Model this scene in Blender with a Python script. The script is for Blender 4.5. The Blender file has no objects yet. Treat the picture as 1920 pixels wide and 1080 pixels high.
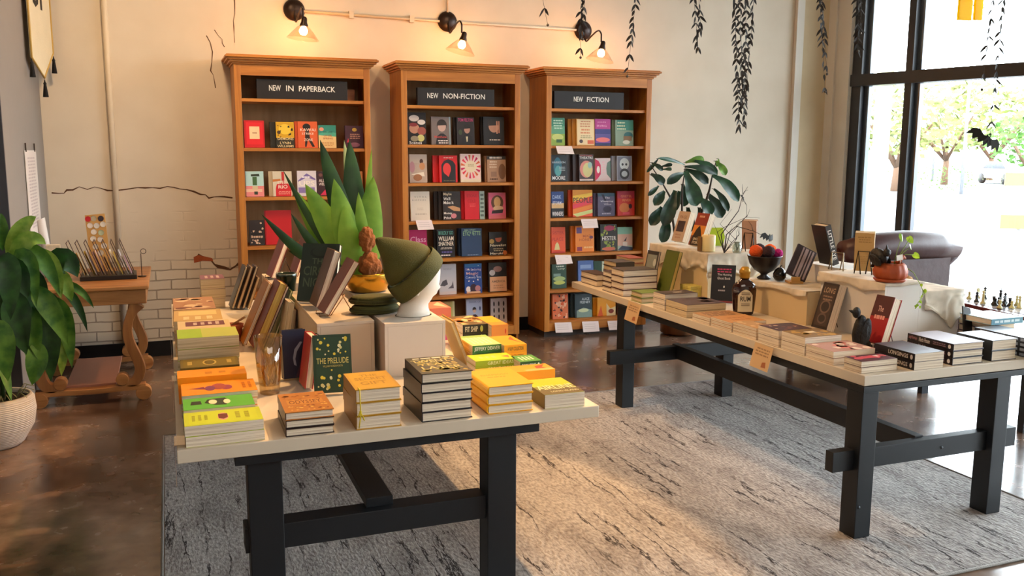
import bpy, bmesh, math, random, re
from mathutils import Vector, Matrix, Euler, noise
random.seed(11)
SC = bpy.context.scene
COL = SC.collection
PI = math.pi
def R(d): return math.radians(d)
# ------------------------------------------------------------------ camera, world, lights, exposure
CAMZ = 1.73
YAW, PITCH, ROLL, FOC = R(20.95), R(8.66), R(0.23), 1680.0
_f = Vector((math.sin(YAW)*math.cos(PITCH), math.cos(YAW)*math.cos(PITCH), -math.sin(PITCH)))
_r0 = Vector((math.cos(YAW), -math.sin(YAW), 0)); _u0 = _r0.cross(_f)
_r = math.cos(ROLL)*_r0 + math.sin(ROLL)*_u0; _u = -math.sin(ROLL)*_r0 + math.cos(ROLL)*_u0
cam = bpy.data.cameras.new('camera'); camo = bpy.data.objects.new('camera', cam); COL.objects.link(camo)
camo.matrix_world = Matrix(((_r.x, _u.x, -_f.x, 0), (_r.y, _u.y, -_f.y, 0), (_r.z, _u.z, -_f.z, CAMZ), (0, 0, 0, 1)))
cam.sensor_width = 36; cam.lens = 36*FOC/1920; cam.clip_start = .05; cam.clip_end = 400
SC.camera = camo
def U(px, py, X=None, Y=None, z=None):
    """measure: the world point seen at a pixel of the photograph on a known plane"""
    d = _r*((px-960)/FOC) - _u*((py-540)/FOC) + _f
    t = (z-CAMZ)/d.z if z is not None else (Y/d.y if Y is not None else X/d.x)
    return Vector((0, 0, CAMZ)) + d*t
SC.view_settings.view_transform = 'Standard'; SC.view_settings.look = 'None'
SC.view_settings.gamma = 1; SC.view_settings.use_curve_mapping = False
SC.view_settings.exposure = 0.42
SC.cycles.use_denoising = True
SC.cycles.max_bounces = 8; SC.cycles.diffuse_bounces = 4; SC.cycles.glossy_bounces = 3
SC.cycles.transmission_bounces = 6; SC.cycles.transparent_max_bounces = 16
SC.cycles.sample_clamp_indirect = 6; SC.cycles.caustics_reflective = False; SC.cycles.caustics_refractive = False
SC.cycles.blur_glossy = 1.0
w = bpy.data.worlds.new('World'); SC.world = w; w.use_nodes = True
bg = w.node_tree.nodes['Background']; bg.inputs[0].default_value = (.84, .92, 1.0, 1); bg.inputs[1].default_value = 15.0
def light(name, kind, loc, energy, color, size=.2, target=None, **k):
    l = bpy.data.lights.new(name, kind); l.energy = energy; l.color = color
    if kind == 'AREA': l.size = size
    elif kind != 'SUN': l.shadow_soft_size = size
    for a, b in k.items(): setattr(l, a, b)
    o = bpy.data.objects.new(name, l); COL.objects.link(o); o.location = loc
    if target is not None: o.rotation_euler = (Vector(target)-Vector(loc)).to_track_quat('-Z', 'Y').to_euler()
    return o
WARM = (1.0, .62, .28)
# unseen overhead spots: first inferred from table shadows, the rest added
light('unseen_spot_light', 'SPOT', (2.35, 4.3, 3.9), 430, (1, .58, .25), .05, (.25, 3.6, .7), spot_size=R(64), spot_blend=.12)
light('unseen_spot_light', 'SPOT', (1.1, 4.9, 3.9), 190, (1, .60, .28), .06, (3.35, 4.6, .8), spot_size=R(50), spot_blend=.3)  # added to warm the left faces on the right table
light('unseen_spot_light', 'SPOT', (1.9, 6.3, 3.9), 200, (1, .58, .25), .07, (.6, 4.6, .6), spot_size=R(95), spot_blend=.6)  # added to warm the left table top
light('unseen_spot_light', 'SPOT', (.2, 5.9, 3.9), 135, (1, .66, .36), .15, (.1, 7.6, 1.4), spot_size=R(110), spot_blend=.9)  # added to brighten the left part of the back wall
light('unseen_spot_light', 'SPOT', (2.6, 5.4, 3.9), 70, (1, .66, .36), .15, (2.6, 7.8, 1.6), spot_size=R(110), spot_blend=.9)  # added to warm the wall around the bookcases
# broad fill panel added overhead, out of view
light('added_fill_light', 'AREA', (1.2, .2, 4.1), 55, (1, .86, .74), 2.4, (1.6, 3.2, .6))
# ------------------------------------------------------------------ colours and materials
def lin(c):
    if isinstance(c, str):
        c = c.lstrip('#'); c = tuple(int(c[i:i+2], 16)/255 for i in (0, 2, 4))
    return tuple((v/12.92 if v <= .04045 else ((v+.055)/1.055)**2.4) for v in c)
_M = {}
def mat(c, rough=.55, metal=0, bump=0, bscale=60, var=.06, vscale=8, name=None, **k):
    key = (str(c), rough, metal, bump, bscale, var, vscale, name, str(sorted(k.items())))
    if key in _M: return _M[key]
    m = bpy.data.materials.new(name or 'mat_'+str(c).strip('#')); m.use_nodes = True; nt = m.node_tree; N = nt.nodes
    b = N['Principled BSDF']; L = lin(c)
    b.inputs['Roughness'].default_value = rough; b.inputs['Metallic'].default_value = metal
    for a, v in k.items(): b.inputs[a.replace('_', ' ')].default_value = v
    tc = N.new('ShaderNodeTexCoord')
    if var:
        n = N.new('ShaderNodeTexNoise'); n.inputs['Scale'].default_value = vscale; n.inputs['Detail'].default_value = 3
        nt.links.new(tc.outputs['Object'], n.inputs['Vector'])
        mx = N.new('ShaderNodeMix'); mx.data_type = 'RGBA'
        mx.inputs[6].default_value = (*[max(0, v*(1-var)) for v in L], 1); mx.inputs[7].default_value = (*[min(1, v*(1+var)) for v in L], 1)
        nt.links.new(n.outputs['Fac'], mx.inputs[0]); nt.links.new(mx.outputs[2], b.inputs['Base Color'])
    else: b.inputs['Base Color'].default_value = (*L, 1)
    if bump:
        n2 = N.new('ShaderNodeTexNoise'); n2.inputs['Scale'].default_value = bscale; n2.inputs['Detail'].default_value = 4
        nt.links.new(tc.outputs['Object'], n2.inputs['Vector'])
        bp = N.new('ShaderNodeBump'); bp.inputs['Strength'].default_value = bump; bp.inputs['Distance'].default_value = .01
        nt.links.new(n2.outputs['Fac'], bp.inputs['Height']); nt.links.new(bp.outputs['Normal'], b.inputs['Normal'])
    _M[key] = m
    return m
def newmat(name):
    m = bpy.data.materials.new(name); m.use_nodes = True
    return m, m.node_tree, m.node_tree.nodes, m.node_tree.nodes['Principled BSDF']
def ramp(N, stops):
    r = N.new('ShaderNodeValToRGB'); e = r.color_ramp.elements
    e[0].position, e[0].color = stops[0][0], (*lin(stops[0][1]), 1); e[1].position, e[1].color = stops[-1][0], (*lin(stops[-1][1]), 1)
    for p, c in stops[1:-1]:
        x = e.new(p); x.color = (*lin(c), 1)
    return r
def wood(name, light_c, dark_c, axis=2, scale=1.0, rough=.42):
    m, nt, N, b = newmat(name); tc = N.new('ShaderNodeTexCoord'); mp = N.new('ShaderNodeMapping')
    s = [9*scale]*3; s[axis] = .7*scale; mp.inputs['Scale'].default_value = s
    n = N.new('ShaderNodeTexNoise'); n.inputs['Scale'].default_value = 2.2; n.inputs['Detail'].default_value = 5; n.inputs['Distortion'].default_value = .6
    r = ramp(N, [(.3, dark_c), (.68, light_c)])
    nt.links.new(tc.outputs['Object'], mp.inputs[0]); nt.links.new(mp.outputs[0], n.inputs[0]); nt.links.new(n.outputs['Fac'], r.inputs[0])
    nt.links.new(r.outputs[0], b.inputs['Base Color']); b.inputs['Roughness'].default_value = rough
    return m
def pages_mat(name, c1='#efe2cc', c2='#b9a184'):
    m, nt, N, b = newmat(name); tc = N.new('ShaderNodeTexCoord'); mp = N.new('ShaderNodeMapping')
    mp.inputs['Scale'].default_value = (2, 2, 420)
    n = N.new('ShaderNodeTexNoise'); n.inputs['Scale'].default_value = 1.5; n.inputs['Detail'].default_value = 2
    r = ramp(N, [(.28, c2), (.55, c1)])
    nt.links.new(tc.outputs['Object'], mp.inputs[0]); nt.links.new(mp.outputs[0], n.inputs[0]); nt.links.new(n.outputs['Fac'], r.inputs[0])
    nt.links.new(r.outputs[0], b.inputs['Base Color']); b.inputs['Roughness'].default_value = .85
    return m
PAGES = pages_mat('book_pages'); PAGES_D = pages_mat('book_pages_cream', '#dcc8a2', '#a58a62')
def glassy(name, tint=(1, 1, 1), gl=.12, rough=.02, edge=.55):
    m = bpy.data.materials.new(name); m.use_nodes = True; nt = m.node_tree; N = nt.nodes; N.remove(N['Principled BSDF'])
    t = N.new('ShaderNodeBsdfTransparent'); t.inputs[0].default_value = (*tint, 1)
    g = N.new('ShaderNodeBsdfGlossy'); g.inputs['Roughness'].default_value = rough
    f = N.new('ShaderNodeLayerWeight'); f.inputs[0].default_value = .35
    mm = N.new('ShaderNodeMath'); mm.operation = 'MULTIPLY_ADD'; mm.inputs[1].default_value = edge; mm.inputs[2].default_value = gl*.4
    x = N.new('ShaderNodeMixShader'); nt.links.new(f.outputs['Facing'], mm.inputs[0]); nt.links.new(mm.outputs[0], x.inputs[0])
    nt.links.new(t.outputs[0], x.inputs[1]); nt.links.new(g.outputs[0], x.inputs[2]); nt.links.new(x.outputs[0], N['Material Output'].inputs[0])
    return m
# ------------------------------------------------------------------ mesh builder
_TXT = {}
def text_geo(s):
    if s not in _TXT:
        c = bpy.data.curves.new('t', 'FONT'); c.body = s; c.resolution_u = 2; c.offset = .012
        o = bpy.data.objects.new('t', c); me = bpy.data.meshes.new_from_object(o)
        V = [(v.co.x, v.co.y) for v in me.vertices]; F = [tuple(p.vertices) for p in me.polygons]
        bpy.data.objects.remove(o); bpy.data.curves.remove(c); bpy.data.meshes.remove(me)
        if V:
            x0, x1 = min(v[0] for v in V), max(v[0] for v in V); y0, y1 = min(v[1] for v in V), max(v[1] for v in V)
            V = [((x-x0)/(x1-x0+1e-9), (y-y0)/(y1-y0+1e-9)) for x, y in V]
        _TXT[s] = (V, F)
    return _TXT[s]
class MB:
    def __init__(s): s.v = []; s.f = []; s.mi = []; s.ms = []; s.sm = []
    def m(s, mt):
        if mt not in s.ms: s.ms.append(mt)
        return s.ms.index(mt)
    def add(s, V, F, mt, M=None, smooth=False):
        k = len(s.v); i = s.m(mt)
        s.v += [tuple(M @ Vector(p)) if M else tuple(p) for p in V]
        for f in F: s.f.append([k+a for a in f]); s.mi.append(i); s.sm.append(smooth)
        return s
    def box(s, a, b, mt, M=None):
        x0, y0, z0 = [min(p, q) for p, q in zip(a, b)]; x1, y1, z1 = [max(p, q) for p, q in zip(a, b)]
        return s.add([(x0, y0, z0), (x1, y0, z0), (x1, y1, z0), (x0, y1, z0), (x0, y0, z1), (x1, y0, z1), (x1, y1, z1), (x0, y1, z1)],
                     [(0, 3, 2, 1), (4, 5, 6, 7), (0, 1, 5, 4), (1, 2, 6, 5), (2, 3, 7, 6), (3, 0, 4, 7)], mt, M)
    def lathe(s, pr, mt, n=28, M=None, smooth=True, lobes=0, la=0):
        V = []; F = []
        for r, z in pr:
            for i in range(n):
                a = 2*PI*i/n; q = r*(1+la*abs(math.sin(lobes*a/2)) if lobes else 1); V.append((q*math.cos(a), q*math.sin(a), z))
        for k in range(len(pr)-1):
            for i in range(n):
                j = (i+1) % n; F.append((k*n+i, k*n+j, (k+1)*n+j, (k+1)*n+i))
        return s.add(V, F, mt, M, smooth)
    def tube(s, pts, r, mt, n=8, M=None, caps=True, smooth=True):
        P = [Vector(p) for p in pts]; rr = [r[min(len(r)-1, int(i*len(r)/len(P)))] for i in range(len(P))] if isinstance(r, (list, tuple)) else [r]*len(P); V = []; F = []
        up = None
        for i, p in enumerate(P):
            t = (P[min(i+1, len(P)-1)]-P[max(i-1, 0)]).normalized()
            if up is None: up = t.orthogonal().normalized()
            up = (up-t*up.dot(t)).normalized(); q = t.cross(up)
            for k in range(n):
                a = 2*PI*k/n; V.append(p+(up*math.cos(a)+q*math.sin(a))*rr[i])
        for i in range(len(P)-1):
            for k in range(n):
                j = (k+1) % n; F.append((i*n+k, i*n+j, (i+1)*n+j, (i+1)*n+k))
        if caps: F.append(tuple(range(n-1, -1, -1))); F.append(tuple(range((len(P)-1)*n, len(P)*n)))
        return s.add(V, F, mt, M, smooth)
    def prism(s, poly, z0, z1, mt, M=None):
        n = len(poly); V = [(x, y, z0) for x, y in poly]+[(x, y, z1) for x, y in poly]
        F = [tuple(range(n-1, -1, -1)), tuple(range(n, 2*n))]+[(i, (i+1) % n, n+(i+1) % n, n+i) for i in range(n)]
        return s.add(V, F, mt, M)
    def ell(s, c, r, mt, n=16, M=None, nz=0):
        V = []; F = []; m = n//2
        for i in range(m+1):
            a = PI*i/m
            for k in range(n):
                b = 2*PI*k/n; d = Vector((math.sin(a)*math.cos(b), math.sin(a)*math.sin(b), math.cos(a)))
                q = 1+nz*noise.noise(d*2.5+Vector(c)) if nz else 1
                V.append((c[0]+r[0]*d.x*q, c[1]+r[1]*d.y*q, c[2]+r[2]*d.z*q))
        for i in range(m):
            for k in range(n):
                j = (k+1) % n; F.append((i*n+k, (i+1)*n+k, (i+1)*n+j, i*n+j))
        return s.add(V, F, mt, M, True)
    def build(s, name, parent=None, M=None, bevel=0, sub=0, solid=0):
        me = bpy.data.meshes.new(name); me.from_pydata(s.v, [], s.f)
        for m_ in s.ms: me.materials.append(m_)
        me.polygons.foreach_set('material_index', s.mi); me.polygons.foreach_set('use_smooth', s.sm); me.update()
        bm = bmesh.new(); bm.from_mesh(me); bmesh.ops.recalc_face_normals(bm, faces=bm.faces) if not solid and not getattr(s, 'keep', 0) else None
        bm.to_mesh(me); bm.free()
        o = bpy.data.objects.new(name, me); COL.objects.link(o)
        if parent is not None: o.parent = parent
        if M is not None: o.matrix_basis = M
        if solid:
            d = o.modifiers.new('Solidify', 'SOLIDIFY'); d.thickness = solid; d.offset = 0
        if bevel:
            d = o.modifiers.new('Bevel', 'BEVEL'); d.width = bevel; d.segments = 2; d.limit_method = 'ANGLE'
        if sub:
            d = o.modifiers.new('Sub', 'SUBSURF'); d.levels = sub; d.render_levels = sub
        return o
def tag(o, label=None, cat=None, group=None, kind=None):
    if label: o['label'] = label
    if cat: o['category'] = cat
    if group: o['group'] = group
    if kind: o['kind'] = kind
    return o
def thing(name, label, cat, loc=(0, 0, 0), rz=0, group=None, M=None):
    o = bpy.data.objects.new(name, None); o.empty_display_size = .1; COL.objects.link(o)
    if M is not None: o.matrix_basis = M
    else: o.location = loc; o.rotation_euler = (0, 0, rz)
    return tag(o, label, cat, group)
def T(x=0, y=0, z=0, rx=0, ry=0, rz=0, s=1):
    return Matrix.Translation((x, y, z)) @ Euler((rx, ry, rz)).to_matrix().to_4x4() @ Matrix.Scale(s, 4)
# ------------------------------------------------------------------ the room
WY = 8.03
def struct(o): o['kind'] = 'structure'; return o
# floor: stained polished concrete
m, nt, N, b = newmat('stained_concrete'); tc = N.new('ShaderNodeTexCoord')
n = N.new('ShaderNodeTexNoise'); n.inputs['Scale'].default_value = .9; n.inputs['Detail'].default_value = 8; n.inputs['Distortion'].default_value = .5
r = ramp(N, [(.3, '#47352a'), (.45, '#725645'), (.58, '#937763'), (.75, '#a5978a')])
n2 = N.new('ShaderNodeTexNoise'); n2.inputs['Scale'].default_value = 7; n2.inputs['Detail'].default_value = 6
r2 = ramp(N, [(.35, '#8a8a8a'), (.7, '#ffffff')]); mx = N.new('ShaderNodeMix'); mx.data_type = 'RGBA'; mx.blend_type = 'MULTIPLY'; mx.inputs[0].default_value = .7
for a in (n, n2): nt.links.new(tc.outputs['Object'], a.inputs[0])
nt.links.new(n.outputs['Fac'], r.inputs[0]); nt.links.new(n2.outputs['Fac'], r2.inputs[0]); nt.links.new(r.outputs[0], mx.inputs[6]); nt.links.new(r2.outputs[0], mx.inputs[7])
nt.links.new(mx.outputs[2], b.inputs['Base Color'])
rr = N.new('ShaderNodeMapRange'); rr.inputs[3].default_value = .16; rr.inputs[4].default_value = .34; nt.links.new(n2.outputs['Fac'], rr.inputs[0]); nt.links.new(rr.outputs[0], b.inputs['Roughness']); b.inputs['Coat Weight'].default_value = .3; b.inputs['Coat Roughness'].default_value = .14
CONC = m
CORN = Vector((6.72, WY, 0)); WD = Vector((math.sin(R(14.4)), -math.cos(R(14.4)), 0)); WN = Vector((-WD.y, WD.x, 0))*-1   # window wall runs along WD; WN points into the room
if WN.x > 0: WN = -WN
def WP(t, z=0, d=0):
    p = CORN+WD*t+WN*d; return (p.x, p.y, z)
E_ = WP(11.0)
struct(MB().prism([(-4.2, -2.4), (E_[0], -2.4), (CORN.x, WY), (-4.2, WY)], -.1, 0, CONC).build('floor'))
# back wall: cream paint over old brick
m, nt, N, b = newmat('cream_painted_wall'); tc = N.new('ShaderNodeTexCoord')
sx = N.new('ShaderNodeSeparateXYZ'); nt.links.new(tc.outputs['Object'], sx.inputs[0])
cx = N.new('ShaderNodeCombineXYZ'); nt.links.new(sx.outputs[0], cx.inputs[0]); nt.links.new(sx.outputs[2], cx.inputs[1])
br = N.new('ShaderNodeTexBrick'); br.inputs['Scale'].default_value = 1; br.inputs['Brick Width'].default_value = .24; br.inputs['Row Height'].default_value = .082
br.inputs['Mortar Size'].default_value = .006; br.inputs['Mortar Smooth'].default_value = .3
br.inputs['Color1'].default_value = (1, 1, 1, 1); br.inputs['Color2'].default_value = (.93, .93, .93, 1); br.inputs['Mortar'].default_value = (.0, .0, .0, 1)
nd = N.new('ShaderNodeTexNoise'); nd.inputs['Scale'].default_value = 6; nd.inputs['Detail'].default_value = 4; nt.links.new(tc.outputs['Object'], nd.inputs[0])
va = N.new('ShaderNodeVectorMath'); va.operation = 'MULTIPLY_ADD'; va.inputs[1].default_value = (.02, .02, .02); nt.links.new(nd.outputs['Color'], va.inputs[0]); nt.links.new(cx.outputs[0], va.inputs[2]); nt.links.new(va.outputs[0], br.inputs[0])
def math_(op, a, b_=None, c=None):
    q = N.new('ShaderNodeMath'); q.operation = op
    for i, v in enumerate((a, b_, c)):
        if v is None: continue
        if isinstance(v, (int, float)): q.inputs[i].default_value = v
        else: nt.links.new(v, q.inputs[i])
    return q.outputs[0]
low = math_('LESS_THAN', math_('MULTIPLY_ADD', nd.outputs['Fac'], .06, sx.outputs[2]), 1.37)      # old brick shows below this height
lft = math_('LESS_THAN', sx.outputs[0], 1.2)
np_ = N.new('ShaderNodeTexNoise'); np_.inputs['Scale'].default_value = 2.6; np_.inputs['Detail'].default_value = 3; nt.links.new(tc.outputs['Object'], np_.inputs[0])
fade = N.new('ShaderNodeMapRange'); fade.inputs[1].default_value = 1.45; fade.inputs[2].default_value = .55; nt.links.new(sx.outputs[2], fade.inputs[0])
mask = math_('MULTIPLY', math_('MULTIPLY', low, lft), math_('MINIMUM', 1, math_('MAXIMUM', 0, math_('MULTIPLY', math_('SUBTRACT', math_('ADD', np_.outputs['Fac'], math_('MULTIPLY', fade.outputs[0], .55)), .70), 3))))
mort = math_('MULTIPLY', math_('SUBTRACT', 1, br.outputs['Color']), mask)
base = ramp(N, [(.3, '#d6c9b4'), (.65, '#ddd1bd')]); nt.links.new(np_.outputs['Fac'], base.inputs[0])
mx = N.new('ShaderNodeMix'); mx.data_type = 'RGBA'; nt.links.new(math_('MULTIPLY', mort, .6), mx.inputs[0]); nt.links.new(base.outputs[0], mx.inputs[6]); mx.inputs[7].default_value = (*lin('#6e5a48'), 1)
nt.links.new(mx.outputs[2], b.inputs['Base Color']); b.inputs['Roughness'].default_value = .7
bp = N.new('ShaderNodeBump'); bp.inputs['Distance'].default_value = .012; bp.inputs['Strength'].default_value = .8
nt.links.new(math_('ADD', math_('MULTIPLY', mort, -1), math_('MULTIPLY', nd.outputs['Fac'], .12)), bp.inputs['Height']); nt.links.new(bp.outputs[0], b.inputs['Normal'])
WALLM = m
TRIM = mat('#d9d3c6', .55, var=.03)
wb = struct(MB().box((-4.2, WY, 0), (CORN.x+.02, WY+.2, 4.3), WALLM).build('wall_back'))
CR = mat('#5a3d28', .9); 
def crack(pts, wd, name='plaster_crack'):
    P = [U(x, y, Y=WY-.002) for x, y in pts]; Q = []
    for a, c in zip(P, P[1:]):
        k = max(2, int((c-a).length/.05))
        for i in range(k): 
            q = a.lerp(c, i/k); Q.append(Vector((q.x+random.uniform(-.006, .006), q.y, q.z+random.uniform(-.012, .012))))
    Q.append(P[-1])
    mb = MB(); V = []
    for i, q in enumerate(Q):
        h = wd*random.uniform(.4, 1.3)
        t = (Q[min(i+1, len(Q)-1)]-Q[max(0, i-1)]).normalized(); nrm = Vector((-t.z, 0, t.x))
        V += [q+nrm*h, q-nrm*h]
    mb.add(V, [(2*i, 2*i+1, 2*i+3, 2*i+2) for i in range(len(Q)-1)], CR).build(name, wb)
crack([(97, 362), (120, 363), (125, 358), (150, 352), (215, 355), (300, 352), (350, 353), (375, 364), (393, 370), (408, 368), (436, 371)], .006)
crack([(372, 480), (395, 487), (410, 500), (432, 505), (450, 492)], .012)
crack([(438, -5), (440, 25), (437, 48), (440, 80)], .004)
crack([(402, 58), (415, 72), (421, 88)], .004); crack([(388, 66), (398, 98), (396, 130), (404, 165)], .004)
_rb = MB(); _p = [U(x, y, Y=WY-.003) for x, y in ((363, 482), (372, 478), (398, 484), (400, 490), (380, 489), (364, 493))]
_rb.add(_p, [tuple(range(6))], mat('#a3512c', .9, var=.3, vscale=40)).build('exposed_brick', wb)
# left partition stub with a pale grey face and an end whose shade is put into its dark colour
G1 = mat('#8a837c', .6, var=.04); G2 = mat('#3c3b40', .6, var=.04)
ysp = U(18, 400, X=-.9).y
pl = struct(MB().box((-1.12, ysp+.003, 0), (-.9, WY, 4.3), G1).build('wall_left')); 
MB().box((-1.13, ysp-.02, 0), (-.9, ysp+.003, 4.3), G2).build('wall_end', pl)
struct(MB().box((-4.35, -2.4, 0), (-4.2, WY, 4.3), TRIM).build('wall_side'))
struct(MB().box((-4.2, -2.55, 0), (E_[0]+.2, -2.4, 4.3), mat('#c9c0b2', .7)).build('wall_front'))
struct(MB().box((-4.35, -2.55, 4.3), (E_[0]+.2, WY+.2, 4.4), mat('#c4b8a6', .8)).build('ceiling'))
struct(MB().box((-.897, WY-.015, 0), (CORN.x-.15, WY-.001, .13), mat('#0c0c0e', .35)).build('baseboard_back'))
# conduit and pipe on the back wall
PIPE = mat('#d8c9b0', .5)
xa = U(195, 0, Y=WY-.03).x
tag(MB().tube([(U(194, 5, Y=WY-.03).x, WY-.03, 3.9), (U(220, 440, Y=WY-.03).x+.01, WY-.03, .14)], .022, PIPE, 10).build('wall_pipe'), 'cream painted vertical pipe on the brick wall left of the bookcases', 'pipe')
cd = thing('wall_conduit', 'thin cream electrical conduit running between the three wall lamps', 'conduit', (0, 0, 0))
P1 = U(555, 20, Y=WY-.02); P2 = U(840, 41, Y=WY-.02); P3 = U(1095, 57, Y=WY-.02)
MB().tube([P1, P2, P3], .011, PIPE, 8).build('pipe', cd); MB().tube([P2, P2+Vector((-.02, 0, 1.1))], .011, PIPE, 8).build('riser_pipe', cd)
for q in (.35, .75):
    c_ = P1.lerp(P2, q); MB().box((c_.x-.02, WY-.035, c_.z-.03), (c_.x+.02, WY-.004, c_.z+.03), PIPE).build('bracket', cd)
# corner trim and pilaster
struct(MB().box((6.24, WY-.05, 0), (6.33, WY-.001, 4.3), TRIM).build('trim_1'))
struct(MB().box((6.33, WY-.02, 0), (6.70, WY-.001, 4.3), mat('#cdb892', .6)).build('trim_2'))  # recessed stretch of back wall, its shade painted in as tan
def wbox(t0, t1, z0, z1, d0, d1, mt, name, parent=None, kind=True, bevel=0):
    P = [WP(t0, 0, d0), WP(t1, 0, d0), WP(t1, 0, d1), WP(t0, 0, d1)]
    o = MB().prism([(p[0], p[1]) for p in P], z0, z1, mt).build(name, parent, bevel=bevel)
    if parent is None and kind: struct(o)
    return o
wbox(-.02, .29, 0, 4.3, -.16, .02, TRIM, 'trim_3'); wbox(-.0, .10, 0, 4.3, .02, .05, TRIM, 'trim_4'); wbox(.2, .285, 0, 4.3, .02, .05, TRIM, 'trim_5')
wbox(.25, 11.3, 3.72, 4.3, -.16, .02, TRIM, 'wall_right')
wbox(10.9, 11.3, 0, 4.3, -.16, .02, TRIM, 'wall_corner')
wbox(.27, 10.9, -.02, .12, -.16, .04, mat('#20242a', .5), 'trim_6')
FR = mat('#23262b', .4, var=.03); FRL = mat('#4e5862', .35, .3, var=.03); GL = glassy('window_glass', (.97, .99, .985), .1, .01)
edges = [.29, .93, 3.1, 5.3, 7.5, 9.7, 10.9]
k = 0
for i in range(len(edges)-1):
    for (z0, z1) in ((.12, 2.42), (2.54, 3.72)):
        k += 1; a, c = edges[i], edges[i+1]
        g = wbox(a+.03, c-.03, z0, z1, -.07, -.062, GL, 'window_%d' % k)
        ta, tb = (.035 if i else .11), .035
        wbox(a, a+ta, z0, z1, -.11, -.0, FR, 'window_frame', g); wbox(c-tb, c, z0, z1, -.11, -.0, FR, 'window_frame', g)
        wbox(a+ta, a+ta+.05, z0, z1, -.14, -.075, FRL, 'window_stop', g); wbox(c-tb-.05, c-tb, z0, z1, -.14, -.075, FRL, 'window_stop', g)
wbox(.29, 10.9, 2.42, 2.54, -.13, .03, FR, 'trim_7')
# daylight portal in the shop window
pt = light('window_portal', 'AREA', WP(5.5, 1.9, -.2), 1, (1, 1, 1), 1); pt.data.shape = 'RECTANGLE'; pt.data.size = 10.6; pt.data.size_y = 3.7
pt.rotation_euler = (Matrix(((WD.x, 0, -WN.x), (WD.y, 0, -WN.y), (0, 1, 0)))).to_euler(); pt.data.cycles.is_portal = True
# ------------------------------------------------------------------ outside
struct(MB().box((-60, -40, -.3), (160, 160, -.2), mat('#6c6d6f', .9, var=.08, vscale=.4)).build('ground'))
struct(MB().prism([WP(-3, 0, -.2)[:2], WP(14, 0, -.2)[:2], WP(14, 0, -4.2)[:2], WP(-3, 0, -4.2)[:2]], -.2, -.02, mat('#9b9894', .9, var=.05)).build('pavement'))
# ------------------------------------------------------------------ bookcases
PINE = wood('honey_pine', '#cc8536', '#a46020', 2); PINEX = wood('honey_pine_rail', '#cc8536', '#a46020', 0)
BACKM = wood('pine_back_board', '#b08a5e', '#8f6a42', 2, .6, .6)
BLK = mat('#121214', .45, var=.03)
BF = 7.617            # front plane of the bookcases
def bookcase(x0, x1, zs, label, plinth=True):
    t = thing('bookcase', label, 'bookcase', ((x0+x1)/2, BF, 0), group='three pine bookcases against the back wall')
    W = (x1-x0)/2; D = WY-BF-.012; H = 2.455
    for s in (-1, 1):
        a, c = sorted((s*W, s*(W-.022)))
        MB().box((a, .01, .0 if not plinth else .055), (c, D, H), PINE).build('side_panel', t, bevel=.002)
        a, c = sorted((s*W, s*(W-.052)))
        MB().box((a, -.012, .055), (c, .012, H-.02), PINE).build('face_stile', t, bevel=.002)
    MB().box((-W+.052, -.011, 2.325), (W-.052, .012, H-.02), PINEX).build('top_rail', t)
    MB().box((-W+.052, -.011, .058), (W-.052, .012, .138), PINEX).build('bottom_rail', t)
    mb = MB()
    for a, (e, z0, z1) in enumerate(((.012, H-.045, H-.03), (.03, H-.03, H-.012), (.05, H-.012, H+.004), (.066, H+.004, H+.02), (.056, H+.02, H+.028))):
        mb.box((-W-e, -.012-e, z0), (W+e, D, z1), PINEX)
    mb.build('cornice', t, bevel=.003)
    MB().box((-W+.02, D-.012, .06), (W-.02, D, H-.03), BACKM).build('back_panel', t)
    for z in zs: MB().box((-W+.022, .008, z-.026), (W-.022, D-.012, z), PINEX).build('shelf', t, bevel=.002)
    if plinth: MB().box((-W+.012, .02, 0), (W-.012, D, .056), mat('#4d4440', .6)).build('plinth', t)
    return t
Z1 = [2.145, 1.75, 1.35, .945, .54, .145]; Z2 = [2.12, 1.785, 1.453, 1.118, .782, .441, .145]
bookcase(.537, 1.628, Z1, 'pine bookcase behind the spiky green plant with the NEW IN PAPERBACK sign', False)
bookcase(1.895, 2.985, Z2, 'middle pine bookcase with the NEW NON-FICTION sign', False)
bookcase(3.238, 4.318, Z2, 'right pine bookcase with the NEW FICTION sign and dark plinth')
WHT = mat('#efece4', .6, var=0)
def text(mb, s, M, w, h, mt, lift=.0006):
    """letters in the local XY plane, lower left corner at the origin of M"""
    V, F = text_geo(s)
    return mb.add([(x*w, y*h, lift) for x, y in V], F, mt, M)
def sign(px0, px1, pt, pb, s, tx0, tx1, label, z):
    a = U(px0, pb, Y=BF+.03); c = U(px1, pt, Y=BF+.03); t0 = U(tx0, pt, Y=BF+.03).x; t1 = U(tx1, pt, Y=BF+.03).x
    w_ = c.x-a.x; h_ = c.z-z
    t = thing('shelf_sign', label, 'sign', (a.x, BF+.03, z))
    MB().box((0, 0, 0.0005), (w_, .05, h_), mat('#1b1719', .6)).build('board', t, bevel=.002)
    words = s.split(' '); tot = sum(len(q) for q in words)+len(words)-1
    cw = (t1-t0)/tot; x = t0-a.x
    for q in words:
        n = len(q); mb = MB(); text(mb, q, T(x, -.0006, h_*.42, PI/2), cw*(n-.25), .045, WHT); x += cw*(n+1); mb.build('word', t)
sign(482, 651, 153, 187, 'NEW IN PAPERBACK', 504, 630, 'black sign board reading NEW IN PAPERBACK on the top shelf', Z1[0])
sign(783, 927, 168, 197, 'NEW NON-FICTION', 801, 911, 'black sign board reading NEW NON-FICTION on the top shelf', Z2[0])
sign(1039, 1170, 174, 203, 'NEW FICTION', 1076, 1143, 'black sign board reading NEW FICTION on the top shelf', Z2[0])
_c = U(1182, 175, Y=BF+.2)
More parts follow.
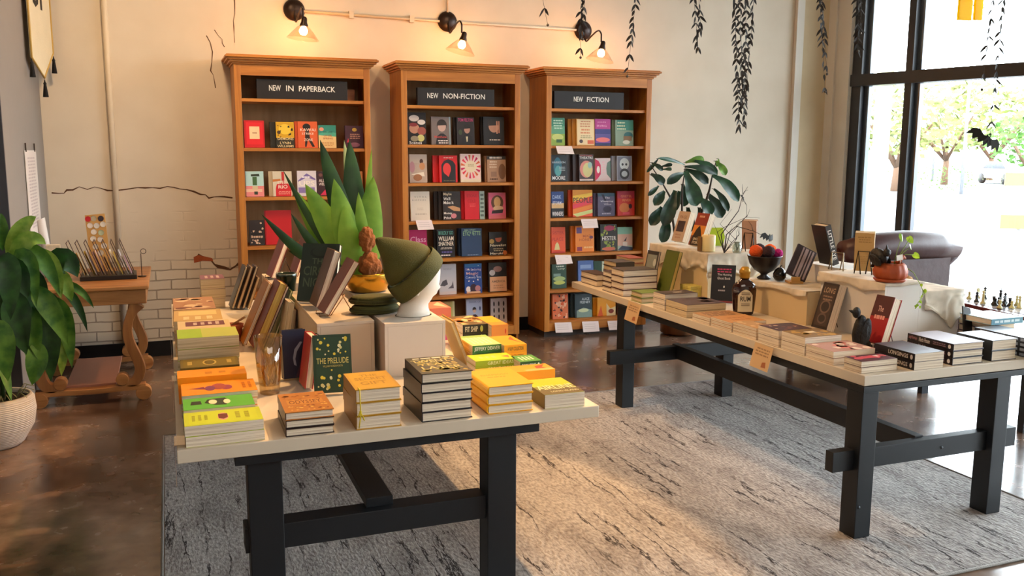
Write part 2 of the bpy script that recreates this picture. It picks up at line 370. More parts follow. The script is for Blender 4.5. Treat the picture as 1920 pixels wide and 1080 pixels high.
tag(MB().ell((0, 0, 0), (.022, .012, .022), mat('#cfd4d8', .1, .6)).build('cabinet_light', None, T(_c.x, WY-.045, _c.z)), 'small round silver light puck inside the top of the right bookcase', 'light')
_c = U(640, 181, Y=BF+.15)
tag(MB().box((-.075, -.09, 0), (.075, .09, .1), wood('oak_block', '#b5713a', '#8a5026', 0)).build('wooden_block', None, T(_c.x+.04, BF+.25, Z1[0]+.001)), 'small wooden block on the top shelf beside the NEW IN PAPERBACK sign', 'block')
# ------------------------------------------------------------------ wall lamps
BRONZE = mat('#2b1d17', .38, .5); em = bpy.data.materials.new('bulb_glow'); em.use_nodes = True
b = em.node_tree.nodes['Principled BSDF']; b.inputs['Emission Color'].default_value = (1, .47, .16, 1); b.inputs['Emission Strength'].default_value = 210; b.inputs['Base Color'].default_value = (1, .9, .7, 1)
SHG = glassy('lamp_shade_glass', (1, .98, .93), .10, .12, .3)
def wall_lamp(pp, pb, rot, label):
    P = U(*pp, Y=WY-.03); B = U(*pb, Y=WY-.42)
    t = thing('wall_lamp', label, 'lamp', (P.x, WY, P.z), group='three bronze wall lamps above the bookcases')
    b = B-Vector((P.x, WY, P.z))
    MB().lathe([(0, .0), (.088, .0), (.09, .012), (.082, .018), (.078, .03), (.03, .042), (0, .046)], BRONZE, 32, T(0, -.001, 0, PI/2)).build('wall_plate', t)
    e = b+Vector((0, 0, .10))
    pts = [(0, -.04, -.01), (.0, -.06, -.09), (e.x*.15, -.09, -.115), (e.x*.35, e.y*.45, -.075), (e.x*.75, e.y*.85, -.0+e.z*.2), (e.x*.97, e.y, e.z+.075), (e.x, e.y, e.z+.05), (e.x, e.y, e.z)]
    # smooth the arm
    P_ = [Vector(p) for p in pts]
    for _ in range(2):
        Q = [P_[0]]
        for i in range(len(P_)-1): Q += [P_[i].lerp(P_[i+1], .25), P_[i].lerp(P_[i+1], .75)]
        P_ = Q+[P_[-1]]
    MB().tube(P_, .0075, BRONZE, 8).build('arm', t)
    M = T(b.x, b.y, b.z, 0, R(rot), 0)
    MB().lathe([(0, .115), (.014, .112), (.022, .10), (.024, .07), (.034, .045), (.034, .035), (0, .035)], BRONZE, 20, M).build('socket', t)
    MB().lathe([(.034, .04), (.05, .03), (.085, -.01), (.118, -.05), (.128, -.062), (.130, -.066), (.127, -.066), (.082, -.008), (.036, .035)], SHG, 36, M).build('lamp_shade', t)
    MB().lathe([(0, -.034), (.02, -.03), (.032, -.012), (.033, .004), (.024, .024), (.014, .036), (0, .036)], em, 20, M).build('bulb', t)
wall_lamp((552, 18), (569, 58), 6, 'bronze wall lamp with clear glass shade above the NEW IN PAPERBACK bookcase')
wall_lamp((840, 40), (866, 84), 14, 'bronze wall lamp with clear glass shade above the NEW NON-FICTION bookcase')
wall_lamp((1095, 57), (1127, 100), 12, 'bronze wall lamp with clear glass shade above the NEW FICTION bookcase')
# ------------------------------------------------------------------ display tables
TOPM = mat('#d8cbb6', .45, var=.05, vscale=3); LEGM = mat('#0a1118', .5, var=.05)
TZ = .765
def bolt(x, y, z, p, ax): MB().lathe([(0, .004), (.006, .003), (.008, 0)], mat('#3a3f45', .3, .8), 10, T(x, y, z, *ax)).build('bolt', p)
lt = thing('display_table', 'cream-topped display table with dark legs in the left foreground', 'table', (0, 3.0, 0))
MB().box((-.015, 0, TZ-.046), (1.51, 3.0, TZ), TOPM).build('tabletop', lt, bevel=.003)
for (x, y) in ((.205, .04), (1.07, .04), (.205, 2.45), (1.07, 2.45)): MB().box((x, y, .0115), (x+.115, y+.1, .68), LEGM).build('leg', lt, bevel=.003)
MB().box((.165, .02, .682), (1.27, .15, TZ-.048), LEGM).build('apron', lt, bevel=.002); MB().box((.165, 2.44, .682), (1.27, 2.57, TZ-.048), LEGM).build('apron', lt, bevel=.002)
MB().box((.19, .06, .35), (1.07, .15, .44), LEGM).build('end_stretcher', lt, bevel=.002); MB().box((.19, 2.44, .35), (1.07, 2.53, .44), LEGM).build('end_stretcher', lt, bevel=.002)
MB().box((.62, .1, .44), (.72, 2.5, .475), LEGM).build('long_stretcher', lt, bevel=.002)
rt = thing('display_table', 'cream-topped display table with black legs on the right, under Halloween books', 'table', (2.80, 3.0, 0))
MB().box((.005, 0.01, TZ-.046), (1.32, 3.07, TZ), TOPM).build('tabletop', rt, bevel=.003)
for (x, y) in ((.005, .0), (.80, .0), (.005, 2.22), (.80, 2.22)): MB().box((x, y+.012, .0115), (x+.088, y+.11, .688), LEGM).build('leg', rt, bevel=.003)
MB().box((.0, .005, .689), (1.25, .115, TZ-.048), LEGM).build('apron', rt, bevel=.002); MB().box((.0, 2.2, .689), (1.25, 2.33, TZ-.048), LEGM).build('apron', rt, bevel=.002)
MB().box((.012, .12, .68), (.05, 2.2, TZ-.048), LEGM).build('side_rail', rt, bevel=.002)
for y in (.045, 2.2):
    MB().box((-.11, y, .325), (.99, y+.05, .418), LEGM).build('end_stretcher', rt, bevel=.002)
MB().box((.40, .09, .33), (.45, 2.26, .425), LEGM).build('long_stretcher', rt, bevel=.002)
bolt(.52, .044, .37, rt, (PI/2, 0, 0)); bolt(.02, .011, .16, rt, (PI/2, 0, 0))
# ------------------------------------------------------------------ rug
m, nt, N, b = newmat('woven_grey_rug'); tc = N.new('ShaderNodeTexCoord'); mp = N.new('ShaderNodeMapping'); mp.inputs['Scale'].default_value = (3.2, 1.3, 1)
nt.links.new(tc.outputs['Object'], mp.inputs[0])
n = N.new('ShaderNodeTexNoise'); n.inputs['Scale'].default_value = 1.6; n.inputs['Detail'].default_value = 9; n.inputs['Roughness'].default_value = .68; n.inputs['Distortion'].default_value = .9; nt.links.new(mp.outputs[0], n.inputs[0])
r = ramp(N, [(.30, '#8f8986'), (.42, '#aaa5a2'), (.52, '#bcb8b5'), (.72, '#cbc8c5')]); nt.links.new(n.outputs['Fac'], r.inputs[0])
mp2 = N.new('ShaderNodeMapping'); mp2.inputs['Scale'].default_value = (70, 34, 1); nt.links.new(tc.outputs['Object'], mp2.inputs[0])
n2 = N.new('ShaderNodeTexNoise'); n2.inputs['Scale'].default_value = 1; n2.inputs['Detail'].default_value = 3; nt.links.new(mp2.outputs[0], n2.inputs[0])
r2 = ramp(N, [(.34, '#8e8a88'), (.5, '#d9d6d4'), (.66, '#ffffff')]); nt.links.new(n2.outputs['Fac'], r2.inputs[0])
mx = N.new('ShaderNodeMix'); mx.data_type = 'RGBA'; mx.blend_type = 'MULTIPLY'; mx.inputs[0].default_value = .62; nt.links.new(r.outputs[0], mx.inputs[6]); nt.links.new(r2.outputs[0], mx.inputs[7])
# thin irregular carved lines along the rug
wv = N.new('ShaderNodeTexWave'); wv.wave_type = 'BANDS'; wv.bands_direction = 'X'; wv.inputs['Scale'].default_value = 1.15; wv.inputs['Distortion'].default_value = 9; wv.inputs['Detail'].default_value = 6; wv.inputs['Detail Scale'].default_value = 3.0; wv.inputs['Detail Roughness'].default_value = .7
mp3 = N.new('ShaderNodeMapping'); mp3.inputs['Scale'].default_value = (3.4, .55, 1); nt.links.new(tc.outputs['Object'], mp3.inputs[0]); nt.links.new(mp3.outputs[0], wv.inputs[0])
r3 = ramp(N, [(.0, '#575050'), (.022, '#6a6261'), (.045, '#ffffff')]); nt.links.new(wv.outputs['Fac'], r3.inputs[0])
r4 = ramp(N, [(.46, '#ffffff'), (.56, '#000000')]); n5 = N.new('ShaderNodeTexNoise'); n5.inputs['Scale'].default_value = 1; n5.inputs['Detail'].default_value = 6; mp5 = N.new('ShaderNodeMapping'); mp5.inputs['Scale'].default_value = (5, 1.6, 1); nt.links.new(tc.outputs['Object'], mp5.inputs[0]); nt.links.new(mp5.outputs[0], n5.inputs[0]); nt.links.new(n5.outputs['Fac'], r4.inputs[0])
ad = N.new('ShaderNodeMix'); ad.data_type = 'RGBA'; ad.blend_type = 'ADD'; ad.inputs[0].default_value = 1; nt.links.new(r3.outputs[0], ad.inputs[6]); nt.links.new(r4.outputs[0], ad.inputs[7]); ad.clamp_result = True
my = N.new('ShaderNodeMix'); my.data_type = 'RGBA'; my.blend_type = 'MULTIPLY'; my.inputs[0].default_value = 1; nt.links.new(mx.outputs[2], my.inputs[6]); nt.links.new(ad.outputs[2], my.inputs[7])
nt.links.new(my.outputs[2], b.inputs['Base Color']); b.inputs['Roughness'].default_value = .95
bp = N.new('ShaderNodeBump'); bp.inputs['Strength'].default_value = .5; bp.inputs['Distance'].default_value = .012
mm = N.new('ShaderNodeMath'); mm.operation = 'ADD'; nt.links.new(n2.outputs['Fac'], mm.inputs[0]); nt.links.new(ad.outputs[2], mm.inputs[1]); nt.links.new(mm.outputs[0], bp.inputs['Height']); nt.links.new(bp.outputs[0], b.inputs['Normal'])
rg = thing('area_rug', 'large grey distressed woven rug lying under both display tables', 'rug', (0, 0, 0))
MB().box((-.09, 2.62, .0005), (3.93, 5.66, .011), m).build('pile', rg)
mb = MB(); RB = mat('#8c8781', .95, bump=.6, bscale=200)
for (a, c) in (((-.1, 2.61), (3.94, 2.61)), ((3.94, 2.61), (3.94, 5.67)), ((3.94, 5.67), (-.1, 5.67)), ((-.1, 5.67), (-.1, 2.61))): mb.tube([(a[0], a[1], .008), (c[0], c[1], .008)], .007, RB, 8)
mb.build('binding', rg)
# ------------------------------------------------------------------ books
def art_on(mb, art, w_, h_, M, base_lift=0.0):
    """cover design: rectangles, discs, rings, polygons, text and lines of print on a w x h face (local XY)"""
    lift = base_lift
    for a in art or ():
        k = a[0]; lift += .00012
        if k == 'd': a = ('d', min(max(a[1], a[3]), 1-a[3]) if a[3] < .5 else .5, min(max(a[2], a[4]), 1-a[4]), min(a[3], .5), a[4], a[5])
        if k == 'r':
            _, x0, y0, x1, y1, c = a; mb.add([(x0*w_, y0*h_, lift), (x1*w_, y0*h_, lift), (x1*w_, y1*h_, lift), (x0*w_, y1*h_, lift)], [(0, 1, 2, 3)], mat(c, .5), M)
        elif k == 'd':
            _, cx_, cy_, rx_, ry_, c = a; n_ = 18
            mb.add([((cx_+rx_*math.cos(2*PI*i/n_))*w_, (cy_+ry_*math.sin(2*PI*i/n_))*h_, lift) for i in range(n_)], [tuple(range(n_))], mat(c, .5), M)
        elif k == 'p':
            _, pts, c = a; mb.add([(x*w_, y*h_, lift) for x, y in pts], [tuple(range(len(pts)))], mat(c, .5), M)
        elif k == 't':
            _, s_, x0, y0, x1, y1, c = a; V, F = text_geo(s_)
            mb.add([((x0+x*(x1-x0))*w_, (y0+y*(y1-y0))*h_, lift) for x, y in V], F, mat(c, .5, var=0), M)
        elif k == 'l':   # lines of small print
            _, x0, y0, x1, y1, n_, c = a; hh = (y1-y0)/(n_*2-1) if n_ > 1 else (y1-y0)
            rr_ = random.Random(int(x0*991+y0*77+n_))
            for i in range(n_):
                y = y0+i*2*hh; x = x0+rr_.uniform(0, .12)*(x1-x0); xe = x1-rr_.uniform(0, .12)*(x1-x0)
                while x < xe:
                    l = rr_.uniform(.1, .26)*(x1-x0); e = min(x+l, xe)
                    mb.add([(x*w_, y*h_, lift), (e*w_, y*h_, lift), (e*w_, (y+hh)*h_, lift), (x*w_, (y+hh)*h_, lift)], [(0, 1, 2, 3)], mat(c, .5, var=0), M); x = e+.04*(x1-x0)
        elif k == 's':   # scattered shapes
            _, n_, c, sz, seed = a; rr_ = random.Random(seed)
            for i in range(n_):
                cx_, cy_ = rr_.uniform(.08, .92), rr_.uniform(.06, .94); q = sz*rr_.uniform(.5, 1.3); aa = rr_.uniform(0, PI)
                P = []
                for j in range(7):
                    t_ = aa+2*PI*j/7; e = q*rr_.uniform(.5, 1.2); P.append((min(.98, max(.02, cx_+e*math.cos(t_)))*w_, min(.98, max(.02, cy_+e*math.sin(t_)*w_/h_))*h_, lift))
                mb.add(P, [tuple(range(7))], mat(c, .5), M)
def book(w_, h_, t_, cover, M, label=None, group=None, art=None, spine_art=None, hard=True, pg=None, spine=None, cat='book', name=None, rounded=False):
    """local frame: lies flat, spine along x=0, foot edge y=0, front cover up (z=t)"""
    o = thing(name or ('hardcover_book' if hard else 'paperback_book'), label, cat, M=M, group=group)
    C = mat(cover, .42) if isinstance(cover, str) else cover; S = mat(spine, .42) if spine else C
    mb = MB(); b_ = .0028 if hard else .0007; ov = .0035 if hard else 0
    if rounded:
        # one swept case with a rounded back
        P = [(w_, 0), (.006, 0)]
        for i in range(1, 8):
            a = -PI/2-PI*i/8; P.append((.006+.012*math.cos(a)*1.0, t_/2+t_/2*math.sin(a)))
        P += [(.006, t_), (w_, t_), (w_, t_-b_), (.008, t_-b_)]
        for i in range(7, 0, -1):
            a = -PI/2-PI*i/8; P.append((.008+.010*math.cos(a), t_/2+(t_/2-b_)*math.sin(a)))
        P += [(.008, b_), (w_, b_)]
        n_ = len(P); V = [(x, 0, z) for x, z in P]+[(x, h_, z) for x, z in P]
        F = [(i, (i+1) % n_, n_+(i+1) % n_, n_+i) for i in range(n_)]
        hn = n_//2
        for k in (0, n_):
            for i in range(hn-1): F.append((k+i, k+i+1, k+n_-2-i, k+n_-1-i))
        mb.add(V, F, C)
    else:
        mb.box((0, 0, 0), (w_, h_, b_), C); mb.box((0, 0, t_-b_), (w_, h_, t_), C); mb.box((0, 0, b_), (b_, h_, t_-b_), S)
        if spine: mb.box((-.0002, 0, 0), (0, h_, t_), S)
    art_on(mb, art, w_, h_, T(0, 0, t_))
    art_on(mb, spine_art, h_, t_, Matrix(((0, 0, -1, -.0003), (-1, 0, 0, h_), (0, 1, 0, 0), (0, 0, 0, 1))))
    mb.build('cover', o)
    MB().box((b_+.0002, ov, b_+.0001), (w_-ov-.0003, h_-ov-(0.0002 if hard else 0), t_-b_-.0001), pg or PAGES).build('pages', o)
    return o
def facing(M0):  # stand a flat book upright with the cover facing -Y
    return M0 @ Euler((PI/2, 0, 0)).to_matrix().to_4x4()
# books standing face out on the bookcase shelves: (left, right, top) in the photograph, shelf height, look
def shelf_book(x0, x1, top, z, cover, label, group, art=None, t_=.028, hard=True, extra=0, dx=0, ex_cover=None, yaw=0, lean=4, cat='book', depth=.09, spine=None):
    Yp = BF+depth
    a = U(x0, top, Y=Yp); c = U(x1, top, Y=Yp)
    w_ = c.x-a.x; h_ = min(a.z-z, .30)
    for i in range(extra, -1, -1):
        M = T(a.x-dx*i, Yp+i*(t_+.002)*1.05, z+.0012+t_*math.sin(R(lean)), -R(lean), 0, R(yaw)) @ T(0, t_, 0, PI/2)
        lab = label if i == 0 else re.sub(r' on the (\w+) shelf', '', label)+', '+('hindmost' if i == 2 else 'second')+' copy'
        book(w_, h_, t_, cover, M, lab, group, art if i == 0 else None, None, hard, spine=spine or ex_cover)
    return w_, h_
def person_art(bgc, face, hair, body, seedx=.5, fy=.62, s=.2):
    return [('r', 0, 0, 1, 1, bgc), ('p', [(seedx-.34, 0), (seedx+.34, 0), (seedx+.25, .3), (seedx+.08, .4), (seedx-.08, .4), (seedx-.26, .3)], body), ('d', seedx, fy+.04, s*1.18, s*.95, hair), ('d', seedx, fy, s, s*.88, face), ('p', [(seedx-s, fy+.02), (seedx+s, fy+.04), (seedx+s*.8, fy+s*.85), (seedx-s*.7, fy+s*.9)], hair)]
g1 = 'paperbacks facing out on the left bookcase'; g2 = 'books facing out on the middle bookcase'; g3 = 'novels facing out on the right bookcase'
SB = shelf_book; s1 = Z1; s2 = Z2
# left bookcase
SB(457, 495, 226, s1[1], '#d3121b', 'red paperback with a pale square panel on the second shelf', g1, [('r', .1, .12, .92, .93, '#e8202a'), ('r', .26, .32, .76, .78, '#f3d9a8'), ('l', .38, .52, .64, .56, 1, '#a05a40')], hard=False)
SB(517, 551, 229, s1[1], '#2a2412', 'yellow and black paperback on the second shelf', g1, [('r', 0, .38, 1, 1, '#d9a714'), ('d', .5, .72, .35, .2, '#f0cb3c'), ('d', .16, .6, .1, .07, '#4a3312'), ('s', 18, '#15110a', .06, 4), ('t', 'DEMONS', .08, .3, .95, .4, '#e9d29a'), ('t', 'LYNN', .2, .14, .8, .24, '#e9d29a'), ('t', 'WILLIAMS', .05, .02, .95, .11, '#e9d29a')], hard=False, extra=1, dx=.045)
SB(558, 595, 228, s1[1], '#e2622c', 'orange paperback with a black figure on the second shelf', g1, [('d', .45, .8, .2, .12, '#1c120e'), ('p', [(.38, .75), (.55, .75), (.6, .4), (.85, .05), (.72, .03), (.5, .33), (.42, .04), (.34, .04), (.36, .4)], '#241611'), ('t', 'KAWAI', .12, .63, .9, .74, '#f5d8c4'), ('t', 'STRIKE', .2, .5, .8, .58, '#f5d8c4'), ('t', 'ZONE', .3, .26, .75, .36, '#f5d8c4')], hard=False, extra=1, dx=.022)
SB(597, 630, 235, s1[1], '#ecc98a', 'teal and cream paperback with a pink spot on the second shelf', g1, [('r', 0, .62, 1, 1, '#2f8f80'), ('p', [(0, .62), (.5, .74), (1, .66), (1, .5), (0, .56)], '#4fae94'), ('d', .18, .82, .13, .08, '#e59a80'), ('t', 'OUR LAND', .25, .66, .8, .74, '#174c48'), ('t', 'OF THE', .3, .5, .75, .58, '#b8552f'), ('t', 'SPRING', .25, .38, .8, .46, '#b8552f'), ('l', .15, .1, .85, .24, 3, '#c98a4c')], hard=False)
SB(647, 681, 236, s1[1], '#47233a', 'dark purple paperback with a small moon on the second shelf', g1, [('d', .52, .82, .13, .08, '#c9a64a'), ('l', .2, .42, .85, .64, 3, '#c9968c'), ('p', [(.08, .25), (.16, .45), (.24, .25)], '#d13a57'), ('d', .5, .15, .3, .1, '#8d5a78')], hard=False)
SB(460, 494, 322, s1[2], '#b7dcd9', 'pale blue and pink paperback with a cactus on the third shelf', g1, [('r', 0, 0, 1, .42, '#e98f8d'), ('r', 0, .18, .9, .3, '#eec3a7'), ('p', [(.38, .45), (.62, .45), (.62, .78), (.38, .78)], '#41683c'), ('p', [(.3, .88), (.75, .9), (.78, .8), (.3, .8)], '#28331f'), ('r', .36, .28, .66, .42, '#d9c9a0'), ('r', .45, .08, .65, .2, '#34402c')], hard=False)
SB(511, 547, 322, s1[2], '#d9cdb3', 'cream and red DEL RIO paperback with a tower on the third shelf', g1, [('p', [(.14, 0), (.95, 0), (.95, .3), (.8, .5), (.5, .58), (.2, .48), (.14, .3)], '#d3212c'), ('r', .46, .5, .6, .98, '#c22a2a'), ('t', 'DEL', .26, .49, .72, .62, '#f4e4d2'), ('t', 'RIO', .28, .31, .76, .45, '#f4e4d2'), ('l', .25, .08, .9, .2, 3, '#f0a694'), ('p', [(0, .68), (.4, .7), (.4, .62), (0, .58)], '#c8732f')], hard=False, extra=1, dx=.03)
SB(557, 593, 321, s1[2], '#ddd6dc', 'white and lilac paperback with large letters on the third shelf', g1, [('p', [(.05, .62), (.5, .9), (.95, .68), (.95, .62), (.5, .74), (.05, .56)], '#7a67a8'), ('r', .05, .12, .9, .34, '#8877b3'), ('t', 'UPS', .1, .4, .9, .6, '#f6efe2'), ('l', .25, .72, .7, .78, 1, '#f3eef6')], hard=False)
SB(594, 612, 322, s1[2], '#3a1a22', 'dark maroon paperback with white letters on the third shelf', g1, [('t', 'ALL', .2, .56, .8, .68, '#f0e0d8'), ('t', 'WELL', .2, .42, .95, .53, '#f0e0d8'), ('p', [(.3, .02), (.95, .02), (.95, .3)], '#d82b56'), ('d', .4, .85, .2, .07, '#75473f')], hard=False)
SB(650, 680, 322, s1[2], '#e7a56a', 'peach paperback with a column of red blossoms on the third shelf', g1, [('d', .45, .78, .12, .06, '#c9743a'), ('d', .4, .6, .12, .06, '#c25a30'), ('d', .55, .42, .15, .07, '#b8552f'), ('d', .6, .26, .22, .08, '#a83c22'), ('d', .35, .14, .2, .07, '#c25a30')], hard=False)
SB(467, 495, 414, s1[3], '#2b2121', 'black and cream patterned paperback on the fourth shelf', g1, [('s', 16, '#d9b99a', .09, 7), ('r', 0, .4, 1, .5, '#1d1614'), ('l', .1, .3, .9, .38, 1, '#c9a78a')], hard=False)
SB(496, 546, 396, s1[3], '#c8141e', 'large red hardcover box set with white pages on the fourth shelf', g1, [('r', 0, 0, .05, 1, '#a30f18')], t_=.05)
# middle bookcase
SB(765, 799, 211, s2[1], '#1b1417', 'black book with a collage of faces on the second shelf', g2, [('d', .35, .82, .28, .1, '#d9ccc4'), ('d', .75, .7, .22, .08, '#e3d9d2'), ('d', .35, .5, .28, .16, '#c88d73'), ('d', .3, .62, .24, .06, '#8e2b30'), ('d', .82, .42, .24, .13, '#a25548'), ('d', .7, .2, .2, .11, '#c9c57a'), ('d', .35, .18, .22, .09, '#9a8d72'), ('t', 'Scenes', .05, .01, .75, .1, '#f1e9e0')])
SB(809, 845, 219, s2[1], '#6e615e', 'grey biography with a man in dark hair on the second shelf', g2, person_art('#7a6d69', '#c9a698', '#2b211f', '#221d22', .55, .66, .22)+[('t', 'Matthew', .15, .24, .8, .32, '#d0524a'), ('l', .3, .04, .9, .16, 2, '#e9e2dc'), ('r', .93, 0, 1, 1, '#8fa3a8')], extra=1, dx=-.015)
SB(857, 890, 220, s2[1], '#20191b', 'black biography with a pink title over a man in a tie on the second shelf', g2, person_art('#241c1e', '#b78674', '#1c1413', '#171315', .58, .56, .17)+[('t', 'TOM FELTON', .08, .84, .92, .96, '#d1407c'), ('p', [(.5, .3), (.62, .3), (.6, .12), (.54, .1)], '#cbbf9c'), ('d', .2, .45, .1, .1, '#3c4a2e')], extra=1, dx=.02)
SB(907, 946, 219, s2[1], '#151214', 'black memoir with a man covering his face on the second shelf', g2, person_art('#19161a', '#c08e78', '#241c1b', '#141214', .5, .66, .25)+[('r', .62, .4, .68, .85, '#d29c82'), ('r', .72, .42, .78, .85, '#c58a72'), ('l', .25, .16, .9, .2, 1, '#d4c6b8')], extra=1, dx=.015)
SB(768, 801, 290, s2[2], '#b9a391', 'beige book with women in floral dresses on the third shelf', g2, [('r', 0, .7, 1, 1, '#bfae9e'), ('d', .1, .55, .15, .2, '#b7848a'), ('d', .68, .75, .1, .09, '#4c3026'), ('d', .72, .58, .16, .13, '#c58a5c'), ('p', [(.1, .3), (.8, .38), (.85, .22), (.12, .28)], '#e9dcc8'), ('d', .45, .18, .25, .12, '#a06b45')])
SB(824, 858, 292, s2[2], '#d8161d', 'bright red book with a black arch and red head on the third shelf', g2, [('p', [(.12, 0), (.9, 0), (.9, .65), (.75, .8), (.5, .86), (.27, .8), (.12, .65)], '#1f1b1f'), ('d', .42, .5, .22, .22, '#e43a38'), ('p', [(.35, .3), (.6, .38), (.5, .2)], '#e43a38'), ('l', .15, .05, .85, .08, 1, '#6a5d3c'), ('l', .2, .9, .8, .93, 1, '#f0b9a8')], extra=1, dx=.05)
_ray = []
for i in range(15):
    a = 2*PI*i/15; _ray.append(('p', [(.5+.2*math.cos(a), .55+.15*math.sin(a)), (.5+.49*math.cos(a-.1), .55+.42*math.sin(a-.1)), (.5+.49*math.cos(a+.12), .55+.42*math.sin(a+.12))], ['#e8364e', '#d8672f', '#c81d5a'][i % 3]))
SB(864, 902, 289, s2[2], '#f2d3c8', 'pink starburst book with a cream centre disc on the third shelf', g2, _ray+[('d', .5, .55, .3, .21, '#ecd9b8'), ('l', .32, .56, .68, .64, 2, '#b59a70'), ('r', 0, 0, 1, .1, '#ecdcbc')])
SB(914, 949, 293, s2[2], '#b78e6e', 'tan book with a sepia photograph on the third shelf', g2, [('r', 0, .86, 1, 1, '#3b332f'), ('l', .05, .9, .8, .97, 1, '#ded3c8'), ('d', .82, .4, .2, .3, '#7d5638'), ('l', .1, .55, .55, .8, 3, '#e4cdb4'), ('r', .2, .2, .5, .4, '#99745c'), ('l', .1, .08, .6, .14, 1, '#5c3c2a')], extra=1, dx=.012)
SB(770, 806, 360, s2[3], '#e3d6c3', 'plain cream book with small spaced letters on the fourth shelf', g2, [('t', 'V I T A L', .2, .79, .85, .84, '#a39787'), ('t', 'B I O P S I E S', .1, .68, .8, .73, '#a39787'), ('l', .3, .36, .7, .44, 2, '#cbbdaa'), ('l', .18, .2, .82, .25, 1, '#c8baa6')])
SB(831, 864, 360, s2[3], '#2e2422', 'dark book with block letters and an open hand on the fourth shelf', g2, [('t', 'Maybe', .04, .84, .5, .96, '#e2c7a0'), ('t', "We'll", .04, .7, .42, .8, '#efe6dc'), ('t', 'Make It', .04, .56, .6, .66, '#efe6dc'), ('p', [(.25, .46), (.55, .5), (.95, .42), (.98, .3), (.6, .32)], '#c99568'), ('t', 'Money', .04, .18, .5, .28, '#efe6dc'), ('t', 'Print', .04, .03, .45, .12, '#efe6dc'), ('d', .6, .14, .16, .09, '#cf7e84')], extra=2, dx=.032)
SB(872, 899, 359, s2[3], '#d51524', 'plain red book on the fourth shelf', g2, [('t', 'STONE', .15, .78, .85, .88, '#b3101c'), ('t', 'COLD', .2, .6, .8, .7, '#b3101c'), ('l', .3, .44, .75, .56, 3, '#ee5a55')], extra=1, dx=.025)
SB(900, 909, 359, s2[3], '#9fb0a4', 'grey green book edge beside the red one on the fourth shelf', g2, [('l', .1, .1, .9, .9, 6, '#43504a')])
SB(917, 949, 362, s2[3], '#d9607e', 'pink book with a blonde woman on the fourth shelf', g2, [('d', .5, .62, .36, .28, '#5c3a1c'), ('d', .5, .64, .2, .2, '#cfa46c'), ('d', .55, .4, .3, .1, '#d9b48c'), ('p', [(.15, .2), (.8, .22), (.85, .36), (.2, .32)], '#2b1a18'), ('r', .04, .0, .96, .14, '#d56a70')])
SB(768, 801, 432, s2[4], '#b81a5c', 'magenta book with swirling letters on the fifth shelf', g2, [('t', 'Class', .05, .56, .95, .76, '#e9a6c0'), ('d', .12, .5, .08, .06, '#f08a4c'), ('t', 'Clown', .1, .3, .9, .5, '#e9a6c0'), ('l', .1, .1, .9, .2, 2, '#dd84a6')])
SB(820, 853, 432, s2[4], '#141013', 'black BOLDLY GO memoir with teal and white letters on the fifth shelf', g2, [('t', 'BOLDLY GO', .1, .82, .92, .95, '#6fb8a2'), ('t', 'WILLIAM', .08, .6, .94, .76, '#f3e2cc'), ('t', 'SHATNER', .08, .42, .94, .57, '#f3e2cc'), ('l', .15, .3, .9, .36, 2, '#d8c9b8'), ('l', .2, .16, .9, .22, 1, '#5a4f8c'), ('l', .2, .05, .8, .1, 1, '#cfc6c0')], extra=1, dx=.02)
SB(866, 904, 430, s2[4], '#2c4263', 'navy ETIQUETTE book with pale green letters on the fifth shelf', g2, [('t', 'EMILY POST', .15, .92, .7, .97, '#a9c4a0'), ('t', 'ETIQUETTE', .08, .72, .94, .9, '#9fc08f'), ('d', .47, .76, .07, .06, '#2c4263'), ('l', .25, .03, .85, .06, 1, '#7f93ad')], extra=1, dx=.012, t_=.05)
SB(918, 951, 436, s2[4], '#17120f', 'black book with a man in a dark room on the fifth shelf', g2, person_art('#1d1613', '#a8593c', '#15100e', '#191311', .52, .72, .18)+[('d', .12, .6, .14, .1, '#a8894a'), ('t', 'Novelist', .05, .38, .95, .48, '#ece2c8'), ('l', .2, .18, .85, .3, 2, '#a59678'), ('t', 'Haruki', .05, .04, .75, .13, '#ece2c8'), ('d', .9, .05, .12, .1, '#c06a2c')])
SB(824, 856, 497, s2[5], '#c7c2c6', 'pale grey book with an ink drawing on the sixth shelf', g2, [('l', .2, .82, .8, .88, 2, '#a9a3a8'), ('p', [(.05, .3), (.2, .45), (.42, .5), (.5, .34), (.3, .28)], '#4c4850'), ('p', [(.5, .2), (.72, .3), (.8, .45), (.84, .2)], '#5c5660'), ('r', 0, 0, 1, .1, '#cfbfba')])
SB(872, 904, 496, s2[5], '#2a4c94', 'blue book with pale script letters and a crowd on the sixth shelf', g2, [('r', 0, .88, 1, 1, '#27679e'), ('t', 'The Enduring', .04, .74, .96, .84, '#cdb6c8'), ('t', 'Magic', .1, .6, .8, .72, '#e0a89c'), ('t', 'Comedy Bits', .05, .48, .95, .58, '#bcc3dc'), ('d', .2, .14, .14, .1, '#efe2da'), ('d', .5, .14, .2, .16, '#3a2434'), ('d', .75, .16, .16, .1, '#b97e84'), ('s', 9, '#efe0dc', .05, 3), ('r', .1, 0, .9, .06, '#e4b08a')])
SB(917, 951, 494, s2[5], '#211a1a', 'black and white photograph book with a peach lower panel on the sixth shelf', g2, [('d', .5, .78, .24, .1, '#b98f86'), ('d', .2, .66, .16, .1, '#d6cfd0'), ('r', .06, .02, .98, .52, '#e8b48c'), ('t', 'AMERICA', .15, .32, .9, .4, '#8a6a58'), ('l', .2, .12, .85, .24, 2, '#c99474')])
SB(815, 853, 568, s2[6], '#c7b96a', 'yellow green book behind the pink stack on the bottom shelf', g2, [('r', 0, .8, .8, 1, '#bd9a60'), ('r', .9, 0, 1, 1, '#ded29a')])
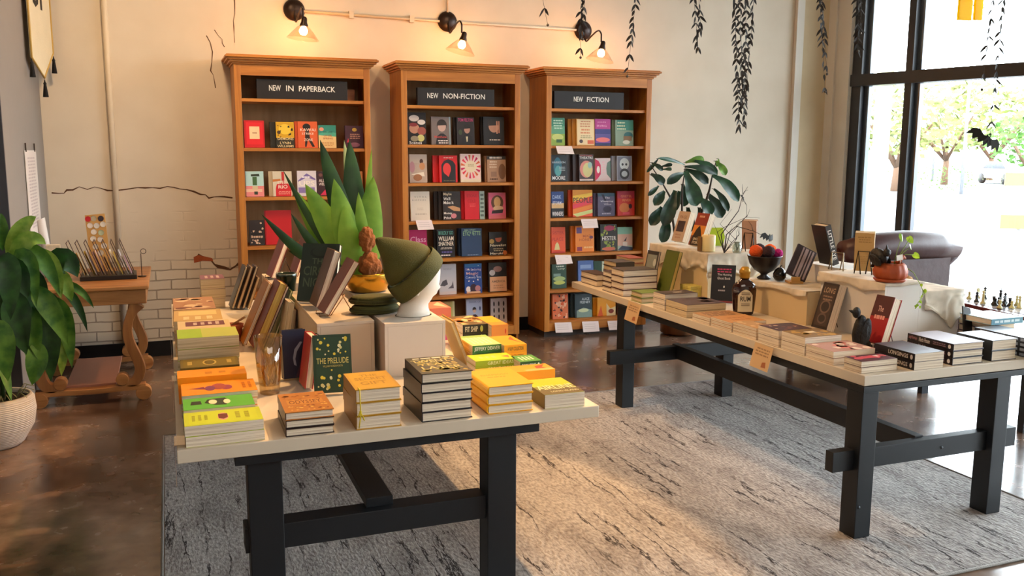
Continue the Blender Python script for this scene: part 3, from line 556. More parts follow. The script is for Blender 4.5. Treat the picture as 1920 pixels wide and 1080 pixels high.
SB(875, 905, 562, s2[6], '#b3b7cf', 'lavender book with a portrait of a man on the bottom shelf', g2, person_art('#b4b9d2', '#d7b09c', '#2a1a1c', '#3b1f2c', .5, .55, .1)+[('t', 'BOOK OF', .2, .84, .9, .92, '#8087ac'), ('d', .85, .62, .05, .08, '#3c4670')])
SB(921, 951, 561, s2[6], '#cdbfc0', 'pale book with rows of dark silhouettes on the bottom shelf', g2, [('d', x, y, .05, .1, '#2e2326') for x in (.2, .5, .8) for y in (.25, .52, .78)])
# right bookcase
SB(1033, 1060, 221, s2[1], '#3d8a72', 'green seascape novel on the second shelf', g3, [('r', 0, 0, 1, .5, '#8fb04c'), ('r', 0, .42, 1, .7, '#5fa080'), ('d', .5, .3, .4, .12, '#c3d27c'), ('l', .2, .6, .9, .92, 4, '#b9dcc8'), ('r', .4, .1, .8, .22, '#2c5a30')])
SB(1082, 1116, 223, s2[1], '#d9a04a', 'cream novel with stacked words and an orange border on the second shelf', g3, [('r', .04, .03, .96, .98, '#e8d2a4'), ('l', .2, .7, .8, .92, 3, '#c98a68'), ('l', .2, .45, .8, .62, 2, '#d88a62'), ('l', .2, .28, .85, .38, 2, '#a8a077'), ('d', .25, .16, .1, .07, '#4c3c40'), ('r', .6, .06, .95, .2, '#dd6a44')], extra=2, dx=.028)
SB(1117, 1146, 223, s2[1], '#7a3f96', 'magenta and navy sunset novel on the second shelf', g3, [('r', 0, .62, 1, 1, '#b83c8c'), ('r', 0, .44, 1, .62, '#393a80'), ('r', 0, .2, 1, .44, '#5a4f94'), ('d', .5, .22, .45, .09, '#e87474'), ('t', 'JOHN', .15, .84, .7, .9, '#e59acb'), ('t', 'IRVING', .12, .7, .75, .78, '#e59acb'), ('r', 0, 0, 1, .1, '#232b60')])
SB(1155, 1189, 225, s2[1], '#86a08a', 'pale green novel with figures by a lake on the second shelf', g3, [('r', .1, .6, 1, 1, '#3e8f80'), ('l', .1, .62, .6, .92, 3, '#cfdcb8'), ('d', .72, .4, .25, .14, '#2b6a70'), ('r', .45, .2, .9, .38, '#8a6a44'), ('d', .6, .14, .2, .08, '#dfe3d3')], extra=1, dx=.018)
SB(1034, 1064, 291, s2[2], '#12161c', 'black novel with a teal blur and white name on the third shelf', g3, [('d', .42, .55, .26, .36, '#2c6a7c'), ('d', .45, .4, .2, .2, '#57a0a4'), ('t', 'HARRISON', .08, .68, .9, .76, '#b9c6cc'), ('t', 'MOORE', .08, .06, .88, .2, '#e9eaea'), ('l', .5, .4, .9, .55, 3, '#a9b7ba')])
SB(1087, 1114, 290, s2[2], '#3a2b2e', 'novel titled THEATRE with a round pastel emblem on the third shelf', g3, [('t', 'WITCHES', .06, .93, .94, .98, '#d86a5c'), ('t', 'THEATRE', .04, .83, .96, .92, '#e8dfd4'), ('d', .5, .45, .45, .32, '#d88a7c'), ('d', .58, .42, .33, .27, '#cfc98a'), ('d', .75, .6, .15, .12, '#9ec2b8'), ('r', .03, .02, .97, .08, '#d9c4bc')], extra=2, dx=.05)
SB(1117, 1146, 297, s2[2], '#d9c6c8', 'pink and white novel with a curved red side on the third shelf', g3, [('p', [(0, .02), (.0, .96), (.22, .88), (.36, .7), (.36, .3), (.15, .1)], '#c91d52'), ('d', .2, .5, .1, .16, '#eee4dc'), ('p', [(1, .1), (1, .9), (.78, .8), (.72, .55), (.75, .3)], '#5e7a70'), ('l', .45, .35, .62, .85, 5, '#e9b4bf')])
SB(1158, 1186, 293, s2[2], '#9fa3b0', 'silver grey novel with a mirrored skull-like emblem on the third shelf', g3, [('r', .05, .04, .95, .96, '#75788a'), ('d', .5, .68, .32, .24, '#cfdbe2'), ('d', .5, .28, .32, .22, '#1b1b24'), ('d', .38, .66, .07, .05, '#23242e'), ('d', .62, .66, .07, .05, '#23242e'), ('d', .5, .28, .2, .12, '#bcc8d0')], extra=1, dx=.04)
SB(1035, 1058, 360, s2[3], '#1d3d80', 'blue novel with a sandy skyline on the fourth shelf', g3, [('t', 'DARK', .1, .72, .8, .86, '#a8bbe0'), ('r', 0, .35, 1, .55, '#d9b27c'), ('r', 0, 0, 1, .35, '#1b1a24'), ('t', 'STORM', .1, .5, .8, .62, '#d9dff0'), ('t', 'WINNERS', .05, .05, .95, .22, '#e6e4e6')])
SB(1075, 1112, 357, s2[3], '#e2511f', 'rainbow novel titled PEOPLE on the fourth shelf', g3, [('r', 0, .78, 1, 1, '#e8962a'), ('p', [(0, .55), (1, .78), (1, .9), (0, .78)], '#efbf3c'), ('p', [(0, .3), (1, .52), (1, .66), (0, .45)], '#e0374c'), ('p', [(0, .1), (1, .32), (1, .46), (0, .28)], '#e8832c'), ('p', [(.2, 0), (1, .14), (1, .28), (0, .1)], '#cfd88a'), ('t', 'PEOPLE', .03, .52, .97, .72, '#23131c')], extra=1, dx=.03)
SB(1122, 1154, 363, s2[3], '#5b5878', 'slate violet novel with dark foliage on the fourth shelf', g3, [('r', 0, .86, 1, 1, '#34546c'), ('p', [(.2, .95), (.35, .95), (.5, .7), (.4, .65)], '#2a2840'), ('t', 'The', .4, .76, .7, .84, '#d8d6e6'), ('t', 'Weeping', .15, .6, .9, .68, '#d8d6e6'), ('t', 'Willow', .35, .48, .8, .56, '#c0bed4'), ('d', .55, .3, .25, .14, '#3b3854'), ('l', .2, .08, .8, .14, 1, '#a9a6c0')], extra=1, dx=.03)
SB(1159, 1191, 359, s2[3], '#d0382c', 'red and orange novel with two faces on the fourth shelf', g3, [('r', 0, .7, 1, 1, '#b3304a'), ('t', 'GRETEL', .2, .74, .85, .84, '#ec8f6a'), ('t', 'RIVER', .3, .58, .8, .68, '#ec9f6a'), ('d', .4, .32, .3, .2, '#e0874c'), ('d', .75, .38, .1, .1, '#3a1c2c'), ('r', .3, .05, .7, .14, '#e8586c')])
SB(1035, 1061, 427, s2[4], '#e0562c', 'orange novel with a small pale dome on the fifth shelf', g3, [('t', 'SISTER', .05, .72, .9, .84, '#c23c28'), ('t', 'PLACE', .05, .46, .85, .6, '#c23c28'), ('p', [(.2, .12), (.6, .12), (.52, .34), (.4, .42), (.28, .34)], '#d9c98a'), ('r', .05, 0, .95, .06, '#c23a2c')])
SB(1080, 1115, 425, s2[4], '#e8862a', 'bright orange novel with small purple figures on the fifth shelf', g3, [('r', .06, .72, .34, .95, '#6a4a7c'), ('t', 'MAD', .4, .56, .85, .66, '#c25a18'), ('t', 'HONEY', .2, .42, .88, .52, '#c25a18'), ('d', .85, .56, .1, .06, '#7a3f58'), ('r', .08, .04, .35, .2, '#8a3048'), ('l', .4, .14, .95, .2, 1, '#f2c07a')], extra=1, dx=.035)
SB(1127, 1158, 422, s2[4], '#241e17', 'black novel titled HESTER with pink and green flowers on the fifth shelf', g3, [('s', 20, '#8ea03c', .1, 8), ('s', 14, '#c9c45a', .06, 9), ('d', .55, .86, .32, .1, '#c9476a'), ('d', .5, .08, .4, .07, '#c9684a'), ('r', .08, .37, .97, .58, '#241e17'), ('t', 'HESTER', .1, .4, .95, .56, '#f2eee6')], extra=1, dx=.02)
SB(1159, 1187, 427, s2[4], '#a9bfb4', 'pastel novel with a boat and waves on the fifth shelf', g3, [('r', 0, .7, 1, 1, '#8cc4b0'), ('r', 0, .2, 1, .7, '#dbb3a0'), ('p', [(.42, .4), (.62, .58), (.56, .4)], '#2a2333'), ('r', .35, .1, .65, .36, '#e8ded6'), ('p', [(0, .02), (.3, .2), (1, .12), (1, 0)], '#34405c')])
SB(1036, 1063, 497, s2[5], '#33503f', 'dark green novel with layered hills on the sixth shelf', g3, [('l', .3, .88, .9, .94, 1, '#c9d0bc'), ('t', 'Lucy', .4, .76, .9, .86, '#d8dcc4'), ('d', .5, .4, .42, .1, '#a9bc7a'), ('d', .5, .24, .4, .08, '#c2c865'), ('r', .1, .5, .6, .62, '#7f9a8c')])
SB(1085, 1114, 490, s2[5], '#5570ac', 'blue sky novel on the sixth shelf', g3, [('r', .15, .7, .85, .84, '#8ca2cc')])
SB(1115, 1129, 491, s2[5], '#123c22', 'dark green novel between blue and white ones on the sixth shelf', g3)
SB(1130, 1150, 491, s2[5], '#cdd2b4', 'white novel with pink print on the sixth shelf', g3, [('l', .3, .6, .9, .9, 3, '#d08a94')])
SB(1037, 1066, 553, s2[6], '#d9744a', 'orange novel with torn paper stripes on the bottom shelf', g3, [('s', 16, '#3a1e1a', .1, 21), ('s', 14, '#efb692', .12, 22), ('s', 10, '#e2602c', .1, 23)])
SB(1079, 1111, 553, s2[6], '#2c3c42', 'dark teal ALICE FEENEY novel on the bottom shelf', g3, [('t', 'ALICE', .4, .74, .85, .84, '#d5dcdc'), ('t', 'FEENEY', .3, .6, .9, .7, '#d5dcdc'), ('p', [(.1, .0), (1, .0), (1, .3), (.5, .42), (.1, .3)], '#7d9790'), ('d', .5, .3, .3, .08, '#c5d0a8')], extra=2, dx=.03)
SB(1121, 1155, 560, s2[6], '#e89a1c', 'golden orange novel with a red flame on the bottom shelf', g3, [('p', [(.5, 0), (1, 0), (1, .5), (.7, .4), (.5, .7)], '#e8d2a0'), ('d', .75, .25, .15, .12, '#8a3a2c'), ('p', [(0, 0), (.3, 0), (.2, .6), (.1, .3)], '#d85a1c')], extra=1, dx=.03)
SB(1160, 1192, 556, s2[6], '#a94a3a', 'brick red novel half hidden by the table leg on the bottom shelf', g3, extra=0)
# price and review cards clipped to the shelves
CARD = mat('#e9d8d4', .7, var=0)
def card(q, Yp, label, grp, lines=True):
    P = [U(x, y, Y=Yp-.004*i) for i, (x, y) in enumerate(q)]
    P = [U(q[0][0], q[0][1], Y=Yp), U(q[1][0], q[1][1], Y=Yp), U(q[2][0], q[2][1], Y=Yp-.03), U(q[3][0], q[3][1], Y=Yp-.03)]
    mb = MB(); n = (P[1]-P[0]).cross(P[2]-P[0]).normalized()*.0012
    V = P+[p+n for p in P]; mb.add(V, [(0, 1, 2, 3), (7, 6, 5, 4), (0, 4, 5, 1), (1, 5, 6, 2), (2, 6, 7, 3), (3, 7, 4, 0)], CARD)
    if lines:
        e = n*-.3 if n.y > 0 else n*1.3
        for i in range(3):
            v = .25+.2*i; a = P[0].lerp(P[3], v).lerp(P[1].lerp(P[2], v), .12)+e; c = P[0].lerp(P[3], v).lerp(P[1].lerp(P[2], v), .8)+e
            d_ = (P[3]-P[0])*.03; mb.add([a, c, c+d_, a+d_], [(0, 1, 2, 3)], mat('#b9a6a4', .7, var=0))
    tag(mb.build('shelf_card'), label, 'card', grp)
gc = 'white staff review cards hanging from shelf edges'; gl = 'hanging from the shelf'
card([(779, 413), (809, 412.5), (814, 430), (784, 431)], BF-.014, 'white review card hanging under the cream book on the middle bookcase', gc)
card([(1042, 274), (1072, 274), (1077, 289), (1046, 288)], BF-.014, 'white review card hanging under the green seascape novel', gc)
card([(1089, 411), (1119, 410), (1122, 427), (1093, 428)], BF-.014, 'white review card hanging under the rainbow PEOPLE novel', gc)
card([(1040, 478), (1070, 478), (1074, 494), (1044, 496)], BF-.014, 'white review card hanging under the orange dome novel', gc)
card([(1040, 605), (1071, 604), (1074, 623), (1042, 624)], BF-.014, 'white review card on the bottom rail below the torn paper novel', gc)
card([(1091, 603), (1122, 602), (1124, 621), (1094, 623)], BF-.014, 'white review card on the bottom rail below the dark teal novel', gc)
card([(1139, 602), (1158, 601), (1160, 618), (1142, 619)], BF-.014, 'white review card on the bottom rail below the golden orange novel', gc)
# ------------------------------------------------------------------ stacks and leaning books on the tables
ORD = ['topmost', 'second', 'third', 'fourth', 'fifth']
def olabel(desc, i, n):
    if n == 1: return desc
    k = n-1-i
    return '%s, %s' % (desc, 'lowest in pile' if k == n-1 else ('topmost in pile' if k == 0 else ORD[k]+' from top'))
def stack(x0, x1, y0, y1, z0, z1, n, cover, desc, art=None, spine='L', spine_art=None, hard=True, pg=None, jit=1, group=None, spine_c=None, rounded=False, low=None):
    """n books lying flat between z0 and z1; spine = side it shows on (L: -X, F: -Y front, R: +X, B: back)"""
    t_ = (z1-z0)/n-.0008
    rs = random.Random(int(x0*1e4)+int(y0*1e3)); out = []
    for i in range(n):
        z = z0+.0006+i*(z1-z0)/n; j = rs.uniform(-1, 1)*R(.9)*jit; dx, dy = rs.uniform(-.002, .002)*jit, rs.uniform(-.002, .002)*jit
        if spine == 'L': M, w_, h_ = T(x0+dx, y0+dy, z, 0, 0, j), x1-x0, y1-y0
        elif spine == 'R': M, w_, h_ = T(x1+dx, y1+dy, z, 0, 0, PI+j), x1-x0, y1-y0
        elif spine == 'F': M, w_, h_ = T(x1+dx, y0+dy, z, 0, 0, PI/2+j), y1-y0, x1-x0
        else: M, w_, h_ = T(x0+dx, y1+dy, z, 0, 0, -PI/2+j), y1-y0, x1-x0
        c = cover if (low is None or i == n-1) else low
        out.append(book(w_, h_, t_, c, M, olabel(desc, i, n), group, art if i == n-1 else None, spine_art, hard, pg, spine_c, rounded=rounded))
    return out
g4 = 'books piled on the left display table'; g5 = 'books piled on the right display table'
def LS(fx, fy, rx, ty, bx, by, n, cover, desc, **k):
    """stack measured in the photograph: front left foot, right end, top edge, back left top"""
    a = U(fx, fy, z=TZ); zt = U(fx, ty, Y=a.y).z; x1 = U(rx, fy, Y=a.y).x; y1 = U(bx, by, z=zt).y
    return stack(a.x, x1, a.y, y1, TZ, zt, n, cover, desc, group=g4, **k)
def LR(xl, xr, tf, tb, zt, n, cover, desc, **k):
    k.setdefault('jit', .3)
    a = U(xl, tf, z=zt); x1 = U(xr, tf, Y=a.y).x; y1 = U(xl, tb, z=zt).y
    return stack(a.x, x1, a.y+.002, y1-.002, k.pop('z0', TZ), zt, n, cover, desc, group=g4, **k)
# front row of the left table, left to right
stack(.0+.012, .262, 3.015, 3.175, TZ, .838, 2, '#c3cf1e', 'lime green paperback with a red brown head at the table corner', [('r', .1, .06, .9, .94, '#cbd526'), ('d', .5, .5, .28, .07, '#e8a08c'), ('p', [(.3, .44), (.62, .44), (.7, .5), (.6, .56), (.3, .56)], '#6d2a22'), ('l', .2, .66, .75, .84, 2, '#a9a81c'), ('l', .25, .1, .7, .3, 3, '#a9a81c')], 'B', None, False, group=g4)
stack(.012, .25, 3.195, 3.345, TZ, .842, 3, '#58b534', 'bright green paperback with black and cream drawing in the left row', [('p', [(.2, .35), (.5, .3), (.75, .45), (.8, .6), (.4, .66), (.15, .6)], '#20301c'), ('d', .45, .42, .2, .06, '#efe6b4'), ('d', .5, .62, .2, .05, '#efe6b4'), ('p', [(.3, .12), (.6, .1), (.6, .26), (.3, .25)], '#1f2a1d')], 'B', None, False, group=g4)
stack(.01, .275, 3.365, 3.545, TZ, .850, 3, '#f2930f', 'orange paperback with a purple red cluster in the left row', [('s', 0, '#8a2a4c', .1, 5), ('d', .55, .6, .2, .08, '#9a3350'), ('d', .45, .5, .25, .1, '#a8443c'), ('d', .55, .38, .2, .07, '#7c3460'), ('p', [(.4, .3), (.5, .1), (.62, .32)], '#8a2f4a'), ('l', .2, .82, .8, .94, 2, '#c96f10')], 'B', None, False, group=g4)
stack(.0, .255, 3.565, 3.69, TZ, .868, 4, '#f39a10', 'plain orange paperback in the left row', [('l', .3, .3, .6, .6, 2, '#c97a10')], 'F', None, False, group=g4)
stack(.01, .235, 3.71, 3.87, TZ, .872, 3, '#6b5a1c', 'dark olive book with gold ornament in the left row', [('r', .08, .05, .92, .95, '#7d6a22'), ('d', .5, .5, .3, .12, '#c7ac5c'), ('d', .5, .5, .24, .09, '#6b5a1c'), ('l', .3, .12, .7, .2, 1, '#c7ac5c'), ('l', .3, .8, .7, .88, 1, '#c7ac5c')], 'F', None, True, group=g4)
stack(.005, .25, 3.9, 4.1, TZ, .955, 4, '#b8c25a', 'thick paperback with tan page edges in the left row', [('r', 0, 0, 1, .4, '#9cc23a')], 'B', None, False, PAGES_D, group=g4)
stack(.01, .235, 4.13, 4.36, TZ, .945, 4, '#d9c49a', 'cream book with a purple lettered panel in the left row', [('r', .12, .15, .6, .9, '#6d3a4c'), ('l', .2, .3, .5, .8, 4, '#d9c7c0')], 'B', None, False, PAGES_D, group=g4)
stack(.0, .22, 4.42, 4.72, TZ, .935, 4, '#c9a86a', 'yellow tan book with pale panels in the left row', [('r', .1, .1, .5, .9, '#e2c888'), ('l', .6, .2, .9, .8, 3, '#f0dcae')], 'B', None, False, PAGES_D, group=g4)
stack(-.005, .2, 4.8, 5.2, TZ, .925, 4, '#a97c5c', 'brown patterned book near the far end of left row', [('s', 12, '#d9bd9a', .1, 31), ('s', 8, '#7c4c44', .08, 32)], 'B', None, False, PAGES_D, group=g4)
stack(.16, .30, 5.74, 5.94, TZ, .95, 3, '#8a5a6c', 'mauve book with pale letters at far end of left table', [('l', .2, .2, .8, .8, 3, '#d9b9b0')], 'B', None, False, PAGES_D, group=g4)
CRK = [('s', 26, '#8e4a18', .05, 41), ('s', 20, '#e8b85c', .04, 42), ('r', .12, .36, .88, .62, '#c98a3c'), ('t', 'ODYSSEY', .16, .4, .84, .58, '#7c3a16')]
LS(536, 820, 627, 774, 528, 739, 3, '#b8742c', 'small ornate orange brown hardcover at the table front', art=CRK, low='#2c1c1a', spine_c='#3a2620')
LS(669, 807, 753.5, 731, 650, 700, 3, '#c08f1e', 'thick golden brown hardcover with embossed cover', art=[('r', .06, .04, .94, .96, '#c9981f'), ('t', 'THE', .3, .72, .7, .84, '#a8780f'), ('t', 'SECRET', .14, .5, .86, .66, '#a8780f'), ('t', 'GIFT', .2, .24, .8, .42, '#a8780f')], spine_c='#8a5f18')
LS(791, 793, 885.5, 701.7, 756, 672.5, 5, '#2e2a1e', 'black spined hardcover with a dark green and yellow cover', art=[('s', 24, '#6a6420', .1, 51), ('s', 16, '#b39a3c', .05, 52), ('t', 'TWENTY', .05, .66, .95, .82, '#cdbd7a'), ('t', 'YEARS', .1, .46, .9, .6, '#c7b060'), ('t', 'LATER', .12, .24, .92, .4, '#d0bc70'), ('l', .1, .88, .9, .93, 1, '#e0d8c0')], low='#15131a', spine_c='#18151c')
LS(916, 778, 999.5, 726, 885, 695.6, 3, '#f0ae0e', 'bright yellow rounded hardcover', art=[('t', 'RHAPSODY', .15, .62, .8, .7, '#d98f0a'), ('l', .2, .5, .7, .54, 1, '#d98f0a')], rounded=True, jit=.5, spine_art=[('l', .1, .35, .8, .6, 1, '#c9860c')])
LS(1022, 768, 1096, 741, 997, 712, 1, '#b7c414', 'lime and brown paperback reading AIRLINE at the right table corner', art=[('r', 0, 0, 1, .34, '#5f4f1c'), ('r', 0, .34, 1, .5, '#7d7a24'), ('t', 'AIRLINE', .04, .3, .98, .56, '#e3dca0'), ('t', 'LONG ISLAND', .25, .12, .95, .2, '#d6cfa4')], hard=False, spine_c='#6a5a1e')
# right row of the left table, front to back
LR(905, 1041, 704, 691, .835, 2, '#f0a018', 'orange paperback with a red leaf in the right row', art=[('p', [(.2, .05), (.5, .12), (.9, .04), (.7, .2), (.3, .22)], '#d9401c'), ('r', 0, .0, .3, .4, '#f2b35c')], spine='F', hard=False)
LR(892, 967, 678, 665, .842, 3, '#c6d61c', 'lime paperback with a pale spine reading GREAT in the right row', art=[('l', .3, .4, .7, .8, 3, '#e0d878'), ('p', [(.2, .1), (.6, .05), (.5, .25)], '#d9703c')], spine='F', hard=False, spine_art=[('t', 'GREAT IDEAS', .3, .2, .95, .8, '#e9efb0')], spine_c='#9db82a')
LR(976, 1016, 679, 666, .842, 2, '#4f9a3c', 'green paperback with a dark green spine at the table edge', art=[('l', .2, .2, .8, .8, 4, '#e6ecc0')], spine='F', hard=False, spine_art=[('t', 'BOOK CRIME', .08, .25, .72, .75, '#e9efe0'), ('d', .86, .5, .05, .3, '#e9efe0')], spine_c='#2c5c2c')
LR(886, 940, 649, 629, .875, 3, '#cfd98a', 'pale green thriller with the author name on its spine', art=[('l', .15, .2, .85, .85, 5, '#e6ecc4'), ('r', .8, 0, 1, 1, '#9cc25c')], spine='F', hard=False, spine_art=[('t', 'JEFFERY DEAVER', .06, .2, .96, .8, '#f2f4e4')], spine_c='#3f7a3a')
LR(946, 988, 648, 629, .872, 3, '#f2a30f', 'orange thriller subtitled A NEW collection in the right row', art=[('p', [(.1, .05), (.5, .2), (.9, .1), (.6, .4)], '#d94c1c')], spine='F', hard=False, spine_art=[('t', 'A NEW COLLECTION', .15, .25, .85, .75, '#5c4a1a')])
LR(868, 915, 610, 592, .90, 3, '#6a5228', 'dark brown paperback with an orange map cover and FIT SHIP spine', art=[('s', 10, '#d98a3c', .14, 61), ('s', 8, '#e9c88a', .08, 62)], spine='F', hard=False, spine_art=[('t', 'FIT SHIP', .1, .2, .6, .8, '#e6dfb8'), ('d', .75, .5, .06, .35, '#b8c25a')], spine_c='#242a1e')
LR(922, 953, 610, 592, .90, 2, '#f2a812', 'thick yellow orange paperback beside the dark brown one', art=[('r', 0, 0, .3, 1, '#e98c1c')], spine='F', hard=False, spine_art=[('d', .85, .5, .04, .2, '#d9401c')], spine_c='#e8923c')
LR(806, 846, 579, 566, .935, 3, '#e0785c', 'pink and coral paperback at the far right of the left table', art=[('p', [(.1, .1), (.9, .2), (.5, .6)], '#f0c49a')], spine='F', hard=False, low='#c9508c')
# ribbon on the golden brown stack
_a = U(669, 807, z=TZ); _rz = U(669, 731, Y=_a.y).z
mb = MB(); RBN = mat('#d9c01e', .5)
_p = [Vector((_a.x+.012, _a.y-.009, z)) for z in (.895, .87, .84, .815)]
mb.tube([(_a.x+.010, _a.y+.01, _rz+.004), (_a.x+.011, _a.y-.009, _rz+.002), (_a.x+.013, _a.y-.010, .85), (_a.x+.012, _a.y-.010, .81), (_a.x+.006, _a.y-.011, .775)], .0022, RBN, 6)
mb.tube([(_a.x+.013, _a.y-.007, .83), (_a.x+.022, _a.y-.008, .812), (_a.x+.026, _a.y-.008, .80)], .0022, RBN, 6); mb.tube([(_a.x+.013, _a.y-.008, .835), (_a.x+.004, _a.y-.009, .815)], .0022, RBN, 6)
mb.ell((_a.x+.013, _a.y-.008, .832), (.005, .004, .005), RBN, 8)
tag(mb.build('bookmark_ribbon'), 'yellow bookmark ribbon tied on the golden brown stack of hardcovers', 'ribbon')
# ---- risers on the left table
RISE = mat('#c9b8a2', .6, var=.04); RISEW = mat('#cfc4b6', .6, var=.03)
def riser(x0, x1, y0, y1, z1, label, mt=RISE, z0=TZ):
    t = thing('display_riser', label, 'riser', ((x0+x1)/2, y0, z0+.0006))
    w_ = (x1-x0)/2; h_ = z1-z0; d_ = y1-y0; s_ = .014
    MB().box((-w_, 0, 0), (-w_+s_, d_, h_-s_-.0002), mt).build('side_panel', t, bevel=.001); MB().box((w_-s_, 0, 0), (w_, d_, h_-s_-.0002), mt).build('side_panel', t, bevel=.001)
    MB().box((-w_+s_+.0003, 0.0, 0), (w_-s_-.0003, s_, h_-s_-.0002), mt).build('front_panel', t, bevel=.001)
    MB().box((-w_, -.001, h_-s_), (w_, d_, h_), mt).build('top_panel', t, bevel=.0015)
    return t
RZ = 1.0
riser(.565, .812, 3.80, 4.75, RZ, 'cream painted plywood riser under the leaning books on the left table')
riser(.835, 1.105, 3.70, 4.30, RZ, 'cream painted riser under the white display head', RISEW)
riser(.50, .72, 5.04, 5.5, 1.0, 'small cream riser at the back left behind the leaning books')
riser(.86, 1.12, 4.4, 5.0, RZ, 'cream riser under the brass plant pot')
# ---- leaning books
def stand(px, py, z, yaw, lean, w_, h_, t_, cover, label, art=None, hard=True, group=None, anchor='L', Y=None, lift=.0062, roll=0, X=None, **k):
    """upright book, cover facing the camera side, turned by yaw and leaning back; (px,py) is the foot of its cover"""
    P = U(px, py, X=X) if X is not None else (U(px, py, z=z) if Y is None else U(px, py, Y=Y)); P.z = z
    dx = -w_ if anchor == 'R' else 0
    M = T(P.x, P.y, z+lift+t_*abs(math.sin(R(lean))), 0, 0, R(yaw)) @ T(0, 0, 0, -R(lean), 0, 0) @ T(0, 0, 0, 0, R(roll), 0) @ T(dx, t_, 0, PI/2)
    o = book(w_, h_, t_, cover, M, label, group, art, None, hard, **k); o['px'], o['py'], o['pz'], o['anc'] = P.x, P.y, z, int(anchor == 'R')
    return o
_dots = []
_rs = random.Random(9)
for i in range(46):
    x, y = _rs.uniform(.1, .9), _rs.uniform(.06, .94)
    if .40 < y < .62: continue
    q = _rs.choice([.022, .035, .045]); _dots.append(('d', x, y, q, q*.68, _rs.choice(['#e0c93c', '#d8cf8a', '#e6dfb0'])))
stand(590, 744, TZ, -6, 14, .150, .232, .024, '#1d3a24', 'dark green clothbound THE PRELUDE book with yellow star flowers', [('r', .04, .03, .96, .97, '#173320'), ('r', .06, .045, .94, .955, '#1f3f27')]+_dots+[('t', 'THE PRELUDE', .08, .5, .92, .6, '#cfc06a'), ('t', 'WILLIAM WORDSWORTH', .24, .44, .76, .475, '#b3a45a')], spine='#142a1a')
stand(533, 716, TZ, 6, 6, .10, .205, .045, '#1a2038', 'navy hardcover with a silver arc, standing behind the glass vase', [('p', [(.75, .75), (.85, .74), (.6, .55), (.52, .4), (.56, .25), (.45, .28), (.42, .42), (.5, .6)], '#8d94a4'), ('p', [(.5, .02), (.95, .02), (.95, .5), (.75, .35)], '#4a2a3c')])
stand(572, 734, TZ, -87, 8, .13, .215, .032, '#b8252c', 'red hardcover with cream page edges leaning beside the navy book', anchor='R')
stand(588, 722, TZ, -87, 10, .12, .19, .014, '#1c1f2a', 'thin black book leaning behind THE PRELUDE', anchor='R')
# books in front of the left side of the plywood riser
stand(528, 660, TZ, -87, 10, .13, .235, .03, '#d9c9a8', 'cream hardcover with tan page edges leaning on the plywood riser', anchor='R', pg=PAGES_D)
stand(541, 655, TZ, -87, 8, .13, .19, .022, '#4a1f18', 'small brown hardcover leaning on the plywood riser', anchor='R', pg=PAGES_D)
stand(508, 650, TZ, -87, 22, .14, .285, .012, '#4f6a22', 'olive green book leaning back in the left row of upright books', anchor='R')
stand(489, 655, TZ, -87, 24, .15, .32, .02, '#17171c', 'black hardcover leaning back between gold and olive green books', anchor='R')
stand(475, 660, TZ, -87, 24, .16, .34, .04, '#6a1c1a', 'thick hardcover with golden page edges leaning behind the terracotta pot', anchor='R', pg=pages_mat('golden_pages', '#cdb060', '#a5813c'))
stand(456, 650, TZ, -87, 24, .16, .33, .018, '#b57a3c', 'tan hardcover leaning in front of the golden paged book', anchor='R')
for i, (a_, c_, l_) in enumerate([(464, '#8a6a4c', 'brown hardcover with wide page edge leaning at the far left'), (454, '#3a2a2c', 'dark plum hardcover leaning at the far left'), (444, '#7c5a40', 'tan brown hardcover leaning at the far left'), (434, '#2c2426', 'black hardcover leaning farthest left by the brick wall')]):
    stand(a_, 582, TZ, -87, 20, .15, .27 if i else .2, .016, c_, l_, anchor='R', pg=PAGES_D)
# books on the back riser and the plywood riser
PALE = stand(508, 500, 1.0, -84, 22, .15, .25, .03, '#8a2c2c', 'hardcover with pale page edges on an easel in front of the red box set', anchor='R', Y=5.2)
stand(552, 498, 1.0, -84, 20, .15, .27, .02, '#7c2a30', 'maroon hardcover on an easel beside the sword shaped leaves', anchor='R', Y=5.25)
stand(556, 562, RZ, -32, 20, .19, .285, .03, '#22302a', 'dark green hardcover with raised black lettering on the plywood riser', [('d', .5, .84, .28, .1, '#10201a'), ('d', .5, .86, .22, .08, '#22302a'), ('t', 'THE', .3, .64, .7, .74, '#51604a'), ('t', 'CIRCLE', .1, .44, .9, .6, '#51604a'), ('t', 'NIGHT', .12, .24, .9, .4, '#51604a')], Y=4.35)
stand(592, 583, RZ, -87, 20, .15, .275, .034, '#6a4a3c', 'brown hardcover with grey page edges leaning on the plywood riser', anchor='R')
RUST = stand(607, 596, RZ, -87, 32, .14, .27, .028, '#7a3424', 'rust hardcover leaning far back toward the hats', anchor='R')
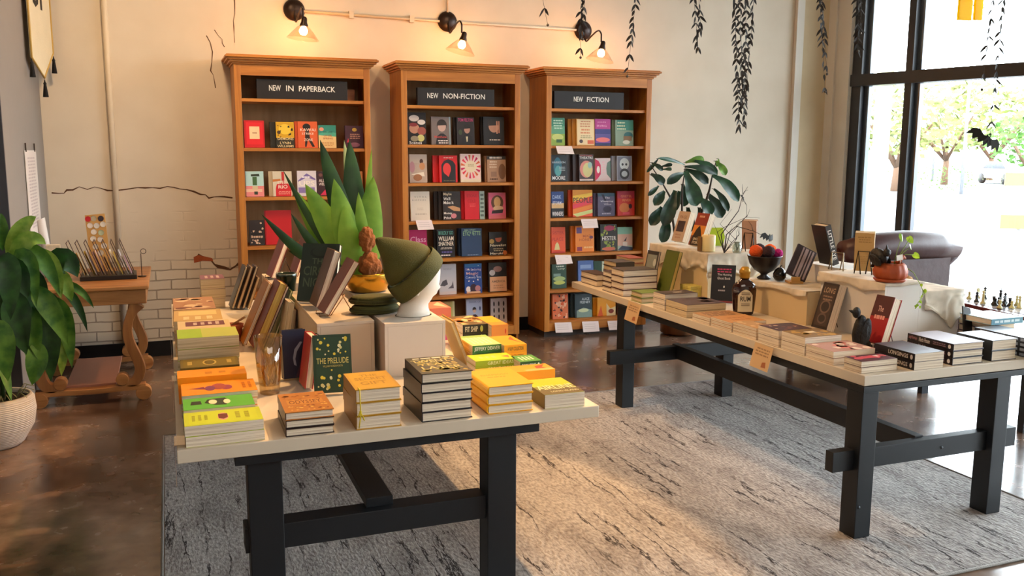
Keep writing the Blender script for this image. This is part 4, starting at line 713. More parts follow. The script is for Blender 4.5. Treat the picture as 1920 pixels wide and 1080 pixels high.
def easel_behind(o, yaw, lean, w_, t_, h, label, c='#2a1d18'):
    """wire stand that carries a leaning book: two arms under it, two posts and a strut behind"""
    P = o.matrix_basis @ Vector((0, 0, t_)); ly = math.tan(R(lean)); t = thing('wire_easel', label, 'easel', M=T(o.matrix_basis.translation.x, o.matrix_basis.translation.y, 0, 0, 0, 0))
    B = Vector((o['px'], o['py'], o['pz'])); t.matrix_basis = T(B.x, B.y, B.z+.0005, 0, 0, R(yaw)); W = mat(c, .3, .6); r_ = .0022; x0 = -w_ if o['anc'] else 0
    for x in (x0+w_*.25, x0+w_*.75): MB().tube([(x, -.010, .016), (x, -.012, .0025), (x, t_+.012, .0025), (x, t_/math.cos(R(lean))+.008+h*ly+.006, h)], r_, W, 6).build('side_wire', t)
    MB().tube([(x0+w_*.25, t_/math.cos(R(lean))+.014+h*ly, h), (x0+w_*.75, t_/math.cos(R(lean))+.014+h*ly, h)], r_, W, 6).build('cross_wire', t)
    MB().tube([(x0+w_*.5, t_+.014+h*ly, h), (x0+w_*.5, t_+.028+h*ly+.034, .0025)], r_, W, 6).build('back_strut', t)
def easel_front(px, py, z, yaw, w_, h, label, c='#17100e'):
    """the spread wire legs seen from the back of a display book"""
    P = U(px, py, z=z); t = thing('wire_easel', label, 'easel', (P.x, P.y, z+.0005), R(yaw)); W = mat(c, .3, .6)
    for x in (w_*.22, w_*.8):
        MB().tube([(x-.016, -.032, .002), (x, -.012-h*.22, h), (x+.018, -.06, .002)], .0034, W, 6).build('leg_pair', t)
    MB().tube([(w_*.22, -.012-h*.22, h), (w_*.8, -.012-h*.22, h)], .0022, W, 6).build('cross_wire', t)
easel_behind(RUST, -87, 32, .14, .028, .09, 'wooden coloured easel behind the rust hardcover on the plywood riser', '#8a5f34')
easel_behind(PALE, -84, 22, .15, .03, .12, 'thin wire easel carrying the pale edged hardcover before the red box set')
# ---- leaning golden board right of the display head
B0 = U(883, 691, z=TZ); B1 = U(851, 606, Y=B0.y); hB = (B1-B0).length; aB = math.atan2(B0.x-B1.x, B1.z-B0.z)
GB = mat('#c8922a', .45); YBk = U(816, 593, z=B1.z).y-B0.y
t = thing('picture_book', 'large golden edged picture book leaning against the right of the white riser', 'book', M=T(B0.x, B0.y, TZ+.008, 0, -aB, 0))
MB().box((.0, 0, 0), (.004, YBk, hB), GB).build('cover', t, bevel=.001); MB().box((-.012, .004, .004), (-.0005, YBk-.004, hB-.005), PAGES_D).build('pages', t); MB().box((-.0165, 0, 0), (-.0125, YBk, hB), mat('#c9a765', .55)).build('cover', t, bevel=.001)
# ---- glass vase with dried filling
P = U(506, 737, z=TZ); t = thing('glass_vase', 'tall fluted amber tinted glass tumbler between the orange books and navy book', 'vase', (P.x, P.y, TZ+.001))
VG = glassy('pressed_glass', (.90, .80, .56), .25, .04)
MB().lathe([(0, .004), (.036, .004), (.037, 0), (.038, .004), (.040, .03), (.047, .10), (.055, .235), (.052, .235), (.045, .1), (.037, .035), (0, .03)], VG, 36, lobes=12, la=.03).build('tumbler', t)
mb = MB(); rs = random.Random(3); DR = mat('#b98f45', .6)
for i in range(26):
    a, q = rs.uniform(0, 6.28), rs.uniform(.0, .028); a2 = a+rs.uniform(-1, 1)
    mb.tube([(q*math.cos(a), q*math.sin(a), .036), (.03*math.cos(a2), .03*math.sin(a2), rs.uniform(.06, .1)), (.026*math.cos(a2+.5), .026*math.sin(a2+.5), rs.uniform(.11, .17))], .0018, DR, 5)
mb.build('dried_stems', t)
# ---- terracotta pot, green cup
P = U(440, 640, z=TZ); TC = mat('#a4502c', .7, bump=.1)
t = thing('terracotta_pot', 'small terracotta pot holding a folded paper on the left table', 'pot', (P.x, P.y, TZ+.001))
MB().lathe([(0, 0), (.03, 0), (.042, .07), (.047, .072), (.048, .09), (.044, .09), (.038, .07), (.03, .01), (0, .01)], TC, 28).build('pot_body', t)
MB().add([(-.03, .0, .08), (.05, -.02, .13), (.06, .0, .118), (-.02, .02, .07)], [(0, 1, 2, 3)], mat('#e0d0a8', .7)).build('paper', t, solid=.001)
P = U(538, 551, Y=4.9); t = thing('green_cup', 'dark green glazed cup on a stand left of the dark green hardcover', 'cup', (P.x, 4.9, 1.0-.0))
zc = U(538, 551, Y=4.9).z
stack(P.x-.085, P.x+.085, 4.80, 5.0-.02, TZ, zc-.002, 6, '#3a2a22', 'dark brown hardcover stacked under the green cup', spine='F', pg=PAGES_D, group=g4)
t.location.z = zc
MB().lathe([(0, 0), (.042, 0), (.046, .01), (.055, .10), (.0555, .112), (.051, .112), (.05, .10), (.04, .012), (0, .012)], mat('#16281c', .15), 28).build('cup_body', t)
MB().lathe([(.0515, .108), (.051, .114), (.0555, .114), (.0555, .108)], mat('#8a948a', .2, .5), 28).build('rim', t)
# ---- olive hats and display head
OL = mat('#4b4a1c', .85, bump=.35, bscale=220, var=.12); OLD = mat('#3c3c1a', .9, bump=.35, bscale=220, var=.1)
P = U(712, 594, z=RZ)
def folded_beanie(x, y, z, rz, label):
    t = thing('folded_beanie', label, 'hat', (x, y, z), rz, 'folded olive beanies beside the display head')
    mb = MB(); pr = [(0, 0), (.75, 0), (.97, .15), (1, .35), (.97, .55), (.9, .62), (.95, .75), (.9, .92), (.6, 1), (0, 1)]
    mb.lathe([(a*.10, b*.039) for a, b in pr], OL, 32, Matrix.Diagonal((1.15, .8, 1, 1))); mb.build('knit_body', t)
    MB().lathe([(.099, .012), (.103, .013), (.104, .021), (.1, .024)], OLD, 32, Matrix.Diagonal((1.15, .8, 1, 1))).build('cuff_edge', t)
folded_beanie(P.x+.004, P.y+.11, RZ+.001, .1, 'folded olive green beanie, lower of two beside the display head')
folded_beanie(P.x+.004, P.y+.115, RZ+.0415, -.1, 'folded olive green beanie, upper of two beside the display head')
# polystyrene head with a slouchy beanie
HY = 3.87
Hc = U(772, 600, Y=HY); t = thing('hat_form', 'white faceted display head on the pale riser facing right', 'head', (U(773, 600, Y=HY).x, HY, RZ+.001))
PW = mat('#ddd5c8', .6, bump=.08, bscale=18, var=.03)
def hp(zx, zy): # outline point on the plane of the head, relative to its base
    q = U(500+zx/4.5, 400+zy/4.5, Y=HY); return Vector((q.x-t.location.x, 0, q.z-t.location.z))
V = []; F = []; n = 24; prof = [(905, 1088, 1388, .85), (896, 1086, 1390, .85), (860, 1096, 1378, .8), (800, 1114, 1364, .75), (765, 1126, 1362, .75), (735, 1140, 1385, .72), (705, 1150, 1402, .74), (680, 1152, 1424, .76), (655, 1152, 1432, .78), (630, 1152, 1452, .78), (600, 1152, 1452, .8), (560, 1150, 1458, .82), (500, 1152, 1462, .82), (440, 1170, 1462, .8), (390, 1200, 1440, .75), (350, 1240, 1400, .6)]
for (zy, a, c, dy) in prof:
    A, C_ = hp(a, zy), hp(c, zy); m_ = (A+C_)/2; r_ = (C_.x-A.x)/2
    for i in range(n):
        th = 2*PI*i/n; x = math.cos(th); y = math.sin(th)
        nz_ = 1+(.10 if 620 < zy < 690 else 0)*max(0, x)**10
        V.append((m_.x+r_*x*nz_, r_*dy*y*(1-.12*max(0, x)), max(0, m_.z)))
for k in range(len(prof)-1):
    for i in range(n): F.append((k*n+i, k*n+(i+1) % n, (k+1)*n+(i+1) % n, (k+1)*n+i))
F += [tuple(range(n))[::-1], tuple(range((len(prof)-1)*n, len(prof)*n))]
MB().add(V, F, PW, None, True).build('head_form', t)
E1 = hp(1330, 640); MB().ell((E1.x-.05, -.062, E1.z), (.013, .008, .02), PW, 12).build('ear', t)
hat = thing('slouchy_beanie', 'olive green slouchy knitted beanie worn by the white display head', 'hat', tuple(t.location))
def hat_rings(L, dy, name, cap=False, sub=1):
    V = []; F = []; nn = 36
    for k, ((ax_, ay_), (bx_, by_), d_) in enumerate(L):
        A, B_ = hp(ax_, ay_), hp(bx_, by_); m_ = (A+B_)/2; u = (A-B_)/2
        for i in range(nn):
            th = 2*PI*i/nn; k_ = 1+.010*math.sin(th*7+k)
            V.append(m_+u*math.cos(th)*k_+Vector((0, 1, 0))*u.length*d_*math.sin(th)*k_)
    for k in range(len(L)-1):
        for i in range(nn): F.append((k*nn+i, k*nn+(i+1) % nn, (k+1)*nn+(i+1) % nn, (k+1)*nn+i))
    if cap: F.append(tuple(range((len(L)-1)*nn, len(L)*nn)))
    MB().add(V, F, OL, None, True).build(name, hat, sub=sub)
hat_rings([((1455, 412), (1150, 735), .80), ((1478, 388), (1130, 762), .82), ((1482, 380), (1118, 762), .84), ((1440, 322), (1062, 700), .84), ((1396, 280), (1022, 640), .84), ((1388, 276), (1022, 628), .82), ((1392, 292), (1040, 630), .78)], 1, 'cuff')
hat_rings([((1378, 300), (1045, 612), .74), ((1366, 280), (1028, 604), .76), ((1300, 246), (996, 540), .80), ((1210, 228), (984, 470), .80), ((1110, 212), (976, 400), .8), ((1030, 202), (950, 330), .85), ((965, 198), (925, 270), .9), ((930, 205), (915, 235), .9), ((920, 212), (916, 222), .9)], 1, 'crown', True)
# ---- brass pot with sword-leaved plant, brown root figure
BR = mat('#b88a2c', .22, .85, var=.05)
PX, PY = U(690, 557, Y=4.62).x, 4.62
t = thing('potted_plant', 'tall sword leaved green plant in a brass pot behind the display head', 'plant', (PX, PY, RZ+.001))
pr_top = U(690, 510, Y=PY).z-RZ
MB().lathe([(0, .002), (.085, .002), (.10, .012), (.118, .06), (.122, pr_top-.01), (.122, pr_top), (.117, pr_top), (.115, .05), (.09, .015), (0, .012)], BR, 40).build('pot', t)
MB().lathe([(0, pr_top-.02), (.114, pr_top-.02)], mat('#3a2a1c', .95, bump=.5), 24).build('soil', t)
def leaf_mesh(base, tip, width, bend, mt, mb, seg=9, fold=.25, side=None, pw=.75):
    B = Vector(base); Tp = Vector(tip); D = Tp-B; L = D.length; d = D.normalized()
    s_ = Vector(side) if side is not None else d.cross(Vector((0, 1, 0)))
    s_ = (s_-d*s_.dot(d)).normalized(); nrm = s_.cross(d)
    V = []; F = []
    for i in range(seg+1):
        u = i/seg; c = B+D*u+Vector((0, 0, 1))*bend*math.sin(PI*u)*L+nrm*0
        wd = width*(math.sin(PI*min(1, (u**pw)*.97+.03)))**.8
        V += [c-s_*wd+nrm*wd*fold, c, c+s_*wd+nrm*wd*fold]
    for i in range(seg):
        for k in range(2): F.append((i*3+k, i*3+k+1, i*3+k+4, i*3+k+3))
    mb.add(V, F, mt, None, True)
def leafmat(name, c1, c2, sc=3, tr=.15, edge=None):
    m, nt, N, b = newmat(name); tc = N.new('ShaderNodeTexCoord'); n_ = N.new('ShaderNodeTexNoise'); n_.inputs['Scale'].default_value = sc; n_.inputs['Detail'].default_value = 4
    r_ = ramp(N, [(.35, c1), (.65, c2)]); nt.links.new(tc.outputs['Object'], n_.inputs[0]); nt.links.new(n_.outputs['Fac'], r_.inputs[0]); nt.links.new(r_.outputs[0], b.inputs['Base Color']); b.inputs['Roughness'].default_value = .35
    if tr:
        ts = N.new('ShaderNodeBsdfTranslucent'); nt.links.new(r_.outputs[0], ts.inputs[0]); x = N.new('ShaderNodeMixShader'); x.inputs[0].default_value = tr
        nt.links.new(b.outputs[0], x.inputs[1]); nt.links.new(ts.outputs[0], x.inputs[2]); nt.links.new(x.outputs[0], N['Material Output'].inputs[0])
    return m
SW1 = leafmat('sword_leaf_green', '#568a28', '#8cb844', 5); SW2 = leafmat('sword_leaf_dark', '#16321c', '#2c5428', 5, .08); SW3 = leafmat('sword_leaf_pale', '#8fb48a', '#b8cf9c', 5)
# (base px, tip px, half width px, material, depth offset)
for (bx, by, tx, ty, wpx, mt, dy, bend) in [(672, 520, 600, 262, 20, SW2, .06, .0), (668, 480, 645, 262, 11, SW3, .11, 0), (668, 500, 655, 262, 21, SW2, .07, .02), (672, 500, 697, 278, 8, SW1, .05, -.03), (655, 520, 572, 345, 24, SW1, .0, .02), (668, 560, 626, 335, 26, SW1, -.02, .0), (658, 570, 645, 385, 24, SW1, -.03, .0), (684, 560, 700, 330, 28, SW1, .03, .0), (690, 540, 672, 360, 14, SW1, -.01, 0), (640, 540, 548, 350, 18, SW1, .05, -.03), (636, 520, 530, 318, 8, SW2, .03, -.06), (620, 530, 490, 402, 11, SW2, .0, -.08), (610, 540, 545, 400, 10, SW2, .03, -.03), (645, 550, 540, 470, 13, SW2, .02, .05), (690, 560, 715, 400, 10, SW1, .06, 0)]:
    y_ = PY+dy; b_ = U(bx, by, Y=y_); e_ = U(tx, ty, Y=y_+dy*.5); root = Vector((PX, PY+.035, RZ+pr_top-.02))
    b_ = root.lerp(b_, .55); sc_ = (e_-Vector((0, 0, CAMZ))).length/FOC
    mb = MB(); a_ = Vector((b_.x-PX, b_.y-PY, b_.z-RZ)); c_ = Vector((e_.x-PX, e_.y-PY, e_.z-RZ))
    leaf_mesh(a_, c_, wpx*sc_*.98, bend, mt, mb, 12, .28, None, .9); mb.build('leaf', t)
    MB().tube([(a_.x*.5, a_.y*.5, pr_top-.03), a_, a_.lerp(c_, .06)], [.008, .006, .004], mt, 7).build('leaf_stalk', t)
mb = MB(); RT_ = mat('#8a5228', .95, bump=1, bscale=70, var=.35, vscale=30)
fx, fy = U(694, 505, Y=PY-.055).x, PY-.055
zb_ = RZ+.001+pr_top-.018; zt_ = U(690, 428, Y=fy).z-zb_
t = thing('root_figure', 'rough brown root bulb figure set in the front of the brass plant pot', 'figure', (fx, fy, zb_))
MB().ell((0, 0, .055), (.056, .042, .072), RT_, 40, nz=.28).build('lower_bulb', t); MB().ell((-.012, 0, zt_-.060), (.04, .036, .064), RT_, 40, nz=.28).build('upper_bulb', t)
# clear acrylic cards on the left edge of the table
ACR = glassy('clear_acrylic', (.93, .9, .86), .2, .05)
for (x_, y_, l_) in ((-.018, 3.02, 'clear acrylic card holder hanging at the near left corner'), (-.02, 3.9, 'clear acrylic card holder hanging at the middle of the left edge'), (-.022, 5.0, 'clear acrylic card holder hanging at the far part of the left edge')):
    t = thing('card_holder', l_, 'card holder', (x_, y_, TZ))
    MB().box((-.004, 0, -.13), (-.001, .1, .01), ACR).build('sleeve', t); MB().box((-.004, 0, .0105), (.03, .1, .0125), ACR).build('hook', t)
    MB().box((-.0028, .006, -.125), (-.0022, .094, -.01), CARD).build('paper', t)
# ------------------------------------------------------------------ right display table
LC = [(1614.8, 700.7), (1555.7, 686), (1500.7, 668.7), (1455.9, 652.4), (1417, 638), (1366, 624), (1328, 610.7), (1283.7, 597), (1241.5, 583.7), (1201, 569.4), (1168, 556.7), (1145, 549), (1118, 538)]
def RS(cx, cy, rx, ty, far, far_top, n, cover, desc, spine='R', **k):
    """stack measured at its near left corner: foot (cx,cy), right end rx, top ty, far end of the left side"""
    a = U(cx, cy, z=TZ); zt = U(cx, ty, Y=a.y).z; x1 = U(rx, cy, Y=a.y).x
    y1 = U(far[0], far[1], z=zt if far_top else TZ).y
    x0 = max(a.x, 2.812)
    if (cx, cy) in LC[:-1]: y1 = min(y1, U(*LC[LC.index((cx, cy))+1], z=TZ).y-.005)
    k.setdefault('jit', .3)
    return stack(x0, x1, a.y, max(y1, a.y+.06), TZ, k.pop('zt', zt), n, cover, desc, spine=spine, group=g5, **k)
WT = dict(hard=False)
RS(1614.8, 700.7, 1681, 678.5, (1575, 691), False, 2, '#4c1420', 'dark red paperback with a white flower cover at the near corner', art=[('p', [(.15, .3), (.4, .2), (.9, .35), (.8, .6), (.5, .55), (.3, .65)], '#cf3a48'), ('p', [(.1, .2), (.35, .25), (.3, .45), (.12, .4)], '#e9d9d2'), ('s', 6, '#d9505c', .12, 71)], **WT)
NB = '#17151a'
RS(1713.8, 695, 1767.7, 664, (1641, 643), True, 2, '#4a4450', 'thick black spined paperback with grey cover', spine='L', spine_art=[('t', 'LONGINGS', .36, .25, .84, .75, '#d9d0c8'), ('d', .92, .5, .03, .3, '#c9c0b8')], spine_c=NB, art=[('l', .2, .2, .8, .8, 3, '#5c5664')], **WT)
RS(1785.3, 685.8, 1842, 645.6, (1699, 624.4), True, 3, '#8f8794', 'glossy hardcover with black spine and white spine lettering', spine='L', low='#1b1620', spine_art=[('t', 'Leigh Bardugo', .03, .2, .22, .8, '#a9757a'), ('t', 'Ninth House', .26, .2, .5, .85, '#e2dcd8'), ('l', .54, .3, .84, .7, 2, '#8a6a74'), ('d', .92, .5, .03, .3, '#e0dad8')], spine_c='#1b151c')
RS(1858, 678, 1904, 639, (1784, 624), True, 2, '#8f97a4', 'pale blue grey hardcover with plain black spine', spine='L', low='#20222a', spine_c='#1a1c20')
RS(1944, 676, 1990, 640, (1843, 612), True, 4, '#93a3b4', 'pale hardcover with dark lettered spine at right frame edge', spine='L', low='#1d2230', spine_art=[('l', .05, .2, .95, .8, 1, '#8a94a4')], spine_c='#1a1c26')
RS(1555.7, 686, 1639, 660.6, (1512, 668.7), False, 2, '#b98a7c', 'cream paperback with coral cover art', art=[('s', 10, '#d9786c', .14, 81), ('s', 8, '#ecd2bc', .1, 82)], **WT)
RS(1500.7, 668.7, 1576, 634, (1456.9, 654.5), False, 2, '#8a6a34', 'brown and gold paperback with a small white square', art=[('s', 10, '#c79c4c', .12, 83), ('r', .35, .3, .6, .5, '#ecd9b4')], **WT)
RS(1455.9, 652.4, 1521, 620.9, (1419, 640), False, 2, '#4a2a30', 'dark maroon covered paperback', art=[('s', 7, '#8a5c54', .1, 84), ('s', 4, '#d9c0a4', .05, 85)], **WT)
RS(1417, 638, 1450, 616, (1376, 624), False, 4, '#c99f6c', 'thin tan booklet with dark spine ends', art=[('s', 5, '#e6c79a', .15, 86)], **WT)
RS(1366, 624, 1435.5, 605.6, (1331, 611.5), False, 3, '#cf9558', 'pale orange covered paperback', art=[('l', .2, .3, .8, .7, 2, '#b87c44')], **WT)
RS(1328, 610.7, 1400, 596.4, (1301, 600), False, 2, '#b98a58', 'tan paperback with brown striped cover', art=[('l', .1, .1, .9, .9, 6, '#6a4430')], **WT)
RS(1283.7, 597, 1360, 572.6, (1250, 560.7), True, 2, '#4a3434', 'large paperback with dark brown cover', art=[('s', 8, '#5c4644', .2, 87)], pg=PAGES_D, **WT)
RS(1241.5, 583.7, 1307, 553, (1220, 546.7), True, 3, '#3c2c28', 'dark covered paperback with a small cream mark', art=[('d', .45, .5, .14, .06, '#d9c9b0'), ('l', .1, .2, .9, .35, 1, '#6a564c')], **WT)
RS(1201, 569.4, 1243, 550, (1180, 544), True, 2, '#6b8238', 'moss green hardcover', art=[('r', .08, .05, .92, .95, '#74893e')], pg=PAGES_D)
RS(1168, 556.7, 1231.7, 507.8, (1146.7, 500), True, 4, '#4c4440', 'dark red cased hardcover with a grey jacket', low='#4a1a1e')
RS(1145, 549, 1170, 511, (1121, 507), True, 4, '#3f2c2a', 'dark brown cased hardcover at the far left edge', low='#3a1a1c')
RS(1118, 538, 1146, 515.5, (1087, 507), True, 2, '#4a3830', 'brown hardcover at the very far corner', low='#3c1c1c')
_b = U(1147, 512, Y=5.42)
_a = U(1140, 505, Y=5.72)
stack(2.98, 3.13, 5.70, 5.9, TZ, U(1150, 489, Y=5.8).z, 5, '#54504e', 'grey covered hardcover behind the tall dark red pile', spine='F', low='#3f2628', group=g5, pg=PAGES_D)
stack(3.15, 3.27, 5.80, 6.02, TZ, U(1200, 482, Y=5.85).z, 5, '#b05f50', 'brick pink hardcover near the fiddle leaf fig', spine='B', group=g5, pg=PAGES_D)
# light blue book lying right of the black panel
_p = U(1846, 609, z=.86)
stack(_p.x+.04, _p.x+.18, _p.y-.03, _p.y+.20, TZ, .862, 3, '#5c4448', 'brown hardcover beneath the light blue book', spine='B', group=g5)
stack(_p.x, _p.x+.22, _p.y-.04, _p.y+.16, .8632, .895, 1, '#a4c4cf', 'light blue hardcover with a teal spine', spine='F', group=g5, spine_c='#5d94a8', spine_art=[('l', .1, .3, .9, .7, 1, '#d0e4ea')])
# ---- risers and gauze
RBX = mat('#cfb88f', .65, var=.03); RBW = mat('#d8d3cc', .6, var=.03)
gz = bpy.data.materials.new('cheesecloth'); gz.use_nodes = True; nt = gz.node_tree; N = nt.nodes; b = N['Principled BSDF']; b.inputs['Base Color'].default_value = (*lin('#e2d7c4'), 1); b.inputs['Roughness'].default_value = .9
tcn = N.new('ShaderNodeTexCoord'); ck = N.new('ShaderNodeTexNoise'); ck.inputs['Scale'].default_value = 9; nt.links.new(tcn.outputs['Object'], ck.inputs[0])
mr = N.new('ShaderNodeMapRange'); mr.inputs[1].default_value = .35; mr.inputs[2].default_value = .65; mr.inputs[3].default_value = .08; mr.inputs[4].default_value = .42; nt.links.new(ck.outputs['Fac'], mr.inputs[0])
tr_ = N.new('ShaderNodeBsdfTransparent'); x_ = N.new('ShaderNodeMixShader'); nt.links.new(mr.outputs[0], x_.inputs[0]); nt.links.new(b.outputs[0], x_.inputs[1]); nt.links.new(tr_.outputs[0], x_.inputs[2]); nt.links.new(x_.outputs[0], N['Material Output'].inputs[0])
def drape(x0, x1, y0, y1, zt, drops, label, seed=1, name='gauze_cloth', parent_off=.004, step=.012, hemw=.35):
    """cloth lying over a box; drops = (left, right, front, back) overhang"""
    L, R_, F_, B_ = drops; rs = random.Random(seed); ph = rs.uniform(0, 9)
    xs = []; a = x0-L
    nx = int((x1+R_-a)/step); ny = int((y1+B_-(y0-F_))/step); V = []; Fc = []
    for j in range(ny+1):
        for i in range(nx+1):
            u = a+(x1+R_-a)*i/nx; v = y0-F_+(y1+B_-y0+F_)*j/ny
            ox = x0-u if u < x0 else (u-x1 if u > x1 else 0); oy = y0-v if v < y0 else (v-y1 if v > y1 else 0)
            wv = math.sin(v*38+ph)+.6*math.sin(v*71+ph*2)+math.sin(u*38+ph)*1.0+.5*math.sin(u*80)
            o_ = max(ox, oy); fl = .010+.10*o_*abs(wv)*.25*2
            X = min(max(u, x0-parent_off), x1+parent_off); Y_ = min(max(v, y0-parent_off), y1+parent_off); Z = zt+.003+.002*noise.noise(Vector((u*9, v*9, seed)))*1.0+.0015
            if ox > 0: X = x0-fl if u < x0 else x1+fl
            if oy > 0: Y_ = y0-fl if v < y0 else y1+fl
            hem = 1-hemw*abs(math.sin((u+v)*9+ph))
            Z -= max(0, o_*hem-.011) if o_ > 0 else 0
            V.append((X, Y_, Z))
    for j in range(ny):
        for i in range(nx): Fc.append((j*(nx+1)+i, j*(nx+1)+i+1, (j+1)*(nx+1)+i+1, (j+1)*(nx+1)+i))
    mb = MB().add(V, Fc, gz, None, True); o = mb.build(name, None, solid=.0012)
    return tag(o, label, 'cloth')
# far box, middle box, near boxes
BX0, BX1, BY0, BY1, BZ = 3.33, 3.80, 5.05, 5.80, 1.06
riser(BX0, BX1, BY0, BY1, BZ, 'cloth covered riser at the far end under the candle', RBX)
drape(BX0, BX1, BY0, BY1, BZ, (.16, .05, .20, .02), 'cream gauze draped over the far riser under the candle', 3)
MX0, MX1, MY0, MY1, MZ = 3.325, 3.60, 4.045, 4.62, .955
riser(MX0, MX1, MY0, MY1, MZ, 'low tan riser beside the syrup bottle', RBX)
drape(MX0, MX1, MY0, MY1, MZ, (.05, .02, .0, .02), 'thin gauze strip over the low tan riser', 5)
_c = U(1650, 642, z=TZ); NX0, NY0 = 3.40, _c.y
_t = U(1650, 534, Y=NY0).z
NX1 = U(1722, 640, Y=NY0).x; NY1 = 4.03
_t = U(1650, 534, Y=NY0).z
riser(NX0, NX1, NY0, NY1, _t, 'tall white riser under the pumpkin planter', RBW)
drape(NX0, NX1, NY0, NY1, _t, (.07, .0, .03, .02), 'gauze hanging over the tall white riser under the pumpkin', 7)
OX1 = U(1795, 640, Y=NY0+.02).x; OZ = U(1760, 545, Y=NY0+.03).z
riser(NX1+.004, OX1, NY0+.02, NY1-.1, OZ, 'white riser beside the black panel', RBW)
drape(NX1+.03, OX1, NY0+.02, NY1-.1, OZ, (.0, .012, .22, .0), 'bunched gauze hanging down the white riser beside the black panel', 9, hemw=.5)
riser(3.62, 3.865, 4.06, 4.46, _t, 'white riser at the table back under the LITTLE EYE book', RBW)
_q = U(1800, 618, z=TZ)
_q = U(1796, 619, z=TZ)
tag(MB().prism([(0, 0), (.07, 0), (.05, .155), (.0, .17)], -.004, .004, mat('#0b0b0d', .4)).build('black_panel', None, T(_q.x-.165, _q.y-.19, TZ+.003, R(82), 0, 0)), 'black leaning board at the right end of the white risers', 'board')
# ---- books displayed on the right table
wood_e = '#b5813f'
stand(1279, 459, BZ+.008, -84, 18, .13, .225, .05, '#b9a08c', 'beige paperback with a dark square picture on the far riser', [('r', .15, .32, .8, .68, '#3c3038'), ('t', 'PAGE', .2, .76, .8, .86, '#8a6a58'), ('l', .2, .1, .75, .24, 2, '#a5806c')], hard=False, group=g5, anchor='R')
stand(1312, 468, BZ+.008, -84, 20, .13, .235, .05, '#8a4a22', 'amber and black paperback with a pointed rock on the far riser', [('r', 0, .6, 1, 1, '#8a2f22'), ('r', 0, .3, 1, .62, '#d98a34'), ('p', [(.1, .2), (.3, .5), (.5, .62), (.7, .45), (.9, .25), (.9, .0), (.1, 0)], '#241a18'), ('t', 'GHOST', .25, .16, .8, .24, '#e9dcc0'), ('t', 'STORY', .25, .05, .8, .13, '#e9dcc0'), ('l', .2, .86, .7, .92, 1, '#d9a48a')], hard=False, group=g5, anchor='R')
_c = U(1330, 474, z=BZ); t = thing('pillar_candle', 'cream pillar candle on the far riser', 'candle', (_c.x+.01, _c.y+.03, BZ+.008)); t.scale = (1.25, 1.25, 1.15)
WX = mat('#e2d19a', .5, Subsurface_Weight=.2)
MB().lathe([(0, 0), (.036, 0), (.037, .004), (.037, .092), (.034, .096), (.02, .09), (0, .088)], WX, 28).build('wax', t); MB().tube([(0, 0, .088), (.001, 0, .104)], .0015, mat('#2a2018'), 6).build('wick', t)
MB().box((-.05, .0, 0), (-.04, .03, .085), mat('#7a5a34')).build('matchbox', t)
t = tag(MB().prism([(-.05, 0), (.05, 0), (.065, .06), (.05, .13), (-.05, .13), (-.06, .06)], -.003, .003, mat('#9fc01e', .5)).build('lime_card', None, T(U(1342, 466, Y=5.45).x, 5.45, BZ+.03, R(82), 0, R(-20))), 'lime green angular card standing behind the candle', 'card')
t.location.z = BZ+.008
stand(1253, 544, TZ, -86, 16, .15, .30, .03, '#4f5a22', 'moss green hardcover with gold edges leaning on the far riser', [('r', .06, .04, .94, .96, '#56611f')], group=g5, anchor='R', X=3.12, pg=pages_mat('gilt', '#cdb060', '#b8954a'))
stand(1222, 522, TZ, -84, 12, .13, .27, .02, '#3c3c3c', 'grey photograph book of a lone figure leaning left of the green one', [('r', .08, .3, .92, .9, '#8a9088'), ('p', [(.45, .34), (.5, .6), (.58, .34)], '#1c1c1c'), ('d', .8, .7, .14, .1, '#c4c8be')], group=g5, anchor='R', X=3.14)
YB = mat('#cfc268', .6, var=.35, vscale=70)
for (px, py, sc, l_) in ((1294, 558, 1.0, 'larger yellow patterned box beside the far riser'), (1256, 543, .85, 'smaller yellow patterned box behind the larger one')):
    _c = U(px, py, z=TZ); t = thing('patterned_box', l_, 'box', (_c.x, _c.y, TZ+.001), 0)
    MB().box((0, 0, 0), (.085*sc, .13, .055*sc), YB).build('box_body', t, bevel=.002); MB().box((-.002, -.002, .0555*sc), (.087*sc, .132, .075*sc), YB).build('lid', t, bevel=.002)
stand(1376, 572, TZ, -38, 15, .15, .245, .02, '#0f0d12', 'black book with pink and white title lines leaning on the gauze', [('r', 0, 0, 1, .05, '#8a3a44'), ('l', .18, .8, .88, .9, 2, '#c93a6c'), ('t', 'The Hunting', .25, .7, .85, .77, '#d9d4d8'), ('t', 'Ghost Book', .25, .61, .8, .68, '#d9d4d8'), ('d', .55, .42, .03, .03, '#e0e0e0'), ('l', .3, .3, .6, .34, 1, '#b0a8b0')], group=g5, anchor='R')
stand(1391, 470, BZ+.008, -50, -10, .10, .20, .035, '#b9917c', 'beige back covered book on a wire easel behind the branches', None, group=g5)
easel_front(1391, 470, BZ+.008, -50, .10, .125, 'black wire easel holding the beige book behind the branches')
